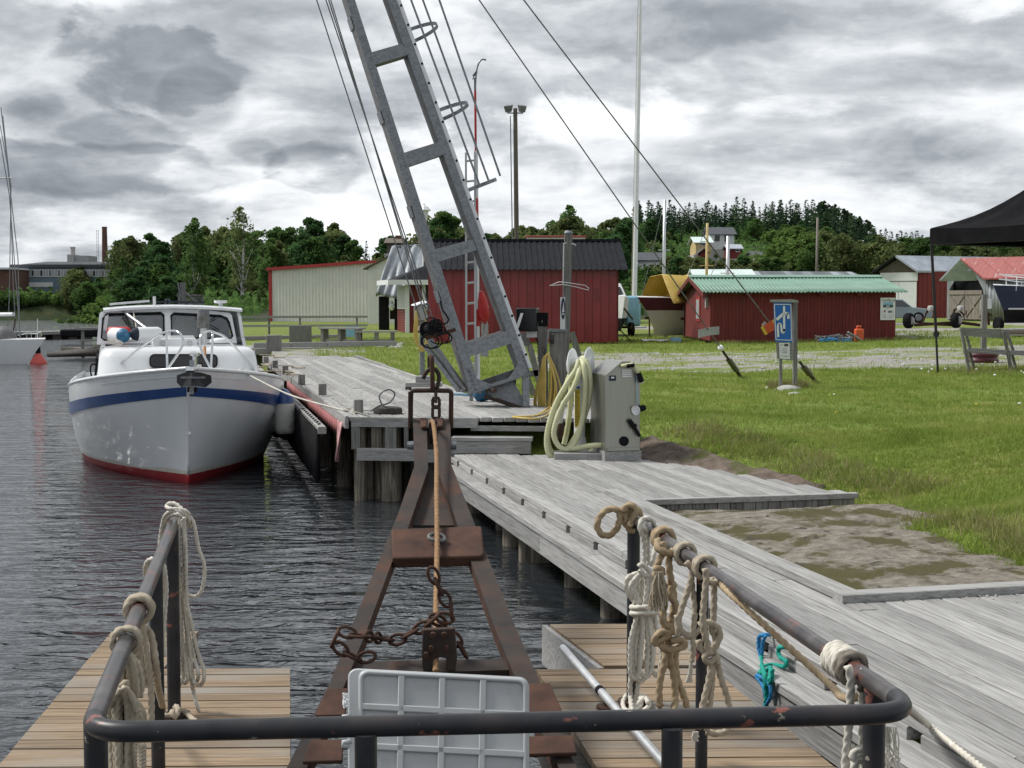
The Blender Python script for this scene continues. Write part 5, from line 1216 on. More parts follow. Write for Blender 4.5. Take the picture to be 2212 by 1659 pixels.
 n1 = BF((0,yb,zb));nr = (Vector(BF((0,-(zt - zb),(yt - yb)))) - Vector(BF((0,0,0)))).normalized()
 def wf(x,y,off=0.0): return PL(*cv(x,y),n1 + nr * off,nr)
 wins = [[(408,285),(440,268),(838,254),(858,275),(862,415),(845,432),(560,462),(392,465),(375,445)],[(922,275),(940,256),(1330,278),(1358,300),(1392,440),(1385,458),(1200,452),(940,416),(924,402)]]
 wins = [[(385,300),(412,268),(440,264),(838,254),(858,272),(862,440),(845,462),(395,466),(374,448)],[(916,276),(938,257),(1300,276),(1350,296),(1368,330),(1394,436),(1380,456),(938,448),(922,430)]]
 outer = [(338,492),(358,262),(372,246),(560,232),(880,224),(1180,232),(1370,256),(1388,274),(1428,488)]
 # white front as strips round the two windows
 mb = MB();th = nr * -.05
 def strip(ps): mb.prism([wf(x,y) for x,y in ps],th)
 strip([(338,492),(358,262),(385,300),(374,448),(395,466)]);strip([(358,262),(372,246),(560,232),(838,254),(440,264),(412,268),(385,300)])
 strip([(560,232),(880,224),(1180,232),(938,257),(838,254)]);strip([(1180,232),(1370,256),(1388,274),(1350,296),(1300,276),(938,257)])
 strip([(1388,274),(1428,488),(1380,456),(1394,436),(1368,330),(1350,296)]);strip([(838,254),(938,257),(916,276),(922,430),(938,448),(845,462),(862,440),(858,272)])
 strip([(338,492),(395,466),(845,462),(938,448),(1380,456),(1428,488),(880,492)])
 mb.build('windscreen_frame',MT['gel'],T)
 for wn in wins:
  P = [wf(x,y,-.02) for x,y in wn];mb = MB();mb.prism(P,nr * -.006);w = mb.build('windscreen',MT['boatglass'],T);mb = MB();mb.tube([wf(x,y,.004) for x,y in wn],.013,6,closed=True);mb.build('window_gasket',MT['black'],w,smooth=True)
 lw = lambda sd,y,z: BF((sd * lerp(hb_,ht,(z - zb) / (zt - zb)),y,z))
 for sd in (-1,1):
  mb = MB();off = Vector(BF((-sd * .05,0,0))) - Vector(BF((0,0,0)))
  mb.prism([lw(sd,yb,zb),lw(sd,6.2,zb),lw(sd,6.2,zb + .12),lw(sd,yb + .1,zb + .12)],off);mb.prism([lw(sd,yt - .05,zt - .08),lw(sd,6.2,zt - .08),lw(sd,6.2,zt),lw(sd,yt,zt)],off)
  for y in (3.3,4.6,6.1): mb.prism([lw(sd,y,zb + .1),lw(sd,y + .14,zb + .1),lw(sd,y + .14,zt - .06),lw(sd,y,zt - .06)],off)
  mb.build('wheelhouse_side',MT['gel'],T)
  mb = MB();mb.prism([lw(sd,3.44,zb + .12),lw(sd,4.6,zb + .12),lw(sd,4.6,zt - .08),lw(sd,3.44,zt - .08)],off * .3);mb.build('side_glass',MT['boatglass'],T)
 mb = MB();rows = []
 for y in (3.36,3.5,4.2,5.2,6.3): rows.append([BF((x * 1.03,y,zt + (.0 if y < 3.4 else .025) + .055 * (1 - x * x))) for x in (-1,-.75,-.4,0,.4,.75,1)])
 mb.slab(rows,(0,0,.035));mb.build('roof',MT['gel'],T,smooth=50)
 mb = MB();rows = [[BF((x,y,zt + .11 + .03 * (1 - x * x))) for x in (-.48,-.2,.1,.5)] for y in (3.9,5.4)];mb.slab(rows,(0,0,.03));mb.build('roof_hatch',MT['canvas_dark'],T)
 mb = MB();mb.tube([BF((-.92,3.6,zt + .12)),BF((-.35,3.55,zt + .17))],.02,6);mb.tube([BF((-.92,4.6,zt + .12)),BF((-.92,3.6,zt + .12))],.02,6);mb.build('roof_rail',MT['alu'],T)
 p = BF((-.28,3.5,zt + .08));mb = MB();mb.tube([p,p + Vector((0,0,.16))],.022,8);mb.build('aerial_foot',MT['white'],T)
 p = BF((.72,3.6,zt + .08));mb = MB();mb.lathe([(.03,0),(.03,.05),(.10,.06),(.10,.10)],p,n=10);mb.build('lantern',MT['whiteplastic'],T)
 # inside
 mb = MB();mb.add([BF((-1,3.3,1.72)),BF((1,3.3,1.72)),BF((1,6.1,1.72)),BF((-1,6.1,1.72))],[(0,1,2,3)]);mb.build('cabin_floor',MT['greybox'],T)
 mb = MB();q = lambda x0,x1,z0,z1: mb.hexa([BF((x0,6.0,z0)),BF((x1,6.0,z0)),BF((x1,6.06,z0)),BF((x0,6.06,z0)),BF((x0,6.0,z1)),BF((x1,6.0,z1)),BF((x1,6.06,z1)),BF((x0,6.06,z1))])
 q(-1,-.75,1.7,2.2);q(-.35,.05,1.7,2.2);q(.5,1,1.7,2.2);q(-1,1,2.12,2.24);mb.build('rear_bulkhead',MT['greybox'],T)
 for x0,x1 in ((-.28,-.02),(.60,.86)):
  mb = MB();rows = []
  for z in (1.74,2.1): rows.append([BF((lerp(x0,x1,i / 12),3.72 + .03 * math.sin(i * 2.2),z)) for i in range(13)])
  mb.slab(rows,(0,.008,0));mb.build('curtain',MT['greybox'],T,smooth=True)
 mb = MB();a,b = BF((-.72,3.56,1.76)),BF((-.40,3.58,1.76));mb.prism([a,b,b + Vector((.05,.1,.26)),a + Vector((.1,.1,.28))],(0,.01,0));mb.build('chart_board',MT['whiteplastic'],T)
 # hatch, stove pipe, wipers, bow fittings
 mb = MB();q = [BF((x,y,z)) for x,y,z in ((-.36,2.55,1.70),(.30,2.55,1.70),(.30,3.0,1.70),(-.36,3.0,1.70),(-.34,2.58,1.835),(.28,2.58,1.835),(.28,3.0,1.87),(-.34,3.0,1.87))];mb.hexa(q);h = mb.build('deck_hatch',MT['gel'],T,bevel=.02)
 for x in (-.2,.18): mb = MB(BF);mb.box((x - .03,2.53,1.74),(x + .03,2.56,1.79));mb.build('catch',MT['chrome'],h)
 p = BF((.40,2.75,1.70));mb = MB();mb.lathe([(.052,0),(.052,.30),(.052,.31)],p,n=12);mb.build('stove_pipe',MT['alu'],T,smooth=40);mb = MB();mb.lathe([(.085,.28),(.09,.29),(.09,.55),(.085,.56)],p,n=14);mb.build('pipe_cowl',MT['galv_dirty'],T,smooth=40)
 for (a,b) in (((1100,280),(1290,388)),((1190,330),(1275,278)),((535,275),(610,385))): mb = MB();mb.tube([wf(*a,.02),wf(*b,.02)],.008,5);mb.build('wiper',MT['black'],T)
 mb = MB();a,b = D(*cv(540,240),21.5),D(*cv(800,432),20.9);mb.tube([D(*cv(430,240),21.6),a,b],.018,6);mb.build('boat_hook',MT['alu'],T);mb = MB();mb.tube([D(*cv(620,240),21.5),D(*cv(645,365),21.2)],.010,5);mb.build('line',MT['rope_w'],T)
 def tubes(nm,pts,r=.016,m=MT['chrome']): mb = MB();mb.tube(spline([D(*cv(x,y),Y) for x,y,Y in pts],.05),r,8);return mb.build(nm,m,T,smooth=True)
 tubes('pulpit_rail',[(468,735,20.0),(476,700,20.0),(520,655,19.9),(650,548,19.6),(815,430,19.2),(880,405,18.95),(940,395,18.75),(985,415,18.65),(1010,470,18.6),(990,540,18.55),(890,690,18.5)])
 tubes('pulpit_post',[(880,415,19.0),(886,688,18.8)])
 tubes('pulpit_rail',[(1225,690,18.6),(1165,575,18.65),(1138,490,18.7),(1150,430,18.75),(1195,402,18.9),(1240,405,19.1),(1335,445,19.4),(1450,565,19.9),(1560,690,20.4),(1572,722,20.4)])
 tubes('pulpit_post',[(1240,415,19.1),(1226,688,18.9)])
 tubes('wheelhouse_grab_rail',[(300,760,20.3),(288,700,20.3),(296,660,20.3),(325,655,20.4)],.012,MT['black'])
 # bow roller and plough anchor
 p = D(*cv(1080,700),18.05);mb = MB();mb.beam(p + Vector((0,.35,.03)),p + Vector((0,-.12,-.02)),.09,.05);mb.lathe([(.05,-.05),(.05,.05)],p + Vector((0,-.08,.0)),(1,0,0),12);mb.lathe([(.03,0),(.03,.14),(.07,.15),(.07,.18),(.03,.2)],p + Vector((-.01,.2,.03)),n=12);mb.build('bow_roller',MT['chrome'],T,smooth=40)
 mb = MB();mb.beam(p + Vector((.0,-.02,.12)),p + Vector((.03,-.18,-.30)),.035,.05,(1,0,0));anc = mb.build('anchor',MT['galv'],T)
 c = D(*cv(1085,775),17.8)
 for sd in (-1,1):
  mb = MB();q = [c + Vector((0,-.05,.10)),c + Vector((sd * .10,0,.09)),c + Vector((sd * .215,.06,.05)),c + Vector((sd * .22,.07,-.04)),c + Vector((sd * .15,.03,-.10)),c + Vector((0,-.10,-.07))];mb.prism(q,(0,.02,0));mb.build('anchor_fluke',MT['rust_dark'] if 0 else MT['black_gloss'],anc)
 mb = MB();mb.beam(c + Vector((-.13,-.09,.03)),c + Vector((.17,-.09,.03)),.03,.02);mb.build('anchor_bar',MT['galv'],anc)
 mb = MB();c2 = D(*cv(1078,853),18.05);mb.box((c2.x - .055,c2.y - .03,c2.z - .03),(c2.x + .055,c2.y + .05,c2.z + .035));mb.build('bow_plate',MT['black'],T)
 mb = MB();c2 = D(*cv(1060,1190),18.25);mb.lathe([(.018,-.03),(.022,.0),(.0221,.01)],c2,(0,-1,0),10);mb.build('bow_eye',MT['chrome'],T)
 for x,y,Y in ((662,700,19.2),(1437,698,19.4)): p = D(*cv(x,y),Y);mb = MB();mb.beam(p + Vector((-.07,0,0)),p + Vector((.07,0,.0)),.02,.02);mb.tube([p + Vector((0,0,-.06)),p],.02,6);mb.build('cleat',MT['chrome'],T)
 mb = MB();mb.tube([D(*cv(1176,590),19.7),D(*cv(1176,520),19.8)],.022,8);mb.build('hatch_handle',MT['orange'] if 0 else mat('varnished_wood',[(0.35,0.14,0.03),(0.45,0.2,0.05)],5,rough=0.4),T)
 for x,y,Y,w in ((1300,476,20.9,.16),(620,472,20.7,.13)): p = D(*cv(x,y),Y);mb = MB();mb.lathe([(w,-.02),(w * .9,.03),(w * .4,.05)],p,n=14);mb.build('deck_vent',MT['whiteplastic'],T,smooth=True)
 # things lying on the foredeck
 def fender(p,ax,r,ln,col,label,nm='fender'):
  ax = Vector(ax).normalized();e = thing(nm,label,'fender',p)
  mb = MB();mb.lathe([(r * .98,0),(r,.03),(r,ln - .04),(r * .8,ln)],p,ax,18);mb.build('body',MT['whiteplastic'],e,smooth=50)
  mb = MB();mb.lathe([(r * .25,-.10),(r * .45,-.085),(r * .82,-.05),(r * .99,.0),(r * 1.005,.012)],p,ax,18);mb.build('end_cap',col,e,smooth=60);mb = MB();mb.lathe([(.02,-.14),(.035,-.12),(.03,-.08)],p,ax,8);mb.build('eye',col,e)
 fender(D(*cv(545,432),20.4),(-.75,.9,.02),.105,.36,MT['blue'],'fat white fender with a teal end cap on the boat cabin')
 fender(D(*cv(645,420),20.5),(.85,.55,0),.10,.36,MT['canvas_dark'],'fat white fender with a black end cap on the boat cabin')
 c = D(*cv(515,405),21.1);mb = MB();mb.box((c.x - .19,c.y - .06,c.z - .10),(c.x + .17,c.y + .06,c.z + .08));tag(mb.build('life_cushion',MT['red'],bevel=.06),'red cushion behind the fenders under the boat windscreen','cushion')
 mb = MB();mb.tube(spline([D(*cv(x,y),20.3) for x,y in ((420,455),(450,480),(500,470),(540,490),(520,500),(450,492),(430,470),(480,462))],.04),.012,6);tag(mb.build('coiled_line',MT['rope_w']),'short white line lying by the fenders on the boat','rope')
 # hanging fenders between hull and jetty
 def hang(u,v0,v1,Y,r,label):
  a,b = D(u,v0,Y),D(u + 4,v1,Y);e = thing('hanging_fender',label,'fender',b,'fenders hanging between boat and jetty');h = a.z - b.z
  ax = (b - a).normalized();mb = MB();mb.lathe([(r * .55,0),(r * .85,.05),(r,.12),(r,h - .1),(r * .85,h - .03),(r * .4,h)],a,ax,18);mb.build('body',mat('scuffed_fender',[(0.50,0.49,0.46),(0.62,0.61,0.58)],4,rough=.5,wear=((0.36,0.34,0.31),.55,5)),e,smooth=50)
  mb = MB();mb.lathe([(.03,-.08),(r * .5,-.05),(r * .9,.03),(r * 1.01,.13)],a,ax,18);mb.build('end_cap',MT['hullblue'],e,smooth=60)
  mb = MB();mb.lathe([(r * .9,h - .05),(r * .6,h + .03),(.03,h + .07)],a,ax,14);mb.build('foot',MT['black'],e,smooth=60)
  mb = MB();mb.tube([a + Vector((0,0,.05)),a + Vector((-.08,-.05,.28))],.009,5);mb.build('lanyard',MT['rope_w'],e)
 hang(613,852,940,20.3,.145,'long scuffed white fender with a blue top hanging at the boat\'s right side');hang(594,880,935,20.9,.12,'shorter grey fender half hidden behind the long one')
 # mooring line to the jetty
 pts = [D(1437 * .4822 / 1.736 + 115.2,940,19.3)] if 0 else None
 a = D(*cv(1440,698),19.3);b = G(752,889,Z_MAIN + .08);m = (a + b) / 2 + Vector((0,0,-.07));mb = MB();mb.tube(spline([a,m,b,b + Vector((.05,.03,-.02)),b + Vector((.02,.08,.03)),b + Vector((-.05,.03,.02)),b + Vector((.06,-.02,.0)),b + Vector((.25,.05,-.06))],.05),.012,8,lobes=3,pitch=.08,amp=.2)
 tag(mb.build('mooring_line',MT['rope_w']),'white mooring line from the boat bow to the nearest post on the jetty','rope')
 for k,(x0,y0,x1,y1) in enumerate(((410,310,640,330),(560,405,820,425),(640,455,770,485),(410,420,545,395),(400,460,640,455))):
  cp = lambda x,y: ((800 + x * .4219) / 1.736,(1200 + y * .4219) / 1.736)
  a,b = G(*cp(x0,y0),Z_MAIN + .09),G(*cp(x1,y1),Z_MAIN + .03);mb = MB();mm = (a + b) / 2
  mb.tube(spline([a,mm + Vector((.05,-.1,.02)),b + Vector((-.3,.1,.0)),b,b + Vector((-.2,.12,.0))],.08),.014,6);tag(mb.build('mooring_line',MT['rope_b']),['grey line coiled at the farthest jetty post','grey line trailing from the third jetty post','grey line made fast to the fourth jetty post','slack grey line from the boat to the third jetty post','taut grey line from the boat to the fourth jetty post'][k],'rope')
motor_boat()
# ---------------------------------------------------------------- other boats
def simple_hull(F,L,B,H,m_top,m_bot,T,keel=.35,sheer=.25,zw=.0,transom=.75,name='hull'):
 n = 16;rows = [];rows2 = []
 for i in range(n + 1):
  f = i / n;b = B * (1 - max(0,1 - f / .55) ** 2.1) * (1 - (1 - transom) * max(0,f - .5) / .5);zt = H + sheer * (1 - f) ** 2;y0 = -.25 * L * .12 * (1 - f)
  ps = [(0,-keel),(b * .55,-keel * .5),(b * .88,zw),(b * .97,lerp(zw,zt,.45)),(b,zt)]
  rows.append([F((x,f * L + (-.1 * L * z / zt if i == 0 and z > 0 else 0),z)) for x,z in ps] );rows2.append([F((-x,f * L + (-.1 * L * z / zt if i == 0 and z > 0 else 0),z)) for x,z in ps])
 for nm,a,b,m in ((name,2,5,m_top),('hull_bottom',0,3,m_bot)):
  mb = MB();mb.grid([r[a:b] for r in rows]);mb.grid([r[a:b] for r in rows2]);q = rows[-1][a:b] + rows2[-1][a:b][::-1];mb.add(q,[tuple(range(len(q)))]);mb.build(nm,m,T,smooth=50)
 mb = MB();mb.grid([[r[-1],(Vector(r[-1]) + Vector(s[-1])) / 2 + Vector((0,0,.05)),s[-1]] for r,s in zip(rows,rows2)]);mb.build('deck',MT['gel'],T,smooth=50)
def sailing_boat():
 bow = D(56,752,55);bow.z = 0;F = Frame(bow,R(76));T = thing('sailing_boat','white sailing boat with its bow at the red buoy at the far left edge','boat',bow)
 simple_hull(F,8.5,1.35,.75,MT['gel'],MT['gel'],T,.5,.22)
 def rod(nm,pts,r,m): mb = MB();mb.tube([D(u,v,Y) for u,v,Y in pts],r,6);mb.build(nm,m,T)
 for pts in (((2,232,56),(39,560,55.4),(43,740,55.3)),((6,250,57),(22,400,57),(28,600,57),(36,745,57)),((0,270,58),(24,400,57),(20,650,57),(14,745,57)),((0,300,56),(20,420,56.2),(45,742,55.5))): rod('stay',pts,.018,MT['galv'])
 rod('spreader',((-20,385,56.5),(27,384,56.5)),.03,MT['alu']);rod('mast',((-14,200,57),(-10,745,57)),.08,MT['alu']);rod('boom',((-10,679,57),(29,679,56.5)),.09,MT['white'])
 for u0,v0 in ((58,730),(68,728),(78,732),(87,728)): rod('pulpit_post',((u0,v0 - 12,55.2),(u0 - 1,v0 + 22,55.2)),.016,MT['chrome'])
 rod('pulpit_rail',((38,725,55.4),(58,719,55.2),(78,720,55.1),(90,716,55),(90,726,55)),.018,MT['chrome']);rod('pulpit_rail',((40,738,55.4),(62,737,55.2),(88,733,55)),.012,MT['chrome'])
 rod('flag_pole',((28,720,56),(33,688,56)),.025,MT['rust'])
 mb = MB();p = D(5,735,55.5);mb.lathe([(.55,-.3),(.62,0),(.45,.35),(.15,.55)],p,n=12);mb.build('sail_cover',MT['galv_dirty'],T,smooth=True)
sailing_boat()
def yard_boat_white():
 p = at_ground(1352,60);F = Frame(p + Vector((-.2,0,.55)),R(10));T = thing('laid_up_boat','white motor boat on a red trailer beside the flagpole','boat',p)
 simple_hull(F,6,1.0,1.0,MT['gel'],MT['black'],T,.3,.2,.25)
 mb = MB(F);mb.hexa([(-.8,1.8,1.0),(.8,1.8,1.0),(.8,4.6,1.0),(-.8,4.6,1.0),(-.6,2.4,1.75),(.6,2.4,1.75),(.7,4.6,1.75),(-.7,4.6,1.75)]);mb.build('cabin',MT['gel'],T,bevel=.05);mb = MB(F);mb.hexa([(-.62,1.93,1.2),(.62,1.93,1.2),(.62,1.99,1.2),(-.62,1.99,1.2),(-.52,2.25,1.6),(.52,2.25,1.6),(.52,2.3,1.6),(-.52,2.3,1.6)]);mb.build('windscreen',MT['darkglass'],T)
 T2 = thing('boat_trailer','rusty red boat trailer under the white boat','trailer',p)
 mb = MB(F);mb.beam((-.5,.2,-.15),(-.5,4,-.15),.08,.1);mb.beam((.5,.2,-.15),(.5,4,-.15),.08,.1);mb.beam((-.6,.4,.2),(0,.3,.9),.06,.06);mb.beam((.6,.4,.2),(0,.3,.9),.06,.06);mb.build('frame',MT['rust'],T2)
 for x in (-.75,.75): mb = MB(F);mb.lathe([(.2,-.12),(.32,-.08),(.32,.08),(.2,.12)],(x,1.2,-.25),(1,0,0),14);mb.build('wheel',MT['black'],T2,smooth=50)
yard_boat_white()
mb = MB();p = at_ground(1362,63);mb.box((p.x - .2,63,p.z + .4),(p.x + .45,66,p.z + 1.75));tag(mb.build('blue_cover',MT['skyblue'],bevel=.1),'blue tarpaulin bundle behind the white boat by the flagpole','tarpaulin')
def yard_boat_yellow():
 p = at_ground(1388,58);q = at_ground(1500,60);F = Frame(p + Vector((0.35,-.9,.72)),R(-66));T = thing('covered_boat','maroon and cream wooden boat under a yellow tarpaulin on trestles','boat',p)
 simple_hull(F,7.5,1.35,.75,MT['maroon'],MT['cream'],T,.6,.2,.42)
 zr,ze = D(0,596,58).z - F.o.z,D(0,655,58).z - F.o.z
 rows = []
 for i in range(17):
  y = .1 + 7.0 * i / 16;sg = .05 * math.sin(i * 1.9);rows.append([F((x * 1.4,y,lerp(zr,ze,max(0,abs(x) - .35) / .65) + sg * (1 - abs(x)) + .03 * math.sin(i * 2.6 + x * 6))) for x in (-1,-.85,-.6,-.35,-.1,.1,.35,.6,.85,1)])
 mb = MB();mb.slab(rows,(0,0,-.012));mb.build('tarpaulin',MT['yellowtarp'],T,smooth=True)
 for sd in (-1,1):
  for y in (.6,2.6,4.6,6.6): mb = MB(F);mb.beam((sd * 1.38,y,-.8),(sd * 1.4,y,ze),.05,.05);mb.build('frame_post',MT['rust'],T)
  mb = MB(F);mb.beam((sd * 1.4,.4,ze),(sd * 1.4,7,ze),.05,.05);mb.beam((sd * 1.42,.4,.1),(sd * 1.42,7,.1),.04,.10);mb.build('frame_rail',MT['rust'],T)
 for x0,x1,z0,z1 in ((-1.3,-.2,ze + .0,zr - .75),(-.2,1.35,ze,zr - .25)): mb = MB(F);mb.box((x0,1.0,z0),(x1,1.02,z1));mb.build('end_curtain',MT['yellowtarp'],T)
 for y in (1.2,3.4,5.6): mb = MB(F);mb.beam((-1.2,y,-.75),(-.9,y,-.2),.12,.12);mb.beam((1.2,y,-.75),(.9,y,-.2),.12,.12);mb.beam((-1.3,y,-.3),(1.3,y,-.3),.1,.12);mb.build('trestle',MT['greyboard'],T)
yard_boat_yellow()
def yard_boat_navy():
 p = at_ground(2168,62);F = Frame(p + Vector((0,0,.75)),R(-62));T = thing('navy_boat','navy blue boat with a white guard rail standing on timbers at the right edge','boat',p)
 simple_hull(F,7,1.3,.95,MT['navy'],MT['black'],T,.45,.25,.12)
 for h,r in ((1.55,.025),(1.35,.018)):
  mb = MB();pts = [F((sd * (1.25 * (1 - max(0,1 - y / 3.6) ** 2) + .05),y,h + .1 * max(0,1 - y / 3))) for sd,y in [(-1,5),(-1,3),(-1,1.5),(-1,.5),(0,-.35),(1,.5),(1,1.5),(1,3),(1,5)]];mb.tube(spline(pts,.2),r,6);mb.build('guard_rail',MT['white'],T)
 for sd in (-1,1):
  for y in (.4,1.8,3.4): mb = MB(F);b = 1.25 * (1 - max(0,1 - y / 3.6) ** 2);mb.tube([(sd * b,y,.95),(sd * (b + .05),y,1.6)],.02,5);mb.build('stanchion',MT['white'],T)
 mb = MB(F);mb.hexa([(-.8,2.2,.95),(.8,2.2,.95),(.8,5.4,.95),(-.8,5.4,.95),(-.65,2.6,1.35),(.65,2.6,1.35),(.7,5.4,1.4),(-.7,5.4,1.4)]);mb.build('cabin',MT['gel'],T,bevel=.06)
 mb = MB()
 for sd in (-1,1): mb.tube([F((sd * 1.30 * (1 - max(0,1 - f / .55) ** 2.1) * .93,f * 7,.17)) for f in (0.02,.1,.2,.35,.5,.7,1)],.04,6)
 mb.build('waterline_stripe',MT['cream'],T)
 T2 = thing('timber_stack','stack of sawn boards lying on the ground behind the bench','timber',at_ground(2150,50))
 for k in range(5):
  a,b = at_ground(2122 + k * 3,49 + .15 * k),at_ground(2290,50 + .15 * k);z = ground(a.x,a.y) + .12 + .07 * (k % 3);mb = MB();mb.beam((a.x,a.y,z),(b.x,b.y,z + .02 * k),.2,.055);mb.build('board',W['tan'] if k % 2 else W['grey_x'],T2)
yard_boat_navy()
# ---------------------------------------------------------------- the mast crane on the jetty
def crane():
 Yc = lambda v: lerp(18.3,19.4,(850 - v) / 850)
 def C(u,v,dy=0.0,out=0.0): return D(u,v,Yc(v) - out) + DV * dy
 T = thing('mast_crane','tall galvanised steel mast crane leaning left on the high jetty','crane',G(1085,862,Z_MAIN))
 VT = -1300
 lx = lambda v: 748 + (v / 848) * 270;rx = lambda v: 838 + (v / 800) * 287          # left edge of each leg's face
 lw = lambda v: lerp(19,22,v / 850);rw = lambda v: lerp(18,19,v / 850)
 def leg(nm,x,w,vb,m_face,m_web):
  vs = [vb,700,500,300,100,-100,-500,VT]
  mb = MB()
  for a,b in zip(vs,vs[1:]):
   if a <= b: continue
   q = lambda v,k,dy: C(x(v) + w(v) * k,v,dy)
   mb.hexa([q(a,0,0),q(a,1,0),q(a,1,.02),q(a,0,.02),q(b,0,0),q(b,1,0),q(b,1,.02),q(b,0,.02)])
  g = mb.build(nm,m_face,T)
  mb = MB()
  for a,b in zip(vs,vs[1:]):
   if a <= b or (nm == 'left_leg' and a > 860): continue
   q = lambda v,k,dy: C(x(v),v,dy) + EV * (k * .012)
   mb.hexa([q(a,0,.02),q(a,1,.02),q(a,1,.34),q(a,0,.34),q(b,0,.02),q(b,1,.02),q(b,1,.34),q(b,0,.34)])
   q = lambda v,k,dy: C(x(v) + w(v) * k,v,dy)
   mb.hexa([q(a,0,.34),q(a,1,.34),q(a,1,.36),q(a,0,.36),q(b,0,.34),q(b,1,.34),q(b,1,.36),q(b,0,.36)])
  mb.build('leg_web',m_web,g)
  return g
 L_ = leg('leg',lx,lw,850,MT['galv'],MT['galv_dirty']);R_ = leg('leg',rx,rw,808,MT['galv'],MT['galv_dirty'])
 for v in (45,250,455,640):     # batten plates on the left web
  mb = MB();q = lambda vv,dy: C(lx(vv) - .5,vv,dy) - EV * .004
  mb.prism([q(v - 12,.03),q(v + 14,.03),q(v + 14,.345),q(v - 12,.345)],EV * -.012);mb.build('batten_plate',MT['galv'],T)
 # cross panels
 for (tl,tr,br,bl) in (((799,114),(868,94),(885,117),(810,140)),((869,331),(952,305),(964,332),(878,361)),((937,540),(1022,517),(1030,540),(946,566)),((1003,743),(1096,715),(1104,742),(1013,771)),
        ((735,-92),(790,-110),(797,-85),(743,-66)),((675,-290),(725,-308),(733,-284),(683,-265)),((610,-500),(660,-516),(668,-490),(618,-474))):
  mb = MB();P = [C(u,v,-.008) for u,v in (bl,br,tr,tl)];mb.prism(P,DV * .025);cp = mb.build('cross_panel',MT['galv'],T)
  mb = MB();b0,b1 = C(*bl,.02),C(*br,.02);mb.hexa([b0,b1,b1 + DV * .32,b0 + DV * .32] + [p + Vector((0,0,.015)) for p in (b0,b1,b1 + DV * .32,b0 + DV * .32)]);t0,t1 = C(*tl,.02),C(*tr,.02)
  mb.hexa([p + Vector((0,0,-.015)) for p in (t0,t1,t1 + DV * .32,t0 + DV * .32)] + [t0,t1,t1 + DV * .32,t0 + DV * .32]);mb.prism([p + DV * .33 for p in P],DV * .02);mb.build('panel_flange',MT['galv_dirty'],cp)
 # foot: gussets, sole beam, hinge wedge and post
 for P in (((1015,849),(1000,797),(1024,815),(1062,831)),((1143,806),(1124,756),(1118,790),(1096,822))):
  mb = MB();mb.prism([C(u,v,-.02) for u,v in P],DV * .03);mb.build('gusset',MT['galv'],T)
 mb = MB();mb.beam(C(1014,852,.17),C(1144,808,.17),.40,.03,(0,0,1));mb.build('sole_plate',MT['galv'],T)
 mb = MB();mb.beam(C(1020,846,.36),C(1138,806,.36),.03,.12);mb.build('sole_plate',MT['galv_dirty'],T)
 mb = MB();mb.prism([C(u,v,.10) for u,v in ((1058,843),(1112,822),(1142,876),(1126,880),(1058,852))],DV * .03);mb.prism([C(u,v,.30) for u,v in ((1058,843),(1112,822),(1142,876),(1126,880),(1058,852))],DV * .03);mb.build('hinge_plate',MT['galv'],T)
 mb = MB();mb.beam(C(1137,812,.05),C(1138,880,.05),.09,.10);mb.beam(C(1122,822,.3),C(1122,880,.3),.05,.08);mb.beam(C(1020,852,.05),C(1020,866,.05),.05,.08);mb.build('foot_post',MT['galv'],T)
 mb = MB();mb.beam(C(1048,856,.05),C(1132,884,.02),.05,.05);mb.build('ground_bar',MT['rust_dark'],T)
 mb = MB();mb.lathe([(.03,-.4),(.03,.4)],C(1062,842,.2),DV,10);mb.build('hinge_pin',MT['rust_dark'],T)
 for (a,b) in (((938,733),(1014,846)),((930,748),(1000,846))):
  mb = MB();mb.beam(C(*a,.42),C(*b,.25),.06,.06);mb.build('brace',MT['galv'],T)
 mb = MB();mb.prism([C(u,v,.2) for u,v in ((955,655),(974,655),(1004,748),(985,748))],DV * .02);mb.build('winch_plate',MT['galv'],T)
 for f in np.linspace(0,1,9):        # bolts in the gussets
  for (a,b) in (((1012,800),(1026,840)),((1128,770),(1140,802))):
   if f > .5: continue
   p = C(lerp(a[0],b[0],f * 2),lerp(a[1],b[1],f * 2),-.03);mb = MB();mb.lathe([(.014,-.01),(.014,.012)],p,DV,6);mb.build('bolt',MT['galv_dirty'],T)
 # ladder rail with its row of holes, hoops and cage strips
 fx = lambda v: rx(v) + rw(v) + lerp(3,1,v / 800);vs = [795,500,200,0,-500,VT]
 mb = MB()
 for a,b in zip(vs,vs[1:]):
  q = lambda v,k,dy: C(fx(v) + k * 8.5,v,dy);mb.hexa([q(a,0,.05),q(a,1,.05),q(a,1,.08),q(a,0,.08),q(b,0,.05),q(b,1,.05),q(b,1,.08),q(b,0,.08)])
 lr = mb.build('ladder_rail',MT['alu'],T)
 mb = MB()
 for v in range(-200,780,42): mb.lathe([(.016,-.006),(.016,.004)],C(fx(v) + 5,v,.043),DV,8);mb.beam(C(fx(v) + 4,v,.08),C(fx(v) + 4,v,.40),.03,.03)
 mb.build('rung_hole',MT['black'],lr)['kind'] = 'stuff'
 mb = MB()
 for a,b in zip(vs,vs[1:]): q = lambda v,k,dy: C(fx(v) + k * 8.5,v,dy);mb.hexa([q(a,0,.40),q(a,1,.40),q(a,1,.43),q(a,0,.43),q(b,0,.40),q(b,1,.40),q(b,1,.43),q(b,0,.43)])
 mb.build('ladder_rail',MT['alu'],T)
 pdir = (C(1086,382) - C(1004,414)).normalized();axis = (C(800,0) - C(1080,800)).normalized()
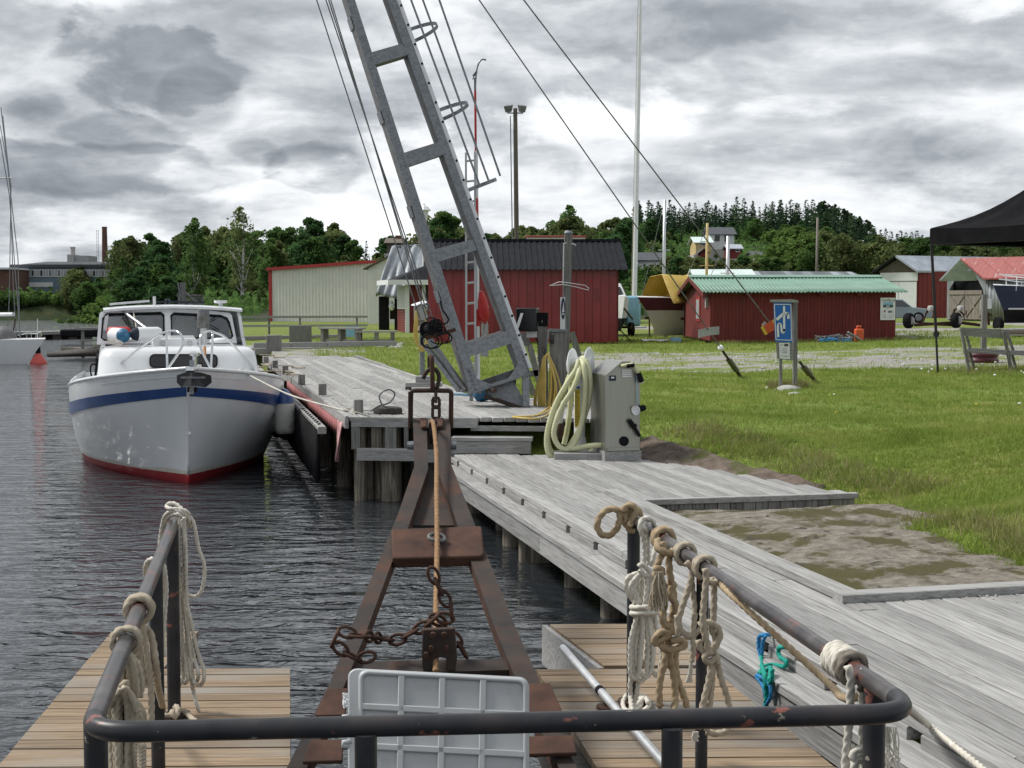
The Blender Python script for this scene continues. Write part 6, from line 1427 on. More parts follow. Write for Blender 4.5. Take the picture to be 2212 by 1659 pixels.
 for (u,v,s) in ((877,66,.50),(942,240,.51),(1003,414,.53),(820,-105,.49)):
  b = C(u,v,.05);pts = []
  for k in range(17):
   a = math.pi * k / 16;pts.append(b + pdir * (s * math.sin(a) ** .8) + DV * (.33 * (1 - math.cos(a))) + axis * (-.05 * (1 - math.cos(a)) * (v < 350)))
  mb = MB();n = len(pts);rows = [[p - axis * .026 for p in pts],[p + axis * .026 for p in pts]];mb.slab(rows,pdir * .008);mb.build('cage_hoop',MT['galv'],T)
 for (u,v,u2) in ((1034.7,397,888),(1055,389,913.5),(1080.5,380,949)):
  k = (u - u2) / v;dy = {1034.7: .05,1055: .35,1080.5: .38}[u]
  a,b = D(u,v,Yc(v) + .0) ,D(u - k * (v + 130),-130,Yc(-130));mb = MB();mb.beam(a,b,.028,.01,(0,1,0));mb.build('cage_strip',MT['galv'],T)
 # winch drum, cable tangle and its lead
 c = C(934,711,.1);mb = MB();mb.lathe([(.115,-.11),(.115,-.095),(.075,-.09),(.075,.09),(.115,.095),(.115,.11)],c,(.55,-.82,.15),18);mb.build('winch_drum',MT['black'],T,smooth=40)
 mb = MB();r = random.Random(4)
 for k in range(7):
  cc = C(925 + r.uniform(-8,42),705 + r.uniform(-16,36),-.08 + r.uniform(-.05,.08));rr = r.uniform(.06,.14);a0 = r.uniform(0,6);tilt = Vector((r.uniform(-.5,.5),-1,r.uniform(-.5,.5))).normalized();e1 = tilt.cross(Vector((0,0,1))).normalized();e2 = tilt.cross(e1)
  mb.tube([cc + e1 * (rr * math.cos(a0 + t * .3)) + e2 * (rr * .75 * math.sin(a0 + t * .3)) for t in range(19)],.009,5)
 mb.tube(spline([C(950,650,-.02),C(955,670,-.05),C(968,690,-.03),C(958,700,-.06),C(940,695,-.05)],.05),.012,5);mb.build('cable',MT['black'],T)
 mb = MB();mb.beam(C(920,731,.02),C(985,712,.02),.05,.05);mb.build('winch_bracket',MT['rust'],T)
 head = C(rx(VT) - 30,VT)
 wl = {}
 for k,(u,v,u2,v2) in enumerate(((684,0,850,512),(704,0,892,560),(710,0,905,620),(717,0,925,690))):
  s = (u2 - u) / (v2 - v);a = D(u2 + s * (690 - v2) if v2 < 690 else u2,690,18.9) if k < 3 else C(925,695,.1);top = D(u + s * (-1250),-1250,19.6)
  mb = MB();mb.tube([a,top],.009,5);mb.build('hoist_wire',MT['galv_dirty'],T)
 return T
crane()
# guy wires with markers and ground anchors ----------------------------------------------------------
def guy(label,anchor,wire_pt,nm='guy_wire'):
 A = GT(*anchor);A.z += .05;T = thing(nm,label,'guy wire',A,'guy wires of the mast crane')
 B = D(*wire_pt[0],A.y - 1.2);top = D(*wire_pt[1],19.6)
 mb = MB();mb.tube([B,top],.011,6);mb.build('wire',MT['galv_dirty'],T)
 d = (B - A).normalized();mid = A.lerp(B,.55)
 mb = MB();mb.tube([A - d * .15,mid],.035,8);mb.build('anchor_rod',MT['rust_dark'],T)
 mb = MB();mb.beam(A.lerp(B,.15),A.lerp(B,.60),.11,.06);mb.build('turnbuckle',MT['galv_dirty'],T,bevel=.015)
 mb = MB();mb.tube([mid,B],.024,8);mb.build('shackle_link',MT['rust_dark'],T);mb = MB();mb.lathe([(.03,-.05),(.055,-.03),(.055,.03),(.03,.05)],B,d,10);mb.build('thimble',MT['whiteplastic'],T)
 return A,B,top
gA,gB,gT = guy('guy wire with a grey flap ending at the turnbuckle left of the blue sign',(1597,815),((1557,752),(133,-1300)))
hA,hB,hT = guy('guy wire with an orange flag ending behind the blue sign',(1755,822),((1722,775),(141,-1300)))
def on_wire(A,B,v):
 for k in range(400):
  p = A.lerp(B,k / 400)
  q = p - Vector((0,0,EYE));d = q.y * _c - q.z * _s;vv = 829.5 - FPX * (q.y * _s + q.z * _c) / d
  if vv < v: return p
 return A
p = on_wire(gB,gT,716);mb = MB();rows = [[p + Vector((x,-.02 + .05 * abs(x),z + .10 * x * (1 if x > 0 else 1.9) + (.0 if x > 0 else -.05 * abs(x))))for x in (-.20,-.08,0,.1,.19)] for z in (-.08,.07)];mb.slab(rows,(0,.012,0));tag(mb.build('wire_flap',MT['greybox']),'grey plastic flap clipped over the left guy wire','marker')
p = on_wire(hB,hT,703) + Vector((-.06,-.05,0));T = thing('wire_flag','orange and yellow warning flag on the guy wire beside the blue sign','flag',p)
ax = Vector((.80,0,.60));up = Vector((-.56,0,.80)) if 0 else Vector((.5,0,-.83))
ex = Vector((.82,.0,.48));ey = Vector((-.45,0,.88));ey = Vector((-.5,.0,.8))
q = lambda a,b,y=0: p + ex * a + Vector((-.42,0,.72)) * b * .9 + Vector((.02,y,-.02))
for nm,m,a0,a1 in (('orange_panel',MT['orange'],-.10,.09),('yellow_edge',MT['yellow'],-.15,-.10),('yellow_edge',MT['yellow'],.09,.125)):
 mb = MB();mb.prism([q(a0,-.11),q(a1,-.13),q(a1,.10),q(a0,.08)],(0,.008,0));mb.build(nm,m,T)
mb = MB();mb.prism([q(-.10,.08,.02),q(-.02,.1,.02),q(-.03,.16,.02),q(-.11,.13,.02)],(0,.006,0));mb.build('clip',MT['greybox'],T)
# masts, poles and lamps ------------------------------------------------------------------------------
def flagpole():
 p = at_ground(1369,80);top = D(1386,-140,80);T = thing('flagpole','tall white flagpole rising out of the picture right of the red shed','flagpole',p)
 mb = MB();n = 24;mb.tube([p.lerp(top,k / n) for k in range(n + 1)],[.145 - .055 * k / n for k in range(n + 1)],14);mb.build('pole',MT['white'],T,smooth=True)
 mb = MB();mb.lathe([(.75,-.2),(.72,.10),(.68,.13)],p,n=16);mb.build('footing',MT['concrete'],T,smooth=40)
 mb = MB();mb.tube([p + Vector((-.17,-.02,1)),p.lerp(top,.99) + Vector((-.12,-.02,0))],.014,5);mb.build('halyard',MT['skyblue'] if 0 else MT['rope_b'],T)
 mb = MB();mb.beam(p + Vector((-.15,-.05,1.3)),p + Vector((-.15,-.05,1.6)),.04,.04);mb.build('cleat',MT['galv'],T)
flagpole()
def flood_pole():
 b = at_ground(1118,76);top = D(1113,234,76);T = thing('floodlight_pole','dark wooden pole with two floodlights above the red shed roof','pole',b)
 mb = MB();mb.tube([b.lerp(top,k / 10) for k in range(11)],[.15 - .035 * k / 10 for k in range(11)],10);mb.build('pole',MT['brownboard'],T,smooth=True)
 mb = MB();mb.beam(top + Vector((-.42,-.02,-.25)),top + Vector((.42,-.02,-.25)),.06,.06);mb.build('cross_arm',MT['galv_dirty'],T)
 for sx in (-1,1):
  c = top + Vector((sx * .34,-.1,-.02));mb = MB(Frame(c,sx * .5));mb.hexa([(-.14,-.12,-.22),(.14,-.12,-.22),(.12,.10,-.16),(-.12,.10,-.16),(-.2,-.2,.10),(.2,-.2,.10),(.2,.1,.2),(-.2,.1,.2)]);mb.build('floodlight',MT['galv_dirty'],T)
 mb = MB();mb.tube([b + Vector((-.22,0,1)),top + Vector((-.26,0,-.4))],.03,5);mb.build('cable_pipe',MT['galv'],T)
flood_pole()
def street_lantern():
 b = at_ground(914,74);t = D(916,475,74);T = thing('white_lantern','white lantern on a post showing between the crane legs and the trees','street lamp',b)
 mb = MB();mb.tube([b,t],.07,8);mb.build('post',MT['white'],T);h = D(0,440,74).z - t.z
 mb = MB();mb.lathe([(.10,-.15),(.16,0),(.24,h * .55)],t,n=8);mb.build('glass',MT['housewhite'],T);mb = MB();mb.lathe([(.33,h * .55),(.36,h * .6),(.20,h * .82),(.05,h * .92),(.05,h)],t,n=8);mb.build('hood',MT['white'],T)
street_lantern()
for (u,vt,vb,Y,r,nm,lab,m) in ((1434,432,600,70,.09,'boat_mast','pale bare mast standing right of the flagpole',MT['alu']),(1526,482,600,62,.07,'boat_mast','pale mast with a small cap left of the white hill house',MT['yellowwall']),(1571,510,600,62,.09,'boat_mast','short pale mast in front of the little red hill barn',MT['alu']),(1764,470,600,130,.13,'wooden_pole','thin grey wooden pole in front of the hill trees',MT['greyboard'])):
 b = at_ground(u - 2,Y);t = D(u + 2,vt,Y);mb = MB();mb.tube([b,t],[r,r * .8],8);T = thing(nm,lab,'mast' if 'mast' in nm else 'pole',b);mb.build('pole',m,T,smooth=True)
 if nm == 'boat_mast':
  mb = MB();c = b.lerp(t,.62);mb.beam(c + Vector((-.3,0,0)),c + Vector((.3,0,0)),.04,.04);mb.build('spreader',m,T);mb = MB();mb.tube([t,b + Vector((-1.1,0,1.6))],.012,4);mb.tube([t,b + Vector((.2,1.2,1.6))],.012,4);mb.build('stay',MT['galv_dirty'],T)
def ladder_tower():
 Y = 19.9;T = thing('rescue_ladder','upright aluminium ladder standing behind the crane foot','ladder',G(1022,860,Z_MAIN) + Vector((0,1,0)))
 P = lambda u,v: D(u,v,Y)
 for u in (1007.5,1027):
  mb = MB();mb.beam(P(u,800 if u < 1010 else 812),P(u - 1,330),.028,.07,(0,1,0));mb.build('rail',MT['alu'],T)
 for v in range(348,800,44): mb = MB();mb.tube([P(1007,v),P(1027,v - 2)],.015,8);mb.build('rung',MT['alu'],T)
 T2 = thing('rescue_pole','red and white rescue pole with a hook standing against the ladder','rescue pole',P(1033,830))
 z = [(845,700,MT['white']),(700,660,MT['red']),(660,560,MT['white']),(560,420,MT['white']),(470,420,MT['red']),(420,320,MT['white'])]
 for (a,b,m) in ((850,705,'white'),(705,668,'red'),(668,470,'white'),(470,428,'red'),(428,325,'white'),(325,195,'red'),(195,168,'galv')):
  r = .03 if a > 330 else .016;mb = MB();mb.tube([P(lerp(1033,1026,(850 - a) / 700),a),P(lerp(1033,1026,(850 - b) / 700),b)],r,8);mb.build('pole_section',MT[m],T2,smooth=40)
 mb = MB();mb.tube(spline([P(u,v) for u,v in ((1026.5,195),(1029,158),(1034,137),(1042,128),(1050,130))],.03),.012,6);mb.build('hook',MT['galv'],T2,smooth=True);mb = MB();mb.beam(P(1022,165),P(1030,155),.015,.03);mb.beam(P(1026,160),P(1021,172),.012,.012);mb.build('barb',MT['galv_dirty'],T2)
 mb = MB();c0,c1 = P(1041,640),P(1047,700);mb.tube([P(1040,630),P(1042,650),P(1045,680),P(1047,695)],[.03,.07,.085,.05],10);T3 = thing('throw_line','red throw line bag with white cord beside the ladder','rescue bag',c1);mb.build('bag',MT['red'],T3,smooth=True)
 mb = MB();mb.tube(spline([P(u,v) for u,v in ((1040,628),(1033,650),(1036,680),(1044,692),(1052,684),(1054,660))],.04),.011,6);mb.tube(spline([P(u,v) for u,v in ((1043,692),(1041,715),(1048,725),(1053,690))],.04),.009,6);mb.build('cord',MT['rope_w'],T3)
 mb = MB();a,b = P(1039,700),P(1055,770);mb.box((a.x,a.y,b.z),(b.x,a.y + .05,a.z));mb.build('pouch',MT['greybox'],T3)
ladder_tower()
# ---------------------------------------------------------------- the working raft we stand on: decks, pipe rail, A-frame
def crop(x0,y0,k): return lambda x,y: ((x0 + x * k) / 1.736,(y0 + y * k) / 1.736)
k4,k5,kr,kq,k7,kA,kS,k6 = crop(350,1850,.3014),crop(350,2300,.3497),crop(2200,1800,.3617),crop(2200,2300,.3497),crop(3000,2300,.3797),crop(1100,1500,.8316),crop(1480,1300,.2412),crop(2200,1700,.7414)
def deck(name,label,rows_):
 """rows_: (y0, y1, left edge, right edge, top); each plank cut to the slanting deck edge"""
 T = thing(name,label,'deck',(rows_[0][2](rows_[0][0]),rows_[0][0],rows_[0][4]))
 for y0,y1,lf,rt,z in rows_:
  sl = .02;z += rnd.uniform(-.0015,.0015);mb = MB();c = .004
  P = [(lf(y0),y0),(rt(y0),y0 + sl * (rt(y0) - lf(y0))),(rt(y1),y1 + sl * (rt(y1) - lf(y1))),(lf(y1),y1)]
  mb.hexa([(x,y,z - .035) for x,y in P] + [(x,y + (c if k < 2 else -c) * 0,z) for k,(x,y) in enumerate(P)]);mb.build('plank',W['tan'],T)
 return T
def decks():
 pw = .096;rows_ = [];y = 3.2
 lf = lambda y: -1.815 - (y - 4.948) * .0864
 rg = lambda y: -.782 - (y - 4.903) * .157
 while y < 7.0:
  rows_.append((y - pw / 2,y + pw / 2,lf,rg if y < 6.24 else (lambda q: -1.56),Z_DECK));y += pw + .0075
 T = deck('left_deck','worn plank deck on the left side of the raft under the coiled ropes',rows_)
 mb = MB();mb.hexa([(lf(3.2),3.15,.35),(-.55,3.15,.35),(rg(6.2),6.22,.35),(lf(6.2),6.22,.35),(lf(3.2),3.15,.684),(-.55,3.15,.684),(rg(6.2),6.22,.684),(lf(6.2),6.22,.684)])
 mb.hexa([(lf(6.25),6.25,.35),(-1.57,6.25,.35),(-1.57,7.0,.35),(lf(7),7.0,.35),(lf(6.25),6.25,.684),(-1.57,6.25,.684),(-1.57,7.0,.684),(lf(7),7.0,.684)]);mb.build('deck_frame',W['dark'],T)
 rows_ = [];y = 3.2
 r2 = lambda y: 1.133 - (y - 4.923) * .184
 l2 = lambda y: interp(y,[(3.2,.42),(4.9,.30),(6.3,.10)])
 while y < 6.28: rows_.append((y - pw / 2,y + pw / 2,l2,r2,Z_DECK));y += pw + .0075
 y = 6.365
 while y < 7.15: rows_.append((y - pw / 2,y + pw / 2,lambda q: interp(q,[(6.3,.42),(7.15,.19)]),r2,Z_DECK));y += pw + .0075
 T = deck('right_deck','worn plank deck on the right side of the raft beside the walkway',rows_)
 mb = MB();mb.hexa([(.42,3.15,.35),(r2(3.2),3.15,.35),(r2(6.28),6.28,.35),(.1,6.28,.35),(.42,3.15,.684),(r2(3.2),3.15,.684),(r2(6.28),6.28,.684),(.1,6.28,.684)])
 mb.hexa([(.43,6.33,.35),(r2(6.3),6.33,.35),(r2(7.1),7.14,.35),(.21,7.14,.35),(.43,6.33,.684),(r2(6.3),6.33,.684),(r2(7.1),7.14,.684),(.21,7.14,.684)]);mb.build('deck_frame',W['dark'],T)
 mb = MB();mb.beam((.165,7.17,.61),(.40,6.31,.61),.025,.2);mb.build('side_board',W['grey_x'],T)
decks()
RZ = 1.47
def rail():
 T = thing('pipe_rail','worn black pipe railing hung with ropes around the front of the raft','railing',(0,3,Z_DECK))
 A,B,Cn,Dn = G(377,1126,RZ),G(192,1583,RZ),G(1983,1541,RZ),G(1366,1118,RZ)
 def corner(P,a,b,r=.10,n=7):
  da,db = (a - P).normalized(),(b - P).normalized();p,q = P + da * r,P + db * r
  return [p.lerp(P,t).lerp(P.lerp(q,t),t) for t in [i / n for i in range(n + 1)]]
 A = A + (A - B).normalized() * .03
 c1,c2 = corner(B,A,Cn),corner(Cn,B,Dn,.12)
 def seg(nm,pts,m,r=.0222): mb = MB();mb.tube(pts,r,16);return mb.build(nm,m,T,smooth=50)
 ls = [A.lerp(c1[0],k / 12) for k in range(13)];seg('side_pipe',ls,MT['rail_worn'])
 seg('front_pipe',c1 + [c1[-1].lerp(c2[0],k / 20) for k in range(1,20)] + c2,MT['rail'])
 seg('side_pipe',[c2[-1].lerp(Dn,k / 12) for k in range(13)],MT['rail_worn'])
 def post(nm,u,v,r,z0=Z_DECK,flange=True,dz=0.0):
  p = G(u,v,RZ);mb = MB();mb.tube([(p.x,p.y,z0),(p.x,p.y,RZ - .012 + dz)],r,12);o = mb.build(nm,MT['rail'],T,smooth=50)
  if flange: mb = MB();mb.lathe([(r * 2.4,0),(r * 2.4,.012),(r * 1.2,.014)],(p.x,p.y,z0),n=12);mb.build('foot_plate',MT['rust_dark'],T)
 post('post',371,1140,.0265);post('post',336,1215,.024);post('post',206,1540,.026);post('post',790,1573,.0235);post('post',1452,1560,.0225)
 post('post',1369,1124,.026);post('post',1518,1220,.021,dz=-.0);post('post',1890,1470,.0262)
 # top of the short tube welded on the front bar post
 return T
rail()
# ------------------------------------------------------------------------------------ A-frame
P0,NF = Vector((0,4.6,.84)),Vector((0,-.91,2.9)).normalized()
def AF(x,y,off=0.0): return PL(*kA(x,y),P0 + NF * off,NF)
def aframe():
 T = thing('rusty_a_frame','rusty steel A frame lift leaning out over the water in the middle','lifting frame',(0,4.6,.5))
 def plate(nm,P,m,th=.02,off=0.0,par=None,bev=0.0):
  mb = MB();mb.prism([AF(x,y,off) for x,y in P],NF * -th);return mb.build(nm,m,par or T,bevel=bev)
 # legs: channel = face plate + inner flange
 for OUT,INN,sg in (([(540,85),(545,300),(470,520),(440,590),(255,1040),(165,1275),(20,1560),(-30,1659)],[(600,85),(608,310),(518,575),(478,640),(330,1040),(235,1275),(110,1560),(60,1659)],1),
       ([(708,85),(712,290),(820,565),(850,640),(1000,1020),(1115,1275),(1230,1560),(1290,1680)],[(652,85),(652,320),(740,560),(770,640),(905,1020),(1010,1275),(1150,1560),(1210,1680)],-1)):
  A,B = [AF(x,y) for x,y in OUT],[AF(x,y) for x,y in INN];mb = MB()
  for i in range(7): mb.prism([A[i],B[i],B[i + 1],A[i + 1]],NF * -.014)
  g = mb.build('leg',MT['rust_dark'],T);mb = MB();dn = NF * -.06
  for E_,k in ((A,sg),(B,-sg)):
   for i in range(7): o = NF * -.0145;mb.prism([E_[i] + o,E_[i + 1] + o,E_[i + 1] + dn,E_[i] + dn],Vector((.010 * k,0,0)))
  mb.build('leg_flange',MT['rust'],g)
 plate('web_plate',((612,320),(650,320),(750,565),(525,565)),MT['rust_dark'],.012,-.05)
 plate('cross_plate',((442,580),(848,566),(862,690),(846,704),(446,712)),MT['rust'],.05,.02,bev=.008)
 p = AF(648,626,.035);mb = MB();mb.tube([p + Vector((.034 * math.cos(a),-.01,.0)) + NF * .012 * math.sin(a * .5) + Vector((0,.016 * math.sin(a),.012 * math.sin(a))) for a in [i * .45 for i in range(15)]],.009,8);mb.build('rope_eye',MT['galv_dirty'],T)
 # head: cheek caps, sheave, bail
 for P in (((570,78),(606,80),(604,118),(576,120)),((640,80),(678,78),(674,116),(646,118))): plate('cap_plate',P,MT['rust'],.02,.022,bev=.006)
 p = AF(628,150,-.04);mb = MB();mb.lathe([(.075,-.016),(.060,-.006),(.060,.006),(.075,.016)],p,(1,0,0),20);mb.build('sheave',MT['rust_dark'],T,smooth=40)
 for x in (534,716): p = AF(x,205,-.03);mb = MB();mb.lathe([(.02,-.022),(.022,.0),(.022,.022)],p,(1,0,0),10);mb.build('pin_head',MT['galv'],T)
 Yh = AF(626,90).y
 S = lambda x,y,dy=0.0: D(*kS(x,y),Yh + dy)
 mb = MB();mb.tube([S(248,1275),S(250,900),S(256,720),S(275,690),S(320,682),S(560,680),S(830,685),S(872,700),S(880,730),S(876,1000),S(872,1280)],.0125,8);mb.build('bail',MT['rust_dark'],T,smooth=60)
 for x in (248,876): mb = MB();mb.beam(S(x - (18 if x < 500 else -18),700,-.01),S(x - (18 if x < 500 else -18),1270,-.01),.012,.03,(0,1,0));mb.build('bail_side',MT['rust'],T)
 mb = MB();mb.tube(spline([S(440,500),S(490,400),S(560,345),S(630,350),S(680,420),S(688,520),S(650,660)],.01),.0115,8);mb.build('ring',MT['rust_dark'],T,smooth=True)
 mb = MB();mb.tube(spline([S(590,660,-.03),S(585,420,-.03),S(575,180,-.02),S(545,165,.02),S(545,330,.03)],.01),.0125,8);mb.build('hook_link',MT['rust'],T,smooth=True)
 for k,(a,b,w,rot) in enumerate(((710,860,.006,0),(800,950,70,1),(930,1110,70,2))):
  mb = MB()
  if rot: x0,x1 = 590,695;y0,y1 = a,b;mb.tube([S(x0 + 10,y0),S(x0,y0 + 30),S(x0,y1 - 30),S(x0 + 15,y1),S(x1 - 15,y1),S(x1,y1 - 30),S(x1,y0 + 30),S(x1 - 10,y0)],.0085,8,closed=True)
  else: mb.tube([S(640,a,.03),S(640,b,.03),S(640,b,-.03),S(640,a,-.03)],.009,8,closed=True)
  mb.build('chain_link',MT['rust_dark'],T,smooth=50)
 # lower cross beam, side plates, sheave block
 plate('lower_beam',((240,1180),(1020,1165),(1035,1215),(235,1240)),MT['rust_dark'],.06,-.03)
 plate('side_plate',((150,1300),(245,1297),(235,1420),(98,1420)),MT['rust'],.015,.03,bev=.004);plate('side_plate',((1062,1278),(1158,1275),(1222,1420),(1062,1424)),MT['rust'],.015,.03,bev=.004)
 plate('side_plate',((75,1530),(225,1530),(222,1625),(40,1630)),MT['rust'],.015,.03,bev=.004);plate('side_plate',((1058,1515),(1262,1510),(1280,1590),(1056,1596)),MT['rust'],.015,.03,bev=.004)
 pb = AF(655,1200).y
 B = lambda x,y,dy=0.0: D(*kA(x,y),pb + dy)
 mb = MB();mb.prism([B(582,1035),B(728,1030),B(738,1170),B(730,1225),B(690,1222),B(690,1165),B(645,1160),B(630,1222),B(585,1225),B(578,1160)],(0,.03,0));mb.build('block_plate',MT['rust_dark'],T,bevel=.004)
 for x,y in ((630,1060),(680,1060),(622,1120),(690,1120),(600,1150)): p = B(x,y,-.012);mb = MB();mb.lathe([(.011,-.01),(.011,.012)],p,(0,-1,0),8);mb.build('bolt',MT['rust'],T)
 # lift rope (its own thing)
 p = [AF(628,96,.06),AF(622,92,.03),AF(632,110,.09),AF(645,240,.07),AF(646,420,.06),AF(648,626,.055),AF(646,800,.05),AF(642,1000,.04),B(642,1225,-.05)]
 mb = MB();mb.tube(spline([AF(618,130,-.02),AF(620,100,.04)] + p[2:],.006),.0118,10,lobes=8,pitch=.06,amp=.22);tag(mb.build('lift_rope',MT['rope_o'],smooth=True),'rusty brown rope running down the middle of the A frame','rope')
 # chain hung on the left leg
 def link(c,d,n,s=.034,r=.0068):
  d = d.normalized();n = (n - d * n.dot(d)).normalized();pts = []
  for i in range(14):
   a = 2 * math.pi * i / 14;pts.append(c + d * (s * math.cos(a)) * 1.0 + n * (s * .56 * math.sin(a)))
  mb = MB();mb.tube(pts,r,6,closed=True);return mb
 T2 = thing('rusty_chain','heavy rusty chain looped from the left leg of the A frame to its middle','chain',B(250,1150))
 path = [(330,1160),(290,1165),(240,1140),(200,1110),(185,1080),(230,1045),(262,1060),(330,1065),(400,1075),(470,1080),(540,1045),(600,1015),(650,975),(700,985),(712,940),(690,910),(650,830),(620,760),(618,730)]
 pts = spline([D(*kA(x,y),pb + .02 + (.06 if x > 340 else -.08)) for x,y in path],.005);acc = 0;last = None;k = 0
 L = [0.0]
 for a,b in zip(pts,pts[1:]): L.append(L[-1] + (b - a).length)
 sd = 0.0
 while sd < L[-1] - .05:
  i = next(j for j,l in enumerate(L) if l >= sd);d = pts[min(i + 4,len(pts) - 1)] - pts[max(i - 4,0)];n = Vector((0,0,1)).cross(d) if k % 2 else Vector((0,-1,.3)).cross(d);link(pts[i],d,n).build('chain_link',MT['rust'],T2,smooth=True);sd += .05;k += 1
 path = [(600,1020),(625,990),(660,1000),(740,1090),(770,1140),(790,1165)]
 pts = spline([D(*kA(x,y),pb + .10) for x,y in path],.005);L = [0.0]
 for a,b in zip(pts,pts[1:]): L.append(L[-1] + (b - a).length)
 sd = 0.0
 while sd < L[-1] - .03: i = next(j for j,l in enumerate(L) if l >= sd);d = pts[min(i + 4,len(pts) - 1)] - pts[max(i - 4,0)];n = Vector((0,0,1)).cross(d) if k % 2 else Vector((0,-1,.3)).cross(d);link(pts[i],d,n).build('chain_link',MT['rust'],T2,smooth=True);sd += .05;k += 1
aframe()
def crate_lid():
 c = D(945,1640,4.25);T = thing('crate_lid','grey ribbed plastic crate lid standing behind the front rail','crate',c)
 N = Vector((0,-1,.42)).normalized();p0 = D(950,1450,4.55)
 Q = lambda x,y,off=0.0: PL(*kA(x,y),p0 + N * off,N)
 def rr(x0,y0,x1,y1,r,sk=0.0,n=5):
  out = []
  for cx,cy,a0 in ((x1 - r,y0 + r,-90),(x1 - r,y1 - r,0),(x0 + r,y1 - r,90),(x0 + r,y0 + r,180)):
   for k in range(n + 1):
    a = R(a0 + 90 * k / n);x,y = cx + r * math.cos(a),cy + r * math.sin(a);out.append((x,y + sk * (x - x0)))
  return out
 skew = .052
 mb = MB();mb.prism([Q(x,y,-.02) for x,y in rr(245,1207,1064,2080,45,skew)],N * -.04);mb.build('lid_rim',MT['crate'],T,bevel=.006)
 mb = MB();mb.prism([Q(x,y,.0) for x,y in rr(292,1214,1060,2060,40,skew)],N * -.03);mb.build('lid_top',MT['crate'],T,bevel=.006)
 P = rr(305,1228,1046,2045,35,skew);mb = MB();mb.tube([Q(x,y,.004) for x,y in P],.008,8,closed=True);mb.build('edge_rib',MT['crate'],T,smooth=True)
 for x in (488,672,856): mb = MB();y0 = 1232 + skew * (x - 292);mb.beam(Q(x,y0,.004),Q(x - 12,2040,.004),.022,.014,N);mb.build('rib',MT['crate'],T,bevel=.004)
 for y in (1382,1560,1740,1920): mb = MB();mb.beam(Q(308,y,.004),Q(1044,y + skew * 740,.004),.022,.014,N);mb.build('rib',MT['crate'],T,bevel=.004)
 for y in (1425,1540): mb = MB();mb.tube([Q(262,y,0),Q(224,y + 4,.01),Q(222,y + 20,.01),Q(250,y + 22,0)],.008,6);mb.build('catch',MT['crate'],T,smooth=True)
 mb = MB();r = random.Random(3)
 for k in range(46): mb.tube([Q(232 + r.uniform(-8,14),1320 + r.uniform(0,70),.0 + r.uniform(0,.02)) for _ in range(3)],.003,4)
 tag(mb.build('net_scrap',MT['whiteplastic']),'scrap of white netting caught at the left edge of the crate lid','net')
crate_lid()
# aluminium pole lying across the right deck
a = D(*kA(1215,1118),0);a = G(*kA(1215,1118),.86);b = G(*kq(830,1610),.80);e = b + (b - a) * .25
mb = MB();mb.tube([a,b,e],.0165,12);T = thing('boat_pole','silver pole lying across the right deck','pole',a);mb.build('pole',MT['alu'],T,smooth=50);q = a.lerp(b,.42);mb = MB();mb.tube([q,q + (b - a).normalized() * .03],.019,12);mb.build('collar',MT['black'],T,smooth=50)
mb = MB();p = G(*kq(235,1020),Z_DECK);mb.lathe([(.05,0),(.05,.012),(.02,.014),(.018,.04)],p,n=12);tag(mb.build('deck_fitting',MT['rust']),'small rusty fitting on the right deck under the silver pole','fitting')
# ------------------------------------------------------------------------------------ ropes on the rail
def rope_mesh(name,m,strands,parent,lobes=3):
 """strands: list of (points, radius)"""
 out = []
 for pts,r in strands:
  r *= 1.2;mb = MB();mb.tube(spline(pts,r * .6),r,12,lobes=lobes,pitch=r * 7.5,amp=.42);o = mb.build(name,m,parent,smooth=True);out.append(o)
 return out
def coil(c,ax,Rr,turns,r,spread=1.9,sag=0.0,seed=0):
 """turns of rope round the rail"""
 ax = Vector(ax).normalized();q0 = G(377,1126,RZ) if c[0] < -.3 else G(1366,1118,RZ);c = q0 + ax * (Vector(c) - q0).dot(ax);e1 = Vector((0,0,1)) - ax * ax.z;e1.normalize();e2 = ax.cross(e1);q = random.Random(seed);pts = [];n = int(turns * 10)
 for i in range(n + 1):
  a = 2 * math.pi * i / 10 - math.pi;w = Rr + q.uniform(-.001,.0025);f = (i / n - .5) * turns * r * spread
  pts.append(Vector(c) + ax * f + e1 * (w * math.cos(a)) + e2 * (w * math.sin(a)) - Vector((0,0,sag * (math.cos(a) < 0) * .3)))
 return pts
def hangs(K,Y,pts,dys=None): return [D(*K(x,y),Y + (dys[i] if dys else 0)) for i,(x,y) in enumerate(pts)]
def rope_thing(label,loc): return thing('rope',label,'rope',loc,'mooring ropes hung on the pipe rail')
LAX = G(377,1126,RZ) - G(192,1583,RZ);RAX = G(1366,1118,RZ) - G(1983,1541,RZ)
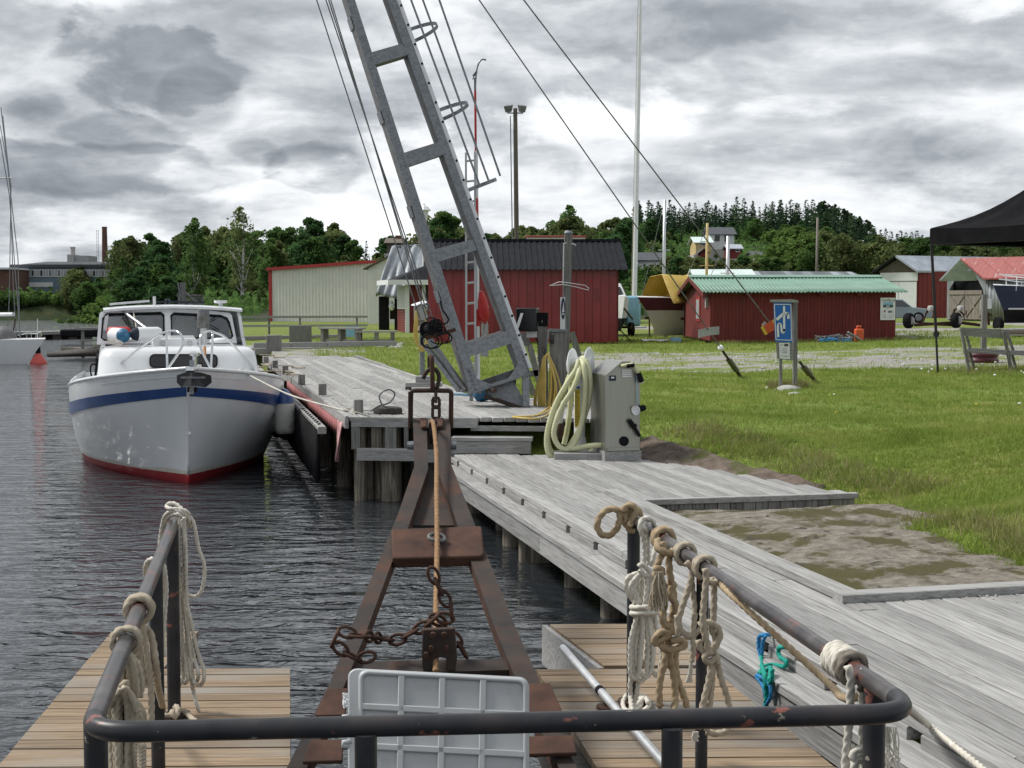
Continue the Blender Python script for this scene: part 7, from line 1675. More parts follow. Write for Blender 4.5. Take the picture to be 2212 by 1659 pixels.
def left_ropes():
 Y = 5.62;r = .0072;T = rope_thing('long white rope in hanging loops over the far end of the left rail',D(380,1130,Y))
 c = G(379,1122,RZ);fr = Y - .035
 S = [(coil(c,LAX,.031,2.2,r,2.0),r),
   (hangs(k4,Y,((1110,200),(1020,130),(940,128),(912,165),(960,190),(1090,200),(1170,235),(1195,290)),(0,.02,.03,.02,-.02,-.03,-.03,0)),r),
   (hangs(k4,Y,((830,700),(838,520),(870,330),(930,240),(1040,215),(1150,260),(1195,360),(1200,420)),(.05,.05,.04,0,-.03,-.03,0,.03)),r),
   (hangs(k4,Y,((820,640),(850,460),(900,340),(960,275),(1060,260),(1140,330)),(.07,.06,.04,0,-.04,-.02)),r),
   (hangs(k4,Y,((1150,250),(1230,330),(1265,440),(1310,680),(1380,900),(1365,1150),(1290,1275),(1180,1265),(1120,1180))),r)]
 for P in ([k4(1090,300),k4(1010,500),k4(1000,800),k5(900,150),k5(940,600),k5(935,740),k5(910,772),k5(880,730),k5(872,500)],[k4(1080,300),k4(1060,600),k4(1070,1000),k5(945,200),k5(985,500),k5(1010,690),k5(990,748),k5(955,735)],
    [k4(1110,320),k4(1130,700),k4(1140,1200),k5(1000,100),k5(1075,450),k5(1125,640),k5(1112,725),k5(1075,742),k5(1045,690),k5(1010,450),k5(990,100),k4(1100,1000)],[k4(1120,300),k4(1150,700),k4(1160,1300),k5(1050,100),k5(1115,400),k5(1180,590),k5(1185,700),k5(1150,768),k5(1090,745),k5(1060,640),k5(1020,200),k4(1110,900)],
    [k4(1060,310),k4(1030,600),k4(1040,1100),k5(930,300),k5(965,600),k5(960,720)],[k4(1130,300),k4(1140,800),k5(985,0),k5(1005,300),k5(1035,600),k5(1075,840),k5(1115,1000),k5(1160,1170)]):
  S.append(([D(u,v,fr + rnd.uniform(-.02,.03)) for u,v in P],r))
 rope_mesh('strand',MT['rope_w'],S,T)
 Y = 4.93;r = .0082;T = rope_thing('grey white rope in one long bight, second from the far end of the left rail',D(338,1215,Y));z = G(334,1212,RZ)
 S = [([D(*k4(650,1040),Y + .05),D(*k4(648,920),Y + .02),D(*k4(690,835),Y),D(*k4(780,818),Y - .03),D(*k4(860,880),Y - .03),D(*k4(886,1000),Y - .03),D(*k4(872,1250),Y),D(*k4(838,1520),Y),D(*k5(705,200),Y),D(*k5(675,360),Y),D(*k5(680,440),Y + .03)],r),
   ([D(*k4(885,960),Y),D(*k4(905,1200),Y + .02),D(*k4(885,1500),Y + .02),D(*k5(745,260),Y + .02),D(*k5(760,460),Y + .02)],r),
   ([D(*k4(735,1165),Y + .1),D(*k4(790,1160),Y + .02),D(*k4(850,1190),Y + .03),D(*k4(860,1200),Y + .1)],r),([D(*k4(715,1245),Y + .1),D(*k4(790,1250),Y + .02),D(*k4(850,1290),Y + .03),D(*k4(860,1300),Y + .1)],r)]
 rope_mesh('strand',MT['rope_w'],S,T)
 Y = 4.25;r = .0098;T = rope_thing('thick beige rope knotted round the middle of the left rail, trailing to the deck',D(300,1300,Y));c = G(*k4(545,1440),RZ)
 S = [(coil(c,LAX,.034,2.6,r),r),(hangs(k5,Y,((540,40),(500,130),(590,180),(640,320),(672,560),(695,800),(735,960),(745,1050)),(-.02,-.03,0,0,0,.1,.4,.9)),r),(hangs(k5,Y,((520,60),(550,300),(590,540),(620,850),(620,1190)),(-.03,-.03,-.02,0,0)),r * .95),
   (hangs(k5,Y,((455,250),(500,240),(490,330),(500,400),(545,560),(560,720),(530,780))),r),(hangs(k5,Y,((480,160),(420,330),(470,420),(440,520),(420,700),(400,830))),r),(hangs(k5,Y,((500,180),(560,210),(520,270),(440,260))),r)]
 S.append(([G(*k5(x,y),Z_DECK + z) for x,y,z in ((690,1050,.02),(780,1062,.015),(855,1048,.02),(885,1000,.05),(910,1030,.05),(880,1110,.03),(845,1060,.045),(930,1050,.02),(1000,1075,.015),(1060,1130,.015),(1120,1170,.015))],r));S.append(([G(*k5(x,y),Z_DECK + .012) for x,y in ((700,1075),(780,1095),(850,1088))],r))
 rope_mesh('strand',MT['rope_b'],S,T)
 Y = 3.62;r = .0078;T = rope_thing('big coiled hank of beige rope hanging at the near corner of the left rail',D(260,1400,Y));c = G(*k5(285,300),RZ)
 S = [(coil(c,LAX,.033,2.4,r),r)]
 q = random.Random(9)
 for k in range(7):
  x0 = 290 + k * 32;S.append((hangs(k5,Y,((300 + k * 14,440),(x0 - 10 + q.uniform(-15,15),560),(x0 + 20 + q.uniform(-15,15),760),(x0 + 15,900)),[q.uniform(-.03,.03)] * 4),r))
 for k in range(13):
  w = 30 + k * 15;dy = q.uniform(-.045,.03) - .05 * (1 - k / 12);cx = 320 + q.uniform(-14,14);top = 760 + q.uniform(-20,60) + 90 * (k / 12)
  S.append((hangs(k5,Y,((cx - w * .3,top + 40),(cx - w * .8,top + 170),(cx - w * 1.0,1150),(cx - w * .85,1450),(cx - w * .6,1800),(cx,1980 + q.uniform(-60,60)),(cx + w * .6,1800),(cx + w * .85,1450),(cx + w * 1.0,1150),(cx + w * .8,top + 170),(cx + w * .2,top + 20)),[dy + .02 * math.sin(i) for i in range(11)]),r))
 S.append((hangs(k5,Y - .07,((110,960),(200,860),(290,790),(360,740),(330,850),(250,900),(150,1000))),r));S.append((hangs(k5,Y - .08,((130,1020),(220,900),(330,810),(390,860),(450,960),(480,1060))),r))
 for k in range(6):
  y = 1395 + k * 42;pts = []
  for i in range(25): a = 2 * math.pi * i / 24 - math.pi / 2;pts.append(D(*k5(320 + 215 * math.sin(a + math.pi / 2),y + 30 * math.cos(2 * a) * .5 + 42 * i / 24 + 26 * math.sin(a)),Y - .005 - .10 * math.cos(a + math.pi / 2 - math.pi / 2)))
  S.append((pts,r))
 rope_mesh('strand',MT['rope_b'],S,T)
left_ropes()
def right_ropes():
 RO = [MT['rope_t'],MT['rope_w'],MT['rope_b']]
 Y = 5.72;r = .0125;T = rope_thing('tan hemp rope with a stiff loop on the far end of the right rail',D(1370,1120,Y));c = G(*kr(500,400),RZ)
 S = [(coil(c + RAX.normalized() * .05,RAX,.037,2.4,r),r),(hangs(kr,Y - .03,((420,440),(380,340),(250,300),(150,360),(108,470),(145,555),(220,578),(300,520),(342,420),(350,340),(430,280),(480,290),(460,400),(430,500),(500,530))),r),(hangs(kr,Y - .05,((360,320),(440,260),(510,300),(480,420),(440,480))),r)]
 rope_mesh('strand',MT['rope_t'],S,T)
 Y = 5.42;r = .0088;T = rope_thing('clean white rope hank bound round its middle, on the right rail',D(1400,1140,Y));c = G(*kr(640,490),RZ);q = random.Random(2)
 S = [(hangs(kr,Y,((590,900),(598,740),(585,600),(552,490),(575,412),(640,398),(690,440),(712,560),(722,650),(700,760),(680,900)),(-.02,-.02,-.02,-.02,-.01,0,.02,.05,.05,.02,0)),r),(hangs(kr,Y,((640,880),(633,720),(625,560),(590,500),(600,430),(655,415)),(.0,0,.0,-.02,0,.02)),r),(hangs(kr,Y - .03,((540,900),(570,875),(630,920),(660,970),(600,990),(545,930))),r)]
 for k in range(4): o = k * 24;S.append((hangs(kr,Y + q.uniform(-.03,.03),((590 - o * .2,950),(520,970 + o * .8),(430 + o,1010 + o),(408 + o,1110),(450 + o,1210),(515 + o * .5,1275 + o * .2))),r))
 for k in range(7): x = 500 + k * 34;S.append((hangs(kr,Y + q.uniform(-.02,.02),((560 + k * 14,960),(x + 20,1100),(x + 6,1240),(x,1330),(x - 4,1420))),r))
 for y in (1310,1372): S.append(([D(*kr(595 + 128 * math.sin(a),y + 10 * math.cos(a) - 8 * math.sin(a)),Y - .06 * math.cos(a)) for a in [i * .35 - 1.7 for i in range(20)]],r * 1.08))
 for k,(x0,xl,xb,xr,x1,yb) in enumerate(((545,465,470,560,600,705),(575,490,520,640,640,725),(600,530,575,690,670,690),(640,570,625,700,690,610),(690,640,700,790,745,665))):
  S.append((hangs(kq,Y + q.uniform(-.03,.02),((x0,10),(xl + 10,280),(xl,480),(xb,yb - 60),((xb + xr) / 2,yb),(xr,yb - 80),(xr + 20,400),(x1,150),(x1 - 20,10))),r))
 S.append((hangs(kq,Y,((480,640),(465,780),(470,900),(490,1080)),(0,0,0,-.1)),r));S.append((hangs(kq,Y,((560,700),(545,830),(510,960),(490,1100)),(0,0,0,-.05)),r))
 S.append(([G(*kq(x,y),Z_DECK + z) for x,y,z in ((430,870,.03),(390,960,.012),(420,1040,.01),(520,1030,.02),(590,960,.02),(570,890,.03),(640,910,.012),(670,980,.012),(620,1040,.012),(560,1090,.012))],r));S.append(([G(*kq(x,y),Z_DECK + .03) for x,y in ((520,1000),(590,930),(620,890),(660,960))],r))
 rope_mesh('strand',MT['rope_w'],S,T)
 Y = 4.98;r = .0118;T = rope_thing('tan hemp rope with a frayed tassel and a big knot on the right rail',D(1445,1170,Y));c = G(*kr(850,610),RZ)
 S = [(coil(c,RAX,.036,1.7,r),r),(hangs(kr,Y,((740,620),(735,700),(790,740),(870,760),(900,730)),(0,-.03,-.04,-.02,.02)),r),(hangs(kr,Y - .02,((790,640),(785,740),(750,840),(725,900),(740,960),(790,990))),r),(hangs(kr,Y,((850,780),(858,940),(880,1060),(905,1090),(880,1120),(870,1200),(920,1280),(940,1400))),r),
   (hangs(kr,Y - .03,((690,930),(760,915),(790,960),(720,970),(700,1000),(770,990))),r),(hangs(kr,Y + .02,((860,1050),(900,1180),(905,1300),(880,1420),(850,1520))),r),(hangs(kr,Y,((830,1180),(800,1330),(790,1450),(820,1560))),r)]
 S += [(hangs(kq,Y - .03,((800,20),(850,120),(930,130),(950,60),(900,200),(800,290),(735,330),(730,270),(800,200),(920,190),(985,220))),r),(hangs(kq,Y - .03,((790,330),(830,375),(930,390),(1030,360),(1050,320),(1000,285),(900,300))),r * 1.05),(hangs(kq,Y - .01,((860,250),(880,350),(850,430),(825,560),(790,700),(775,850),(785,1000))),r),
   (hangs(kq,Y,((870,380),(900,520),(935,680),(950,900),(940,1080)),(0,0,0,0,-.05)),r * 1.05),(hangs(kq,Y + .02,((950,400),(955,600),(985,740),(1040,880),(1095,1080))),r)]
 rope_mesh('strand',MT['rope_t'],S,T)
 q = random.Random(5);mb = MB()
 for k in range(46):
  x0 = 700 + q.uniform(0,90);x1 = 660 + q.uniform(0,190);mb.tube(hangs(kr,Y - .03 + q.uniform(-.03,.02),((x0,950),(lerp(x0,x1,.5) + q.uniform(-25,25),1080),(x1 + q.uniform(-15,15),1200),(x1 + q.uniform(-30,30),1240 + q.uniform(0,130)))),.0028,4)
 for k in range(14): mb.tube(hangs(kq,Y,((785 + q.uniform(-15,15),990),(775 + q.uniform(-30,35),1030),(780 + q.uniform(-50,60),1080))),.003,4)
 o = mb.build('frayed_end',MT['rope_b'],T);o['kind'] = 'stuff'
 Y = 4.72;r = .0098;T = rope_thing('beige rope in a loose drooping loop between the tassel rope and the second right post',D(1495,1200,Y));c = G(*kr(1100,760),RZ)
 S = [(coil(c,RAX,.033,2.1,r),r),(hangs(kr,Y,((1030,850),(1090,920),(1085,1020),(1045,1160),(985,1330),(945,1500),(955,1620))),r),(hangs(kq,Y,((965,20),(985,120),(1030,205),(1100,235),(1160,205))),r),(hangs(kr,Y + .02,((1080,980),(1095,1130),(1120,1270),(1120,1420),(1105,1600))),r),(hangs(kq,Y,((1070,200),(1080,250),(1130,240),(1190,190),(1230,170))),r),(hangs(kq,Y,((1160,0),(1145,200),(1140,400),(1125,520))),r * .9)]
 rope_mesh('strand',MT['rope_b'],S,T)
 mb = MB()
 for k in range(16): mb.tube(hangs(kq,Y,((1125 + q.uniform(-12,12),500),(1115 + q.uniform(-18,18),620),(1090 + q.uniform(-35,45),740))),.0028,4)
 mb.build('frayed_end',MT['rope_w'],T)['kind'] = 'stuff'
 Y = 4.45;r = .0098;T = rope_thing('beige rope with a knot low down, beside the second post of the right rail',D(1535,1230,Y));c = G(*kr(1300,900),RZ)
 S = [(coil(c,RAX,.033,2.2,r),r),(hangs(kr,Y - .02,((1225,920),(1240,1020),(1222,1200),(1205,1420),(1215,1560),(1240,1680))),r),(hangs(kq,Y - .02,((1240,0),(1262,160),(1290,320),(1330,440))),r),(hangs(kr,Y + .02,((1300,1010),(1318,1120),(1320,1300),(1310,1480))),r),(hangs(kr,Y - .01,((1270,1060),(1330,1065),(1360,1040))),r),
   (hangs(kq,Y - .01,((1200,130),(1300,100),(1390,140),(1430,220),(1400,320),(1330,420),(1270,450),(1270,500),(1330,520),(1380,460))),r),(hangs(kq,Y,((1195,290),(1220,370),(1270,420),(1350,400),(1400,480),(1390,540))),r),(hangs(kq,Y,((1330,120),(1350,200),(1385,290),(1360,380))),r),
   (hangs(kq,Y,((1340,520),(1310,720),(1265,900),(1225,1080),(1190,1240))),r),(hangs(kq,Y + .01,((1360,500),(1345,740),(1325,950),(1310,1100),(1290,1260))),r * .9),(hangs(kq,Y + .02,((1395,500),(1440,700),(1500,880),(1535,1080),(1500,1250),(1400,1290),(1280,1270))),r)]
 rope_mesh('strand',MT['rope_b'],S,T)
 mb = MB()
 for k in range(12): mb.tube(hangs(kq,Y + .1,((1170 + q.uniform(-30,30),1270),(1170 + q.uniform(-40,40),1320),(1160 + q.uniform(-40,40),1370))),.003,4)
 mb.build('frayed_end',MT['rope_w'],T)['kind'] = 'stuff'
 # long line from the rail past the near post and on to the walkway
 r = .0095;a = G(*kr(1340,1030),RZ - .03);n = D(1893,1492,3.32);mid = D(*k7(230,640),4.0);e1 = G(2000,1562,Z_LOW + .03);e2 = G(2130,1668,Z_LOW + .03);e3 = G(2200,1740,Z_LOW + .03)
 T = rope_thing('long rope slanting from the second right post to the near corner and onto the walkway',n)
 rope_mesh('strand',MT['rope_t'],[([a,D(*kr(1500,1190),4.33),mid,D(*k7(440,832),3.62),n],r)],T);rope_mesh('strand',MT['rope_w'],[([n + Vector((.02,.0,0)),D(1960,1530,4.3),e1,e1.lerp(e2,.5),e2,e3],.0125)],T)
 # coil on the near right corner
 Y = 3.33;r = .0092;T = rope_thing('thick white rope wound five turns round the near right corner of the rail',D(1860,1440,Y));c = G(*k7(600,470),RZ)
 S = [(coil(c + RAX.normalized() * .01,RAX,.032,5.2,r,1.9,.01),r),(hangs(k7,Y,((470,520),(500,640),(492,900),(480,1150),(455,1380),(430,1700)),(-.03,-.03,-.02,-.01,0,0)),r),(hangs(k7,Y,((640,560),(610,680),(620,900),(615,1150),(625,1300),(640,1500),(600,1650)),(-.03,-.02,-.02,-.01,0,0,0)),r),(hangs(k7,Y - .02,((640,1340),(560,1350),(520,1410),(560,1450),(640,1420),(650,1370),(580,1400),(540,1480),(520,1600))),r)]
 rope_mesh('strand',MT['rope_w'],S,T)
 rope_mesh('strand',mat('dirty_rope',[(0.14,0.12,0.10),(0.24,0.21,0.17)],30,rough=.9,coord='O'),[(coil(c - RAX.normalized() * .062,RAX,.033,1.5,r,1.9),r),(hangs(k7,Y,((640,620),(600,700),(610,760)),(-.03,-.035,-.02)),r)],T)
 mb = MB()
 for k in range(22): x = 860 + q.uniform(-20,100);mb.tube(hangs(k7,Y + .15 + q.uniform(0,.1),((x,1120),(x + q.uniform(-30,50),1260),(x + q.uniform(-30,60),1380),(x + q.uniform(-20,80),1440 + q.uniform(0,90)))),.0016,4)
 o = mb.build('string_scrap',MT['rope_w']);tag(o,'wisps of thin white string behind the near right post','string')
 # teal and blue line on the walkway edge
 T = thing('teal_line','short teal and blue line knotted over the edge of the walkway','rope',PL(*k6(890,1100),ST(-.19,0),EV))
 E = lambda x,y,off=0.0: PL(*k6(x,y),ST(-.05 - off,0),EV)
 E2 = lambda x,y: PL(*k6(x,y),ST(-.20,0),EV)
 rope_mesh('strand',MT['rope_u'],[([G(*k6(930,918),Z_LOW + .012),G(*k6(895,918),Z_LOW + .014),E(872,930),E(870,980),E(882,1040),E(868,1080,.05),E(850,1110,.1),E2(895,1180),E2(905,1240)],.010),([E(905,922),E(890,960),E(886,1020)],.009),([E2(860,1120),E2(920,1160),E2(930,1230),E2(900,1280)],.009)],T)
 rope_mesh('strand',MT['rope_g'],[([G(*k6(1030,980),Z_LOW + .012),G(*k6(990,980),Z_LOW + .014),E(970,990),E(978,1030),E(1008,1052),E(1000,1078),E(950,1070),E(900,1078,.06),E(866,1095,.1),E(890,1110,.12),E(930,1085,.1),E2(925,1150)],.011),([E(884,1030),E(885,1070,.05),E2(900,1120),E2(910,1220),E2(905,1300),E2(915,1390)],.012),([E2(940,1090),E2(935,1150),E2(900,1180)],.009)],T)
right_ropes()
# ---------------------------------------------------------------- pump-out station, posts, hoses
k8 = crop(1750,1200,.3616);kb = crop(1280,720,.57866);kR = crop(3200,950,.28933);kg = crop(2500,850,.36166);kt = crop(2560,720,.57866)
def pump_cabinet():
 c = G(1306,996,Z_LOW);F = Frame(c,DOCK_A - R(90));w = (G(1397,998,Z_LOW) - c).dot(EV);dp = .62
 T = thing('pump_cabinet','stainless steel pump cabinet with a sloping lid standing on the walkway','cabinet',c)
 for (a,b) in (((0,0,0),(w,.03,.105)),((0,.03,0),(.03,dp,.105)),((w - .03,.03,0),(w,dp,.105))): mb = MB(F);mb.box(a,b);mb.build('plinth_board',W['grey_x'],T)
 z0 = .107;h = lambda v: D(*k8(1500,v),c.y).z - c.z
 zs,zt = h(578),h(438);x0,x1 = .012,w - .012
 P = [(x0,z0),(x1,z0),(x1,zs),(x0 + w * .62,zt),(x0 + w * .42,zt),(x0,zs)]
 mb = MB(F);mb.prism([(x,.012,z) for x,z in P],(0,dp - .03,0));mb.build('body',MT['stainless'],T,bevel=.004)
 for i in (2,3,4):
  (xa,za),(xb,zb) = P[i],P[i + 1];mb = MB(F);n = Vector((zb - za,0,-(xb - xa))).normalized() * -.004 if 0 else Vector((0,0,.004))
  mb.prism([(xa,-.008,za + .003),(xb,-.008,zb + .003),(xb,dp,zb + .003),(xa,dp,za + .003)],n);mb.build('lid_sheet',MT['stainless'],T)
 X = lambda px: (k8(px,0)[0] - k8(1430,0)[0]) * m_per_px(c.y);Z = lambda py: D(0,k8(0,py)[1],c.y).z - c.z
 mb = MB(F);mb.box((.03,-.012,z0 + .005),(w - .03,.01,z0 + .035));mb.build('base_lip',MT['stainless'],T)
 for k in range(4): mb = MB(F);mb.box((X(1615),-.006,Z(530 + k * 21)),(X(1718),.010,Z(518 + k * 21)));mb.build('vent_louvre',MT['whiteplastic'],T)
 mb = MB(F);mb.box((X(1480),.001,Z(632)),(X(1550),.011,Z(577)));s = mb.build('label_plate',MT['navy'],T)
 mb = MB(F);mb.box((X(1497),-.002,Z(606)),(X(1530),.0008,Z(590)));mb.build('label_mark',MT['signwhite'],s)
 p = F((X(1785),-.02,Z(930)));mb = MB();ax = Vector((.55,-.75,.2)).normalized();mb.lathe([(.05,.03),(.055,.05),(.03,.02),(.025,-.01)],p + ax * -.0,(-.6,-.75,-.2),14);mb.build('funnel',MT['whiteplastic'],T,smooth=50);mb = MB();mb.lathe([(.03,0),(.034,.02),(.034,.07),(.025,.09)],p,(.9,-.3,.25),12);mb.build('valve_cap',MT['black'],T,smooth=50)
 mb = MB();mb.tube([F((X(1690),-.02,Z(1040))),F((X(1740),-.035,Z(1110)))],.026,10);mb.tube([F((X(1740),-.035,Z(1110))),F((X(1800),-.04,Z(1210)))],.019,10);mb.lathe([(.034,-.015),(.034,.015)],F((X(1740),-.035,Z(1105))),F((X(60),0,Z(100))) - F((X(0),0,Z(0))),10);mb.build('nozzle',MT['black'],T,smooth=40)
 mb = MB();mb.tube(spline([F((X(1600),-.02,Z(480))),F((X(1660),-.05,Z(465))),F((X(1720),-.06,Z(462))),F((X(1745),-.06,Z(500))),F((X(1790),-.05,Z(575)))],.03),.018,8);mb.build('lid_hose',MT['hose'],T,smooth=True)
 mb = MB();mb.tube([F((X(1650),-.055,Z(478))),F((X(1730),-.06,Z(466)))],.024,8);mb.lathe([(.026,0),(.03,.02),(.03,.10),(.02,.11)],F((X(1780),-.05,Z(550))),(.35,0,-.95),10);mb.build('hose_coupling',MT['black'],T,smooth=40)
 mb = MB();mb.lathe([(.02,0),(.02,.05)],F((X(1805),-.05,Z(610))),(.35,0,-.95),8);mb.build('spout',MT['whiteplastic'],T);mb = MB();mb.tube([F((X(1765),-.03,Z(575))),F((X(1780),-.03,Z(885)))],.004,5);mb.build('cord',MT['skyblue'],T)
 mb = MB();mb.lathe([(.055,.0),(.055,.013)],F((X(1642),.012,Z(1262))),F((0,-1,0)) - F((0,0,0)),16);mb.build('hose_port',MT['black'],T)
 mb = MB(F);mb.box((-.3,-.015,z0 - .09),(-.02,.1,z0 - .06));
 return F,c,w,X,Z
CAB = pump_cabinet()
def hose_reel():
 b = G(1252,985,Z_LOW);b.y = 16.2;T = thing('hose_reel','white hose post with two round side plates beside the stainless cabinet','hose reel',b)
 Y = 16.2;P = lambda x,y,dy=0.0: D(*k8(x,y),Y + dy)
 mb = MB();x = b.x;z1 = P(1150,560).z
 mb.tube([(x,Y,Z_LOW + .02),(x,Y,z1)],.063,16);mb.build('post',MT['whiteplastic'],T,smooth=40)
 mb = MB();mb.lathe([(.15,0),(.15,.03),(.085,.10),(.07,.2)],(x,Y,Z_LOW + .01),n=16);mb.build('foot',MT['whiteplastic'],T,smooth=40)
 mb = MB();mb.box((x - .30,Y - .45,Z_LOW),(x + .30,Y - .12,Z_LOW + .07));mb.build('base_board',W['grey_x'],T)
 h = P(1180,470);ax = Vector((.93,-.36,0)).normalized();mb = MB();mb.lathe([(.095,-.14),(.095,.14)],h,ax,16);mb.build('hub',MT['whiteplastic'],T,smooth=40)
 for px,py in ((1097,452),(1270,440)):
  c = P(px,py);mb = MB();mb.lathe([(.165,-.012),(.178,.0),(.165,.012)],c,ax,28);mb.build('side_plate',MT['whiteplastic'],T,smooth=40)
 mb = MB();c = P(1085,515,-.05);mb.lathe([(.02,-.03),(.02,.03)],c,ax,10);mb.build('axle_end',MT['rust'],T)
 for y0,y1,m in ((685,710,'signblue'),(712,1108,'yellow')): a,q = P(1118,y0),P(1172,y1);mb = MB();mb.box((a.x,Y - .068,q.z),(q.x,Y - .0635,a.z));mb.build('label',MT[m],T)
 r = random.Random(2)
 for k in range(22):
  y = 730 + k * 16.5;a,q = P(1123,y),P(1123 + r.uniform(22,44),y + 6);mb = MB();mb.box((a.x,Y - .0705,q.z),(q.x,Y - .069,a.z));mb.build('label_line',MT['ink'],T)
 # the hose
 H = thing('suction_hose','thick pale green ribbed hose in big loops over the white reel','hose',P(1000,1440));rr = .031
 def hose(pts,dys):
  S = spline([P(x,y,d) for (x,y),d in zip(pts,dys)],.016);mb = MB();mb.tube(S,[rr * (1.05 if i % 2 else .93) for i in range(len(S))],12);mb.build('hose_loop',MT['hose'],H,smooth=60)
 hose(((1160,420),(1130,520),(1040,660),(930,860),(860,1060),(830,1240),(850,1380),(920,1435),(1000,1400),(1080,1290),(1170,1130),(1240,940),(1280,740),(1275,560),(1235,420),(1190,395)),[-.12,-.18,-.2,-.2,-.2,-.2,-.2,-.2,-.2,-.2,-.2,-.2,-.2,-.2,-.14,-.08])
 hose(((1175,440),(1160,560),(1100,720),(1000,880),(925,1060),(905,1200),(960,1310),(1060,1340),(1140,1240),(1200,1040),(1225,840),(1230,640),(1215,480),(1190,415)),[-.1,-.22,-.26,-.26,-.26,-.26,-.26,-.26,-.26,-.26,-.26,-.24,-.2,-.1])
 hose(((1130,440),(1060,600),(1000,760),(920,900),(860,1080),(840,1250),(880,1370),(960,1430)),[-.04,-.06,-.1,-.12,-.14,-.15,-.15,-.18])
 hose(((1270,520),(1300,680),(1360,830),(1390,1000),(1385,1180),(1330,1330),(1220,1400),(1100,1390),(1030,1330)),[-.05,-.05,-.05,-.06,-.08,-.1,-.12,-.14,-.2])
 hose(((1085,640),(1075,880),(1050,1100),(1010,1290)),[.05,.05,.05,.05])
 hose(((1030,1340),(1120,1335),(1240,1310),(1340,1300),(1500,1298),(1620,1300),(1660,1285),(1650,1258)),[-.2,-.28,-.32,-.36,-.36,-.36,-.33,-.22])
 mb = MB();mb.tube([P(1005,840,-.05),P(965,1080,-.05)],.03,10);mb.build('hose_end',MT['cream'],H,smooth=40);mb = MB();mb.lathe([(.035,0),(.045,.04),(.045,.12),(.03,.14)],P(975,1070,-.05),(-.05,0,-1),12);mb.tube([P(975,1140,-.05),P(960,1230,-.05)],.03,8);mb.build('coupling',MT['rust_dark'],H,smooth=40)
hose_reel()
def service_posts():
 # tall post with anchor sign
 Y = 19.6;p = at_ground(1217,Y);t = D(1228,506,Y);T = thing('tall_timber_post','tall grey timber post with a coat hanger wire and a small white sign','post',p)
 mb = MB();mb.beam(p + Vector((0,0,-.3)),t,.108,.108,(0,1,0));mb.build('post',W['grey_v'],T,bevel=.006);mb = MB();mb.lathe([(.062,0),(.066,.02),(.04,.05)],t,n=10);mb.build('cap',MT['galv'],T)
 P = lambda x,y,dy=-.07: D(*kb(x,y),Y + dy)
 mb = MB();mb.tube([P(1350,608),P(1410,582),P(1480,590),P(1580,605),P(1605,625),P(1600,636),P(1520,615),P(1440,600),P(1365,606)],.005,5);mb.tube([P(1460,330),P(1440,335),P(1440,350),P(1436,600)],.005,5);mb.tube([P(1490,335),P(1520,340),P(1515,350)],.006,5);mb.build('wire',MT['whiteplastic'],T)
 mb = MB();mb.tube([P(1448,420,-.064),P(1450,420,-.064)],.004,4)
 a,b = P(1428,682),P(1448,905);mb = MB();x0,x1 = P(1420,0).x,P(1452,0).x;mb.box((x0,Y - .085,b.z),(x1,Y - .072,a.z));s = thing('anchor_sign','narrow white sign with a dark blue oval sail mark on the tall post','sign',(x0,Y,b.z));mb.build('plate',MT['signwhite'],s)
 c = (P(1437,755) + P(1437,756)) / 2;mb = MB();mb.prism([Vector((c.x + (x1 - x0) * .44 * math.cos(a_),Y - .087,c.z + .15 * math.sin(a_))) for a_ in [i * math.pi / 10 for i in range(20)]],(0,-.003,0));mb.build('oval',MT['navy'],s)
 k_ = x1 - x0;mb = MB();mb.prism([(c.x - .2 * k_,Y - .0905,c.z - .05),(c.x + .24 * k_,Y - .0905,c.z - .05),(c.x + .1 * k_,Y - .0905,c.z + .10)],(0,-.003,0));mb.prism([(c.x - .26 * k_,Y - .0905,c.z - .085),(c.x + .26 * k_,Y - .0905,c.z - .085),(c.x + .2 * k_,Y - .0905,c.z - .065),(c.x - .2 * k_,Y - .0905,c.z - .065)],(0,-.003,0));mb.build('sail_mark',MT['signwhite'],s)
 # short capped post with floodlight box
 Y2 = 19.0;p = at_ground(1176,Y2);t = D(1171,694,Y2);T = thing('capped_post','short grey capped post carrying a black floodlight box','post',p);mb = MB();mb.beam(p + Vector((0,0,-.3)),t,.125,.125,(0,1,0));mb.build('post',W['grey_v'],T,bevel=.006);mb = MB();mb.lathe([(.085,-.02),(.085,.01),(.02,.045)],t,n=4);mb.build('cap',MT['galv'],T)
 Q = lambda x,y,dy=0.0: D(*kb(x,y),Y2 + dy)
 c = Q(1215,835);T2 = thing('floodlight_box','black floodlight box with its lid open beside the capped post','floodlight',c)
 F = Frame(c,-.25);mb = MB(F);mb.box((-.15,-.12,-.14),(.13,.08,.17));mb.build('housing',MT['black_gloss'],T2,bevel=.015);mb = MB();mb.prism([Q(1162,785,-.15),Q(1180,785,-.15),Q(1150,880,-.2),Q(1130,875,-.2)],(0,-.02,0));mb.build('open_lid',MT['white'],T2)
 mb = MB(F);mb.box((-.02,-.06,-.22),(.12,.02,-.14));mb.build('junction_box',MT['whiteplastic'],T2);mb = MB();mb.tube(spline([Q(1235,905),Q(1260,940),Q(1275,990),Q(1275,1100)],.05),.009,5);mb.build('cable',MT['black'],T2);mb = MB(F);mb.beam((.12,.0,.02),(.26,.0,.02),.06,.18);mb.build('bracket',MT['black'],T2)
 mb = MB(F);
 # broad post with hooks and the yellow hose
 Y3 = 18.6;p = at_ground(1196,Y3);tz = D(*kb(1405,905),Y3);T = thing('hose_post','broad grey post with steel hooks for the yellow hose','post',p)
 mb = MB();mb.box((tz.x - .11,Y3,p.z - .2),(tz.x + .10,Y3 + .12,tz.z));mb.build('post',W['grey_v'],T,bevel=.006);mb = MB();mb.box((tz.x - .14,Y3 - .03,tz.z),(tz.x + .12,Y3 + .14,tz.z + .03));mb.build('cap',MT['galv'],T)
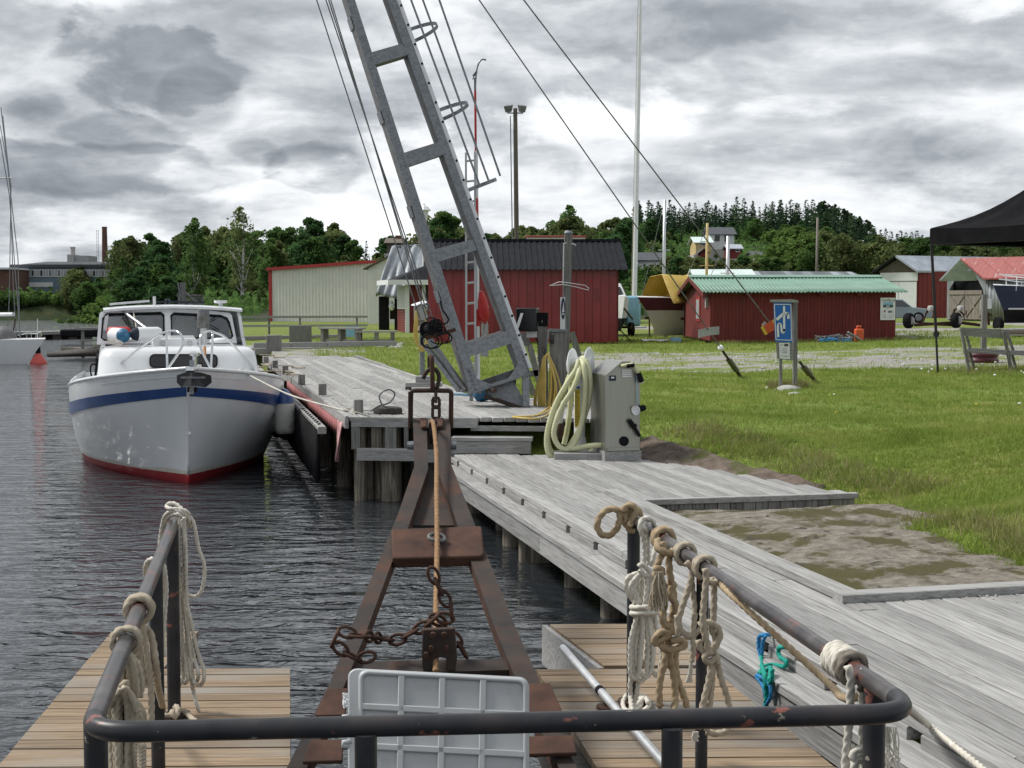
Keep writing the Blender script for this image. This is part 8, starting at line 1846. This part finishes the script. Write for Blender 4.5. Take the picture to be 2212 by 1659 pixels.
 V = lambda x,y,dy=0.0: D(*k8(x,y),Y3 + dy)
 mb = MB();mb.beam(V(850,100,-.02),V(835,250,-.02),.03,.02);mb.beam(V(855,95,-.02),V(1000,105,-.02),.03,.02);mb.build('steel_strap',MT['galv'],T)
 for k in range(4): mb = MB();x = 865 + k * 11;mb.tube([V(x,155,-.03),V(x - 3,240,-.05),V(x + 4,250,-.07),V(x + 8,200,-.06)],.005,5);mb.build('hook',MT['rust_dark'],T)
 mb = MB();mb.tube(spline([V(800,350,-.02),V(780,300,-.03),V(795,280,-.04),V(810,320,-.04),V(808,370,-.02)],.02),.006,5);mb.build('hook',MT['rust_dark'],T)
 H = thing('yellow_hose','bundle of yellow garden hose hanging on the post and trailing on the jetty','hose',V(840,900));r = random.Random(6)
 for k in range(9):
  d = -.06 - .012 * k;xl,xr = 700 + k * 14 + r.uniform(-8,8),890 + r.uniform(-60,45);yb = 900 + r.uniform(0,70)
  mb = MB();mb.tube(spline([V(840,345,d),V(800 + r.uniform(-15,15),420,d),V(745 + k * 9,620,d),V(xl,800,d),V(xl + 5,900,d),V((xl + xr) / 2,yb + 20,d),V(xr,820,d),V(xr + 10,640,d),V(870 + r.uniform(-10,10),430,d),V(842,342,d)],.03),.0105,8);mb.build('hose_loop',MT['hosey'],H,smooth=True)
 for pts in (((845,350),(920,520),(970,700),(950,830),(860,930),(740,985),(600,1000),(480,1008)),((842,360),(905,560),(930,760),(870,880),(760,970),(650,1000),(520,1000),(480,1002)),((480,1008),(600,1020),(740,1020),(840,980),(880,930),(860,900))):
  P_ = []
  for x,y in pts:
   if y > 960: q = G(*k8(x,y),Z_MAIN + .012)
   else: q = V(x,y,-.15 - (.9 if y > 900 else 0))
   P_.append(q)
  mb = MB();mb.tube(spline(P_,.04),.0105,8);mb.build('hose_loop',MT['hosey'],H,smooth=True)
 # supply box with the second yellow hose
 Y4 = 24.0;T = thing('supply_box','grey supply box with a white lid left of the crane','service box',at_ground(918,Y4));U = lambda x,y,dy=0.0: D(*crop(1400,900,.27125)(x,y),Y4 + dy)
 a,b = U(560,900),U(735,1110);mb = MB();mb.box((a.x,Y4,b.z),(b.x,Y4 + .3,a.z));mb.build('box',MT['greybox'],T,bevel=.01);mb = MB();mb.prism([U(522,905,-.1),U(575,912,-.1),U(745,868,.1),U(690,852,.1)],(0,.12,.02));mb.build('lid',MT['white'],T)
 g = at_ground(917,Y4);c = U(668,1110);mb = MB();mb.tube([(c.x,Y4 + .1,g.z),(c.x,Y4 + .1,c.z)],.045,8);mb.build('stand',MT['galv'],T);mb = MB();mb.lathe([(.1,0),(.1,.07)],(c.x,Y4 + .1,U(0,1250).z),n=10);mb.build('flange',MT['whiteplastic'],T)
 H = thing('yellow_hose','yellow hose coil hanging on the grey supply box left of the crane','hose',U(650,1500))
 for k in range(6):
  xl = 562 + k * 9;yb = 1440 + k * 14;mb = MB();mb.tube(spline([U(590,960,-.05),U(xl + 8,1150,-.06),U(xl,1350,-.06),U(xl + 40,yb,-.06),U(655,yb + 35,-.06),U(725 + k * 5,yb - 20,-.06),U(722,1300,-.06),U(720,1100,-.06),U(722,960,-.05)],.04),.011,7);mb.build('hose_loop',MT['hosey'],H,smooth=True)
 mb = MB();mb.tube(spline([U(585,970,-.05),U(600,920,-.05),U(660,890,-.05),U(720,920,-.05),U(728,970,-.05)],.03),.014,7);mb.build('hose_loop',MT['galv_dirty'],H,smooth=True)
 # trestle board behind the crane
 T = thing('timber_brace','grey timber brace and rail behind the crane foot','brace',at_ground(1160,21));q = lambda x,y: D(*k8(x,y),21)
 for a,b in (((650,260),(790,780)),((640,560),(760,545)),((1090,130),(1170,400)),((620,590),(700,780))): mb = MB();mb.beam(q(*a),q(*b),.09,.05,(0,1,0));mb.build('board',W['grey_v'],T)
 mb = MB();a,b = q(530,130),q(640,270);mb.prism([q(530,130),q(630,130),q(670,270),q(570,270)],(0,.05,0));mb.build('plate',MT['galv_dirty'],T)
 c = G(1042,868,Z_MAIN);mb = MB();mb.lathe([(.05,-.12),(.10,-.09),(.115,0),(.10,.10),(.05,.13)],c + Vector((0,.05,.115)),(1,.2,.1),16);T = thing('blue_fender','dark teal round fender with a pale blue line lying under the crane foot','fender',c);mb.build('body',MT['blue'],T,smooth=60);mb = MB();mb.tube([c + Vector((-.1,.03,.08)),c + Vector((-.3,.03,.10)),c + Vector((-.42,.02,.10))],.018,8);mb.build('line',MT['skyblue'],T)
service_posts()
def dolly():
 c = G(906,842,Z_MAIN);Y = c.y;T = thing('timber_dolly','small timber dolly on castor wheels standing on the jetty','trolley',c);S_ = lambda x,y,dy=0.0: D(*kS(x,y),Y + dy)
 mb = MB();a,b = S_(165,565),S_(730,630);mb.box((a.x,Y,b.z),(b.x,Y + .35,a.z));mb.build('frame',W['grey_x'],T,bevel=.005);mb = MB();a,b = S_(320,465),S_(540,575);mb.box((a.x,Y + .05,b.z),(b.x,Y + .3,a.z));mb.build('block',W['grey_x'],T,bevel=.005)
 mb = MB();a,b = S_(165,630),S_(245,680);mb.box((a.x,Y + .02,b.z),(b.x,Y + .2,a.z));mb.build('block',W['dark'],T)
 for x in (190,560,640): p = S_(x,735);mb = MB();mb.lathe([(.048,-.018),(.055,0),(.048,.018)],p,(1,.3,0),16);mb.build('wheel',MT['black'],T,smooth=40);mb = MB();mb.beam(p,p + Vector((.02,.02,.09)),.03,.02);mb.build('castor_fork',MT['galv'],T)
dolly()
mb = MB();c = G(838,888,Z_MAIN + .09);mb.tube(spline([c + Vector(v) for v in ((-.20,0,.0),(-.1,.05,.06),(.02,0,.10),(.08,.02,.2),(0,.03,.25),(-.1,.03,.18),(-.05,.0,.06),(.1,0,.03))],.02),.010,6);tag(mb.build('wire_loop',MT['galv_dirty']),'bent grey wire loop on the dark pile cap at the jetty corner','wire')
# ---------------------------------------------------------------- signs, bench, tent, yard things
def campsite_sign():
 p0,p1 = GT(1688,842),GT(1718,838);Y = p0.y;F = frame_of(p0,Vector((p1.x,p1.y,p0.z)));Fp = Frame(Vector((p0.x,Y,0)),0)
 T = thing('blue_sign','blue and white harbour pictogram sign on two grey posts in the lawn','sign',p0);P = lambda x,y,dy=0.0: D(*kg(x,y),Y + dy)
 for x,top,m in ((1185,790,0),(1335,780,.12)):
  a = P(x,1500,m);mb = MB();w = .05 if x < 1200 else .07;mb.beam(Vector((a.x,Y + m,p0.z - .2)),Vector((P(x - 4,top,m).x,Y + m,P(x,top).z)),w,w,(0,1,0));mb.build('post',W['grey_v'],T)
 mb = MB();a,b = P(1075,752,-.06),P(1362,780,.16);mb.hexa([P(1072,782,-.08),P(1300,784,-.08),P(1365,792,.18),P(1150,790,.18),P(1072,756,-.08),P(1300,752,-.08),P(1365,766,.18),P(1150,766,.18)]);mb.build('top_board',W['grey_x'],T)
 def poly(nm,m,pts,dy,par=T): mb = MB();mb.prism([P(x,y,dy) for x,y in pts],(0,.004,0));return mb.build(nm,m,par)
 bl = poly('sign_plate',MT['signblue'],((1106,788),(1296,788),(1304,1202),(1124,1192)),-.06)
 def outline(x0,y0,x1,y1,sk,w):
  c = [(x0,y0),(x1,y0),(x1 + 6,y1 + 6),(x0 + sk,y1)];mb = MB();pts = [P(x,y,-.064) for x,y in c]
  for a,b in zip(pts,pts[1:] + pts[:1]): mb.beam(a,b,w,.004,(0,1,0))
  return mb.build('sign_border',MT['signwhite'],bl)
 outline(1116,806,1288,1172,18,.012)
 def stroke(pts,w): mb = MB();q = [P(x,y,-.066) for x,y in pts];mb.tube(spline(q,.02) if len(q) > 2 else q,w,8,flat=1);o = mb.build('pictogram',MT['signwhite'],bl);return o
 def bar(a,b,w): mb = MB();mb.beam(P(*a,-.067),P(*b,-.067),w,.004,(0,1,0));mb.build('pictogram',MT['signwhite'],bl)
 k = .118 * Y / 1000 * .9
 w = 22 * .2083 * m_per_px(Y)
 bar((1217,832),(1219,1085),w);bar((1140,965),(1208,905),w * 1.35);bar((1224,893),(1262,905),w * 1.2);bar((1258,895),(1264,955),w * 1.1)
 seq = [(1219,1060),(1217,1085),(1209,1100),(1199,1100),(1192,1085),(1190,1050),(1184,1015),(1172,1005),(1160,1008),(1153,1025),(1153,1060),(1157,1145)]
 for a,b in zip(seq,seq[1:]): bar(a,b,w * .95)
 for x,y,rr_ in ((1217,832,w * .5),): mb = MB();mb.lathe([(rr_,0),(rr_,.004)],P(x,y,-.064),(0,-1,0),12);mb.build('pictogram',MT['signwhite'],bl)
 poly('backing_board',W['grey_x'],((1133,1204),(1310,1206),(1312,1388),(1143,1370)),-.04)
 q = poly('notice',MT['signwhite'],((1166,1206),(1274,1206),(1279,1375),(1172,1367)),-.062)
 poly('notice_print',MT['ink'],((1219,1214),(1260,1214),(1261,1242),(1220,1240)),-.067,q)
 for x0,y0,x1 in ((1178,1222,1208),(1182,1250,1190),(1200,1262,1250),(1183,1282,1190),(1200,1284,1252),(1196,1302,1250),(1190,1336,1208),(1218,1338,1260)): poly('notice_print',MT['greybox'],((x0,y0),(x1,y0 + 1),(x1,y0 + 10),(x0,y0 + 9)),-.067,q)
campsite_sign()
def park_bench():
 a,b = GT(2093,803),GT(2183,812);Y = a.y;P = lambda x,y,dy=0.0: D(*kR(x,y),Y + dy)
 T = thing('park_bench','old grey plank bench with its back to the water at the right edge','bench',a)
 for (t,m_,f,dy) in (((1395,975),(1440,1250),(1500,1530),0),((1945,1010),(1990,1280),(2060,1570),0)):
  mb = MB();mb.beam(P(*t),P(*f),.055,.065,(0,1,0));mb.build('rear_leg',W['grey_v'],T);mb = MB();mb.beam(P(t[0] + 55,t[1] + 40,.25),P(f[0] + 10,m_[1] - 20,.35),.05,.05,(0,1,0));mb.build('arm_strut',W['grey_v'],T)
  mb = MB();mb.beam(P(m_[0] + 60,m_[1] + 20,.45),P(m_[0] + 130,f[1] - 20,.45),.05,.06,(0,1,0));mb.build('front_leg',W['grey_v'],T);mb = MB();mb.beam(P(m_[0],m_[1] + 20),P(m_[0] + 90,m_[1] + 25,.45),.05,.06);mb.build('side_rail',W['grey_v'],T)
 mb = MB();mb.hexa([P(1430,1070,.03),P(2040,1110,.03),P(2040,1110,.09),P(1430,1070,.09),P(1370,960,.03),P(2020,990,.03),P(2020,990,.09),P(1370,960,.09)]);mb.build('backrest',W['grey_x'],T)
 for k in range(3):
  y = 1272 - k * 18;mb = MB();p,q = P(1465,y,.05 + k * .15),P(2290,y + 45,.05 + k * .15);mb.beam(p,q,.13,.04);mb.build('seat_board',W['grey_x'],T)
park_bench()
def tent():
 Y = 26.5;foot = GT(2026,808);T = thing('black_gazebo','black pop up gazebo with a sagging skirt at the right edge','gazebo',foot);C = D(2012,526,foot.y);Y = foot.y
 mb = MB();m = D(2022,722,Y);mb.beam(foot,m,.035,.035,(0,1,0));mb.beam(m,C,.045,.045,(0,1,0));mb.box((m.x - .045,m.y - .045,m.z - .05),(m.x + .05,m.y + .045,m.z + .05));mb.build('leg',MT['black_gloss'],T)
 W_ = 3.0;c0 = D(2011,494,Y - .05);x0,y0,z0 = c0;cx,cy = x0 + W_ / 2,y0 + W_ / 2;zt = D(2212,415,Y + .5).z + .35
 FT = Frame(c0,R(-60));cor = [FT((0,0,0)),FT((W_,0,0)),FT((W_,W_,0)),FT((0,W_,0))];ap = FT((W_ / 2,W_ / 2,1.0))
 for i in range(4):
  a,b = cor[i],cor[(i + 1) % 4];rows = []
  for j in range(9):
   f = j / 8;rows.append([(a.lerp(b,k / 12)).lerp(ap,f) - Vector((0,0,.16 * math.sin(math.pi * f) * (1 + .25 * math.sin(k * 1.1)) + .05 * math.sin(math.pi * k / 12) * (1 - f))) for k in range(13)])
  mb = MB();mb.slab(rows,(0,0,.012));mb.build('canopy_panel',MT['tent'],T,smooth=60)
  h = .29;n = (b - a).normalized().cross(Vector((0,0,1)));rows = [[a.lerp(b,k / 18) + n * (.02 + .012 * math.sin(k * 1.3) * g) - Vector((0,0,g * h + .05 * math.sin(math.pi * k / 18) * (1 - .6 * g))) for k in range(19)] for g in (0,.5,1)]
  mb = MB();mb.slab(rows,n * .008);mb.build('skirt',MT['tent'],T,smooth=60)
  p,q = a - Vector((0,0,.30)),b - Vector((0,0,.30));mb = MB();mid = (p + q) / 2 + Vector((0,0,.0));mb.beam(p,mid,.02,.03);mb.beam(mid,q,.02,.03);mb.build('truss_bar',MT['black_gloss'],T)
 for c in cor[1:]: mb = MB();g = ground(c.x,c.y);mb.beam((c.x,c.y,g),(c.x,c.y,c.z - .1),.04,.04);mb.build('leg',MT['black_gloss'],T)
tent()
def yard_things():
 Y = 47.5;a,b = D(1847,751,Y),D(1866,725,Y);p = at_ground(1857,Y);F = Frame(p,0);w = (b.x - a.x);T = thing('jerry_can','bright orange plastic jerry can by the red shed wall','jerry can',p);h = .52
 mb = MB(F);mb.box((-w / 2,0,0),(w / 2,.25,h * .86));mb.build('body',MT['orange'],T,bevel=.04);mb = MB(F);mb.tube([(-w * .25,.12,h * .84),(-w * .2,.12,h),(w * .2,.12,h),(w * .25,.12,h * .84)],.035,8);mb.build('handle',MT['orange'],T,smooth=True);mb = MB(F);mb.lathe([(.05,h * .84),(.05,h * .95)],(w * .32,.12,0),n=10);mb.build('cap',MT['black'],T)
 r = random.Random(8);Y = 47.8;T = thing('net_heap','tangled heap of blue and grey net and rope by the red shed wall','net',at_ground(1805,Y));mb = MB()
 for k in range(60):
  c = at_ground(1775 + r.uniform(0,62),Y + r.uniform(-.3,.3));c.z += r.uniform(0,.16);mb.tube(spline([c + Vector((r.uniform(-.3,.3),r.uniform(-.2,.2),r.uniform(-.08,.12))) for _ in range(4)],.12),r.uniform(.012,.03),5)
 mb.build('net',MT['galv_dirty'],T)['kind'] = 'stuff';mb = MB()
 for k in range(22): c = at_ground(1790 + r.uniform(0,40),Y - .35);c.z += r.uniform(0,.12);mb.tube(spline([c + Vector((r.uniform(-.3,.3),r.uniform(-.1,.1),r.uniform(-.04,.06))) for _ in range(4)],.12),.02,5)
 mb.build('rope',MT['rope_u'],T)['kind'] = 'stuff'
 mb = MB();a = at_ground(1827,Y);mb.beam(a + Vector((0,-.3,.35)),a + Vector((.5,-.3,.05)),.16,.04);mb.build('board',W['grey_x'],T)
 Y = 52;a = at_ground(1390,Y);rows = []
 for i in range(6): rows.append([a + Vector((j * .22,i * .22,.03 + .05 * abs(math.sin(i * 1.7 + j * 1.1)) + .03)) for j in range(6)])
 mb = MB();mb.slab(rows,(0,0,-.03));tag(mb.build('white_sheet',MT['whiteplastic'],smooth=True),'white sheet lying in the grass below the flagpole','sheet')
 a = at_ground(1454,51);mb = MB(Frame(a,.2));mb.box((0,0,0),(.32,.3,.17));T = thing('blue_crate','light blue crate in the grass left of the green roofed shed','crate',a);mb.build('crate',MT['skyblue'],T,bevel=.02)
 # car
 Y = 84;p = at_ground(1930,Y);F = Frame(p,R(-12));T = thing('parked_car','pale grey blue car half hidden by the right end of the red shed','car',p)
 sec = [(-1.9,.35,.55),(-1.9,.9,.0)]
 prof = [(-2.1,.30),(2.1,.30),(2.15,.62),(1.9,.82),(1.0,.93),(.45,1.38),(-1.1,1.42),(-1.8,.98),(-2.12,.85)]
 mb = MB(F);mb.prism([(x,-.85,z) for x,z in prof],(0,1.7,0));mb.build('body',MT['carpaint'],T,bevel=.05)
 mb = MB(F);mb.prism([(x,-.862,z) for x,z in ((.88,.95),(.40,1.32),(-.2,1.34),(-.2,.95))],(0,.01,0));mb.build('window',MT['glass'],T);mb = MB(F);mb.prism([(x,-.862,z) for x,z in ((-.28,.95),(-.28,1.34),(-1.05,1.35),(-1.5,.98))],(0,.01,0));mb.build('window',MT['glass'],T)
 for x in (-1.3,1.35): mb = MB(F);mb.lathe([(.2,-.1),(.32,-.08),(.32,.08),(.2,.1)],(x,-.8,.32),(0,1,0),16);w_ = mb.build('wheel',MT['black'],T,smooth=40);mb = MB(F);mb.lathe([(.2,0),(.18,.02)],(x,-.90,.32),(0,-1,0),12);mb.build('rim',MT['galv'],w_)
 mb = MB(F);mb.box((1.98,-.7,.62),(2.13,-.4,.74));mb.build('headlight',MT['glass'],T)
 # big-wheeled boat trailer
 Y = 66;p = at_ground(2000,Y);T = thing('boat_dolly','rusty red yard trailer with two big rubber tyres in front of the barn','trailer',p);P = lambda x,y,dy=0.0: D(*kR(x,y),Y + dy)
 for x,y in ((715,925),(1330,945)):
  c = P(x,y);g = ground(c.x,Y);r_ = .36;c.z = g + r_;mb = MB();mb.lathe([(.2,-.14),(r_ * .92,-.14),(r_,-.09),(r_,.09),(r_ * .92,.14),(.2,.14)],c,(.75,-.66,0),20);w_ = mb.build('wheel',MT['black'],T,smooth=40);mb = MB();mb.lathe([(.2,.0),(.16,.03),(.07,.04)],c + Vector((.75,-.66,0)) * .12,(-.75,-.66,0),14);mb.build('rim',MT['concrete'],w_)
 g = at_ground(2000,Y).z
 for a,b,w_ in (((790,930),(1280,900),.14),((840,910),(1300,930),.12),((900,900),(960,730),.07),((940,780),(1000,710),.08),((1280,900),(1310,720),.08),((1310,730),(1380,700),.06),((1400,900),(1640,930),.14),((1440,800),(1370,740),.07),((1460,800),(1465,740),.05),((1755,930),(1745,770),.1),((1745,770),(1800,810),.06)): mb = MB();mb.beam(P(*a,.3),P(*b,.3),w_,w_);mb.build('frame_bar',MT['rust'],T)
 for x,y in ((1000,715),(1385,715)): mb = MB();mb.lathe([(.05,-.12),(.14,-.08),(.14,.08),(.05,.12)],P(x,y),(1,.3,0),10);mb.build('roller',MT['concrete'],T,smooth=50)
 mb = MB();mb.lathe([(.2,-.12),(.34,-.1),(.34,.1),(.2,.12)],P(1880,920),(1,.2,0),16);tag(mb.build('loose_tyre',MT['black'],smooth=40),'old black tyre lying left of the navy boat','tyre')
 # plain white notice on a post behind the bench
 Y = 40;p = at_ground(2120,Y);t = D(*kR(1700,535),Y);T = thing('notice_post','blank white notice on a grey post behind the bench','sign',p);mb = MB();mb.beam((t.x,Y,p.z - .2),(t.x,Y,t.z),.13,.13,(0,1,0));mb.build('post',W['grey_v'],T);P4 = lambda x,y,dy=0.0: D(*kR(x,y),Y + dy)
 for pts in (((1650,590),(1675,590),(1672,720),(1648,722)),((1728,588),(1790,584),(1794,716),(1730,720))): mb = MB();mb.prism([P4(x,y,.1) for x,y in pts],(0,.012,0));mb.build('notice',MT['signwhite'],T)
 # iron drum under the bench
 p = at_ground(2122,31.5);mb = MB();mb.lathe([(.34,0),(.36,.06),(.33,.12),(.36,.18),(.33,.25)],p,n=20);tag(mb.build('drain_ring',MT['maroon'],smooth=40),'low rust red ring standing on the gravel behind the bench','ring')
 # floodlight stand / grating by the boat cabin
 Y = 47;T = thing('steel_gate_frame','small galvanised frame with a mesh gate standing behind the boat cabin','gate frame',G(405,680,.5));P5 = lambda x,y: D(*crop(200,1050,.4822)(x,y),Y)
 for a,b,w_ in (((968,20),(985,110),.05),((990,20),(1000,110),.05),((1005,20),(1010,110),.05),((1020,20),(1022,110),.05),((985,100),(985,330),.12),((1015,100),(1018,330),.12),((955,120),(1030,95),.06),((1030,95),(1165,220),.06),((1000,120),(1090,215),.06),((1028,118),(1162,118),.05),((1162,116),(1165,330),.05),((870,150),(905,150),.04),((872,148),(875,330),.05),((903,148),(905,330),.05),((1010,330),(1170,330),.06)): mb = MB();mb.beam(P5(*a),P5(*b),w_,w_);mb.build('bar',MT['galv_dirty'],T)
 mb = MB()
 for k in range(12): mb.beam(P5(1034 + k * 11,120),P5(1034 + k * 11,325),.012,.012)
 for k in range(14): mb.beam(P5(1030,125 + k * 15),P5(1165,125 + k * 15),.012,.012)
 mb.build('mesh',MT['galv_dirty'],T)['kind'] = 'stuff'
 # stone at the sign foot
 for (u,v,s) in ((1702,842,.17),(1664,838,.09),(1716,850,.08)):
  p = GT(u,v);r2 = random.Random(u);mb = MB();rows = []
  for j in range(6):
   ph = math.pi * .5 * j / 5;rows.append([p + Vector((s * math.cos(ph) * math.cos(a_) * (1 + .2 * r2.uniform(-1,1)) * 1.4,s * math.cos(ph) * math.sin(a_),s * .6 * math.sin(ph) - .02)) for a_ in [i * .628 for i in range(10)]])
  mb.grid(rows,closed_u=True);tag(mb.build('stone',MT['concrete'],smooth=True),{1702: 'largest grey stone at the foot of the blue sign',1664: 'small stone left of the blue sign posts',1716: 'small stone in front of the right post of the blue sign'}[u],'stone')
yard_things()
# ---------------------------------------------------------------- grass
def blades(name,n_list,seed,cols,label):
 r = np.random.RandomState(seed);V = []
 for (cond,n,hmin,hmax,spread,per,wid) in n_list:
  made = 0
  while made < n:
   p = cond(r)
   if p is None: continue
   x,y = p;z = ground(x,y);k = per;h = r.uniform(hmin,hmax)
   for _ in range(k):
    bx,by = x + r.normal() * spread,y + r.normal() * spread;a = r.uniform(0,6.28);w = wid * r.uniform(.6,1.3) * (1 + y * .035);hh = h * r.uniform(.6,1.2);lx,ly = r.normal() * hh * .45,r.normal() * hh * .45
    V += [(bx - math.cos(a) * w,by - math.sin(a) * w,z - .01),(bx + math.cos(a) * w,by + math.sin(a) * w,z - .01),(bx + lx,by + ly,z + hh)]
   made += 1
 V = np.array(V,dtype=np.float32);n = len(V) // 3
 me = bpy.data.meshes.new(name);me.vertices.add(3 * n);me.vertices.foreach_set('co',V.ravel());me.loops.add(3 * n);me.loops.foreach_set('vertex_index',np.arange(3 * n,dtype=np.int32));me.polygons.add(n)
 me.polygons.foreach_set('loop_start',np.arange(0,3 * n,3,dtype=np.int32));me.polygons.foreach_set('loop_total',np.full(n,3,dtype=np.int32));me.materials.append(cols);me.update(calc_edges=True)
 o = link_obj(name,me,(0,0,0));o['kind'] = 'stuff';o['label'] = label;return o
def in_rock(x,y):
 s,t = st_of(x,y)
 return (s < 2.46 + .12 * vnoise(x * 2,y * 2) and 2.4 < t < 7.2) or t < 2.6 and s < 6
def lawn_pt(y0,y1,power=1.0):
 def f(r):
  y = y0 + (y1 - y0) * r.uniform() ** power;k = r.uniform(-.14,.60);x = k * y;s,t = st_of(x,y)
  if shore(x,y) < .55 or in_rock(x,y): return None
  if t < 7.2 and s < 2.2: return None
  if 6.9 < t < 11.2 and s < plat_edge(t) + .12: return None
  if 11 < t < 31 and MD(0,0).x is not None:
   a = (Vector((x,y,0)) - L0).dot(EV);tt = (Vector((x,y,0)) - L0).dot(DV)
   if a < 2.35 or (a < 3.42 and tt < interp(a,[(2.12,4.4),(2.4,3.5),(3.0,2.8),(3.9,1.8)])): return None
  if 29.8 < y < 41 and r.uniform() > .12 and x > .012 * y: return None
  if vnoise(x * .9 + 5,y * .7) > .62 and r.uniform() > .4: return None
  return x,y
 return f
def edge_pt(r):
 w = r.randint(5)
 if w == 0: t = r.uniform(7.2,11);q = ST(plat_edge(t) + r.uniform(.45,1.1),t)
 elif w == 1: q = Vector((GT(r.uniform(1665,1745),838).x,GT(1700,838).y + r.normal() * .15,0))
 elif w == 2: q = Vector((r.uniform(6.9,13.3),48.6 - abs(r.normal()) * .15,0))
 elif w == 3: q = Vector((r.uniform(8.5,13.5),r.uniform(26.5,29.5),0))
 else: t = r.uniform(2.8,7.2);q = ST(2.6 + .08 * math.sin(t * 3) + abs(r.normal()) * .25,t)
 return (q.x,q.y) if shore(q.x,q.y) > .4 else None
GRASS_M = mat('grass_blades',[(0.165,0.23,0.042),(0.24,0.315,0.065),(0.36,0.38,0.12)],1.3,rough=.75,transl=.5,ramp=(.3,.72),detail=10,wear=((0.32,0.29,0.13),.62,.8,(1,1,1),.25),spec=.2,bump=0)
DRY_M = mat('dry_grass_blades',[(0.17,0.20,0.05),(0.26,0.25,0.10),(0.36,0.32,0.17)],3,rough=.8,transl=.3,ramp=(.3,.7),detail=8,spec=.2)
blades('grass',[(lawn_pt(8.5,16),36000,.025,.06,.03,3,.0042),(lawn_pt(15,30),42000,.03,.07,.05,3,.0045),(lawn_pt(28,60),18000,.05,.13,.09,3,.005)],21,GRASS_M,'mown lawn grass')
blades('tall_grass',[(edge_pt,3000,.06,.17,.04,4,.0035)],22,DRY_M,'longer grass along the edges of rock, posts and walls')
def flowers():
 r = np.random.RandomState(9);f = lawn_pt(9,29);f2 = lawn_pt(25,30);mb = MB();mb2 = MB();k = 0
 while k < 26:
  p = f(r)
  if p is None: continue
  c = Vector((p[0],p[1],ground(*p) + r.uniform(.04,.09)));s = r.uniform(.012,.024)
  (mb if r.uniform() < .6 else mb2).lathe([(s,0),(s * 1.1,.004),(s * .5,.012)],c,n=7);k += 1
 while k < 80:
  p = f2(r)
  if p is None or p[0] < 7.5: continue
  c = Vector((p[0],p[1],ground(*p) + r.uniform(.05,.16)));s = r.uniform(.014,.026);mb2.lathe([(s,0),(s * 1.1,.01),(s * .5,.025)],c,n=6);k += 1
 o = mb.build('dandelions',MT['yellow']);o['kind'] = 'stuff';o['label'] = 'yellow dandelions dotted in the lawn';o = mb2.build('daisies',MT['signwhite']);o['kind'] = 'stuff';o['label'] = 'small white flower heads in the lawn'
 # pebbles and stones on the gravel and beside the kerb
 V = MB();r2 = random.Random(4)
 for i in range(420):
  if i < 260: y = r2.uniform(30,41);x = r2.uniform(.02,.40) * y;s = r2.uniform(.02,.05)
  elif i < 330: q = ST(r2.uniform(1.5,3.2),2.75 - abs(r2.gauss(0,.05)),0);x,y,s = q.x,q.y,r2.uniform(.006,.016)
  else: q = GT(r2.uniform(820,870),r2.uniform(742,752));x,y,s = q.x,q.y,r2.uniform(.05,.11)
  z = ground(x,y) if not 260 <= i < 330 else Z_LOW;V.lathe([(s * .6,-s * .3),(s,s * .1),(s * .7,s * .5),(s * .2,s * .65)],(x,y,z),(r2.uniform(-.3,.3),r2.uniform(-.3,.3),1),6)
 o = V.build('pebbles',MT['concrete']);o['kind'] = 'stuff';o['label'] = 'loose grey stones on the gravel and along the kerb'
flowers()
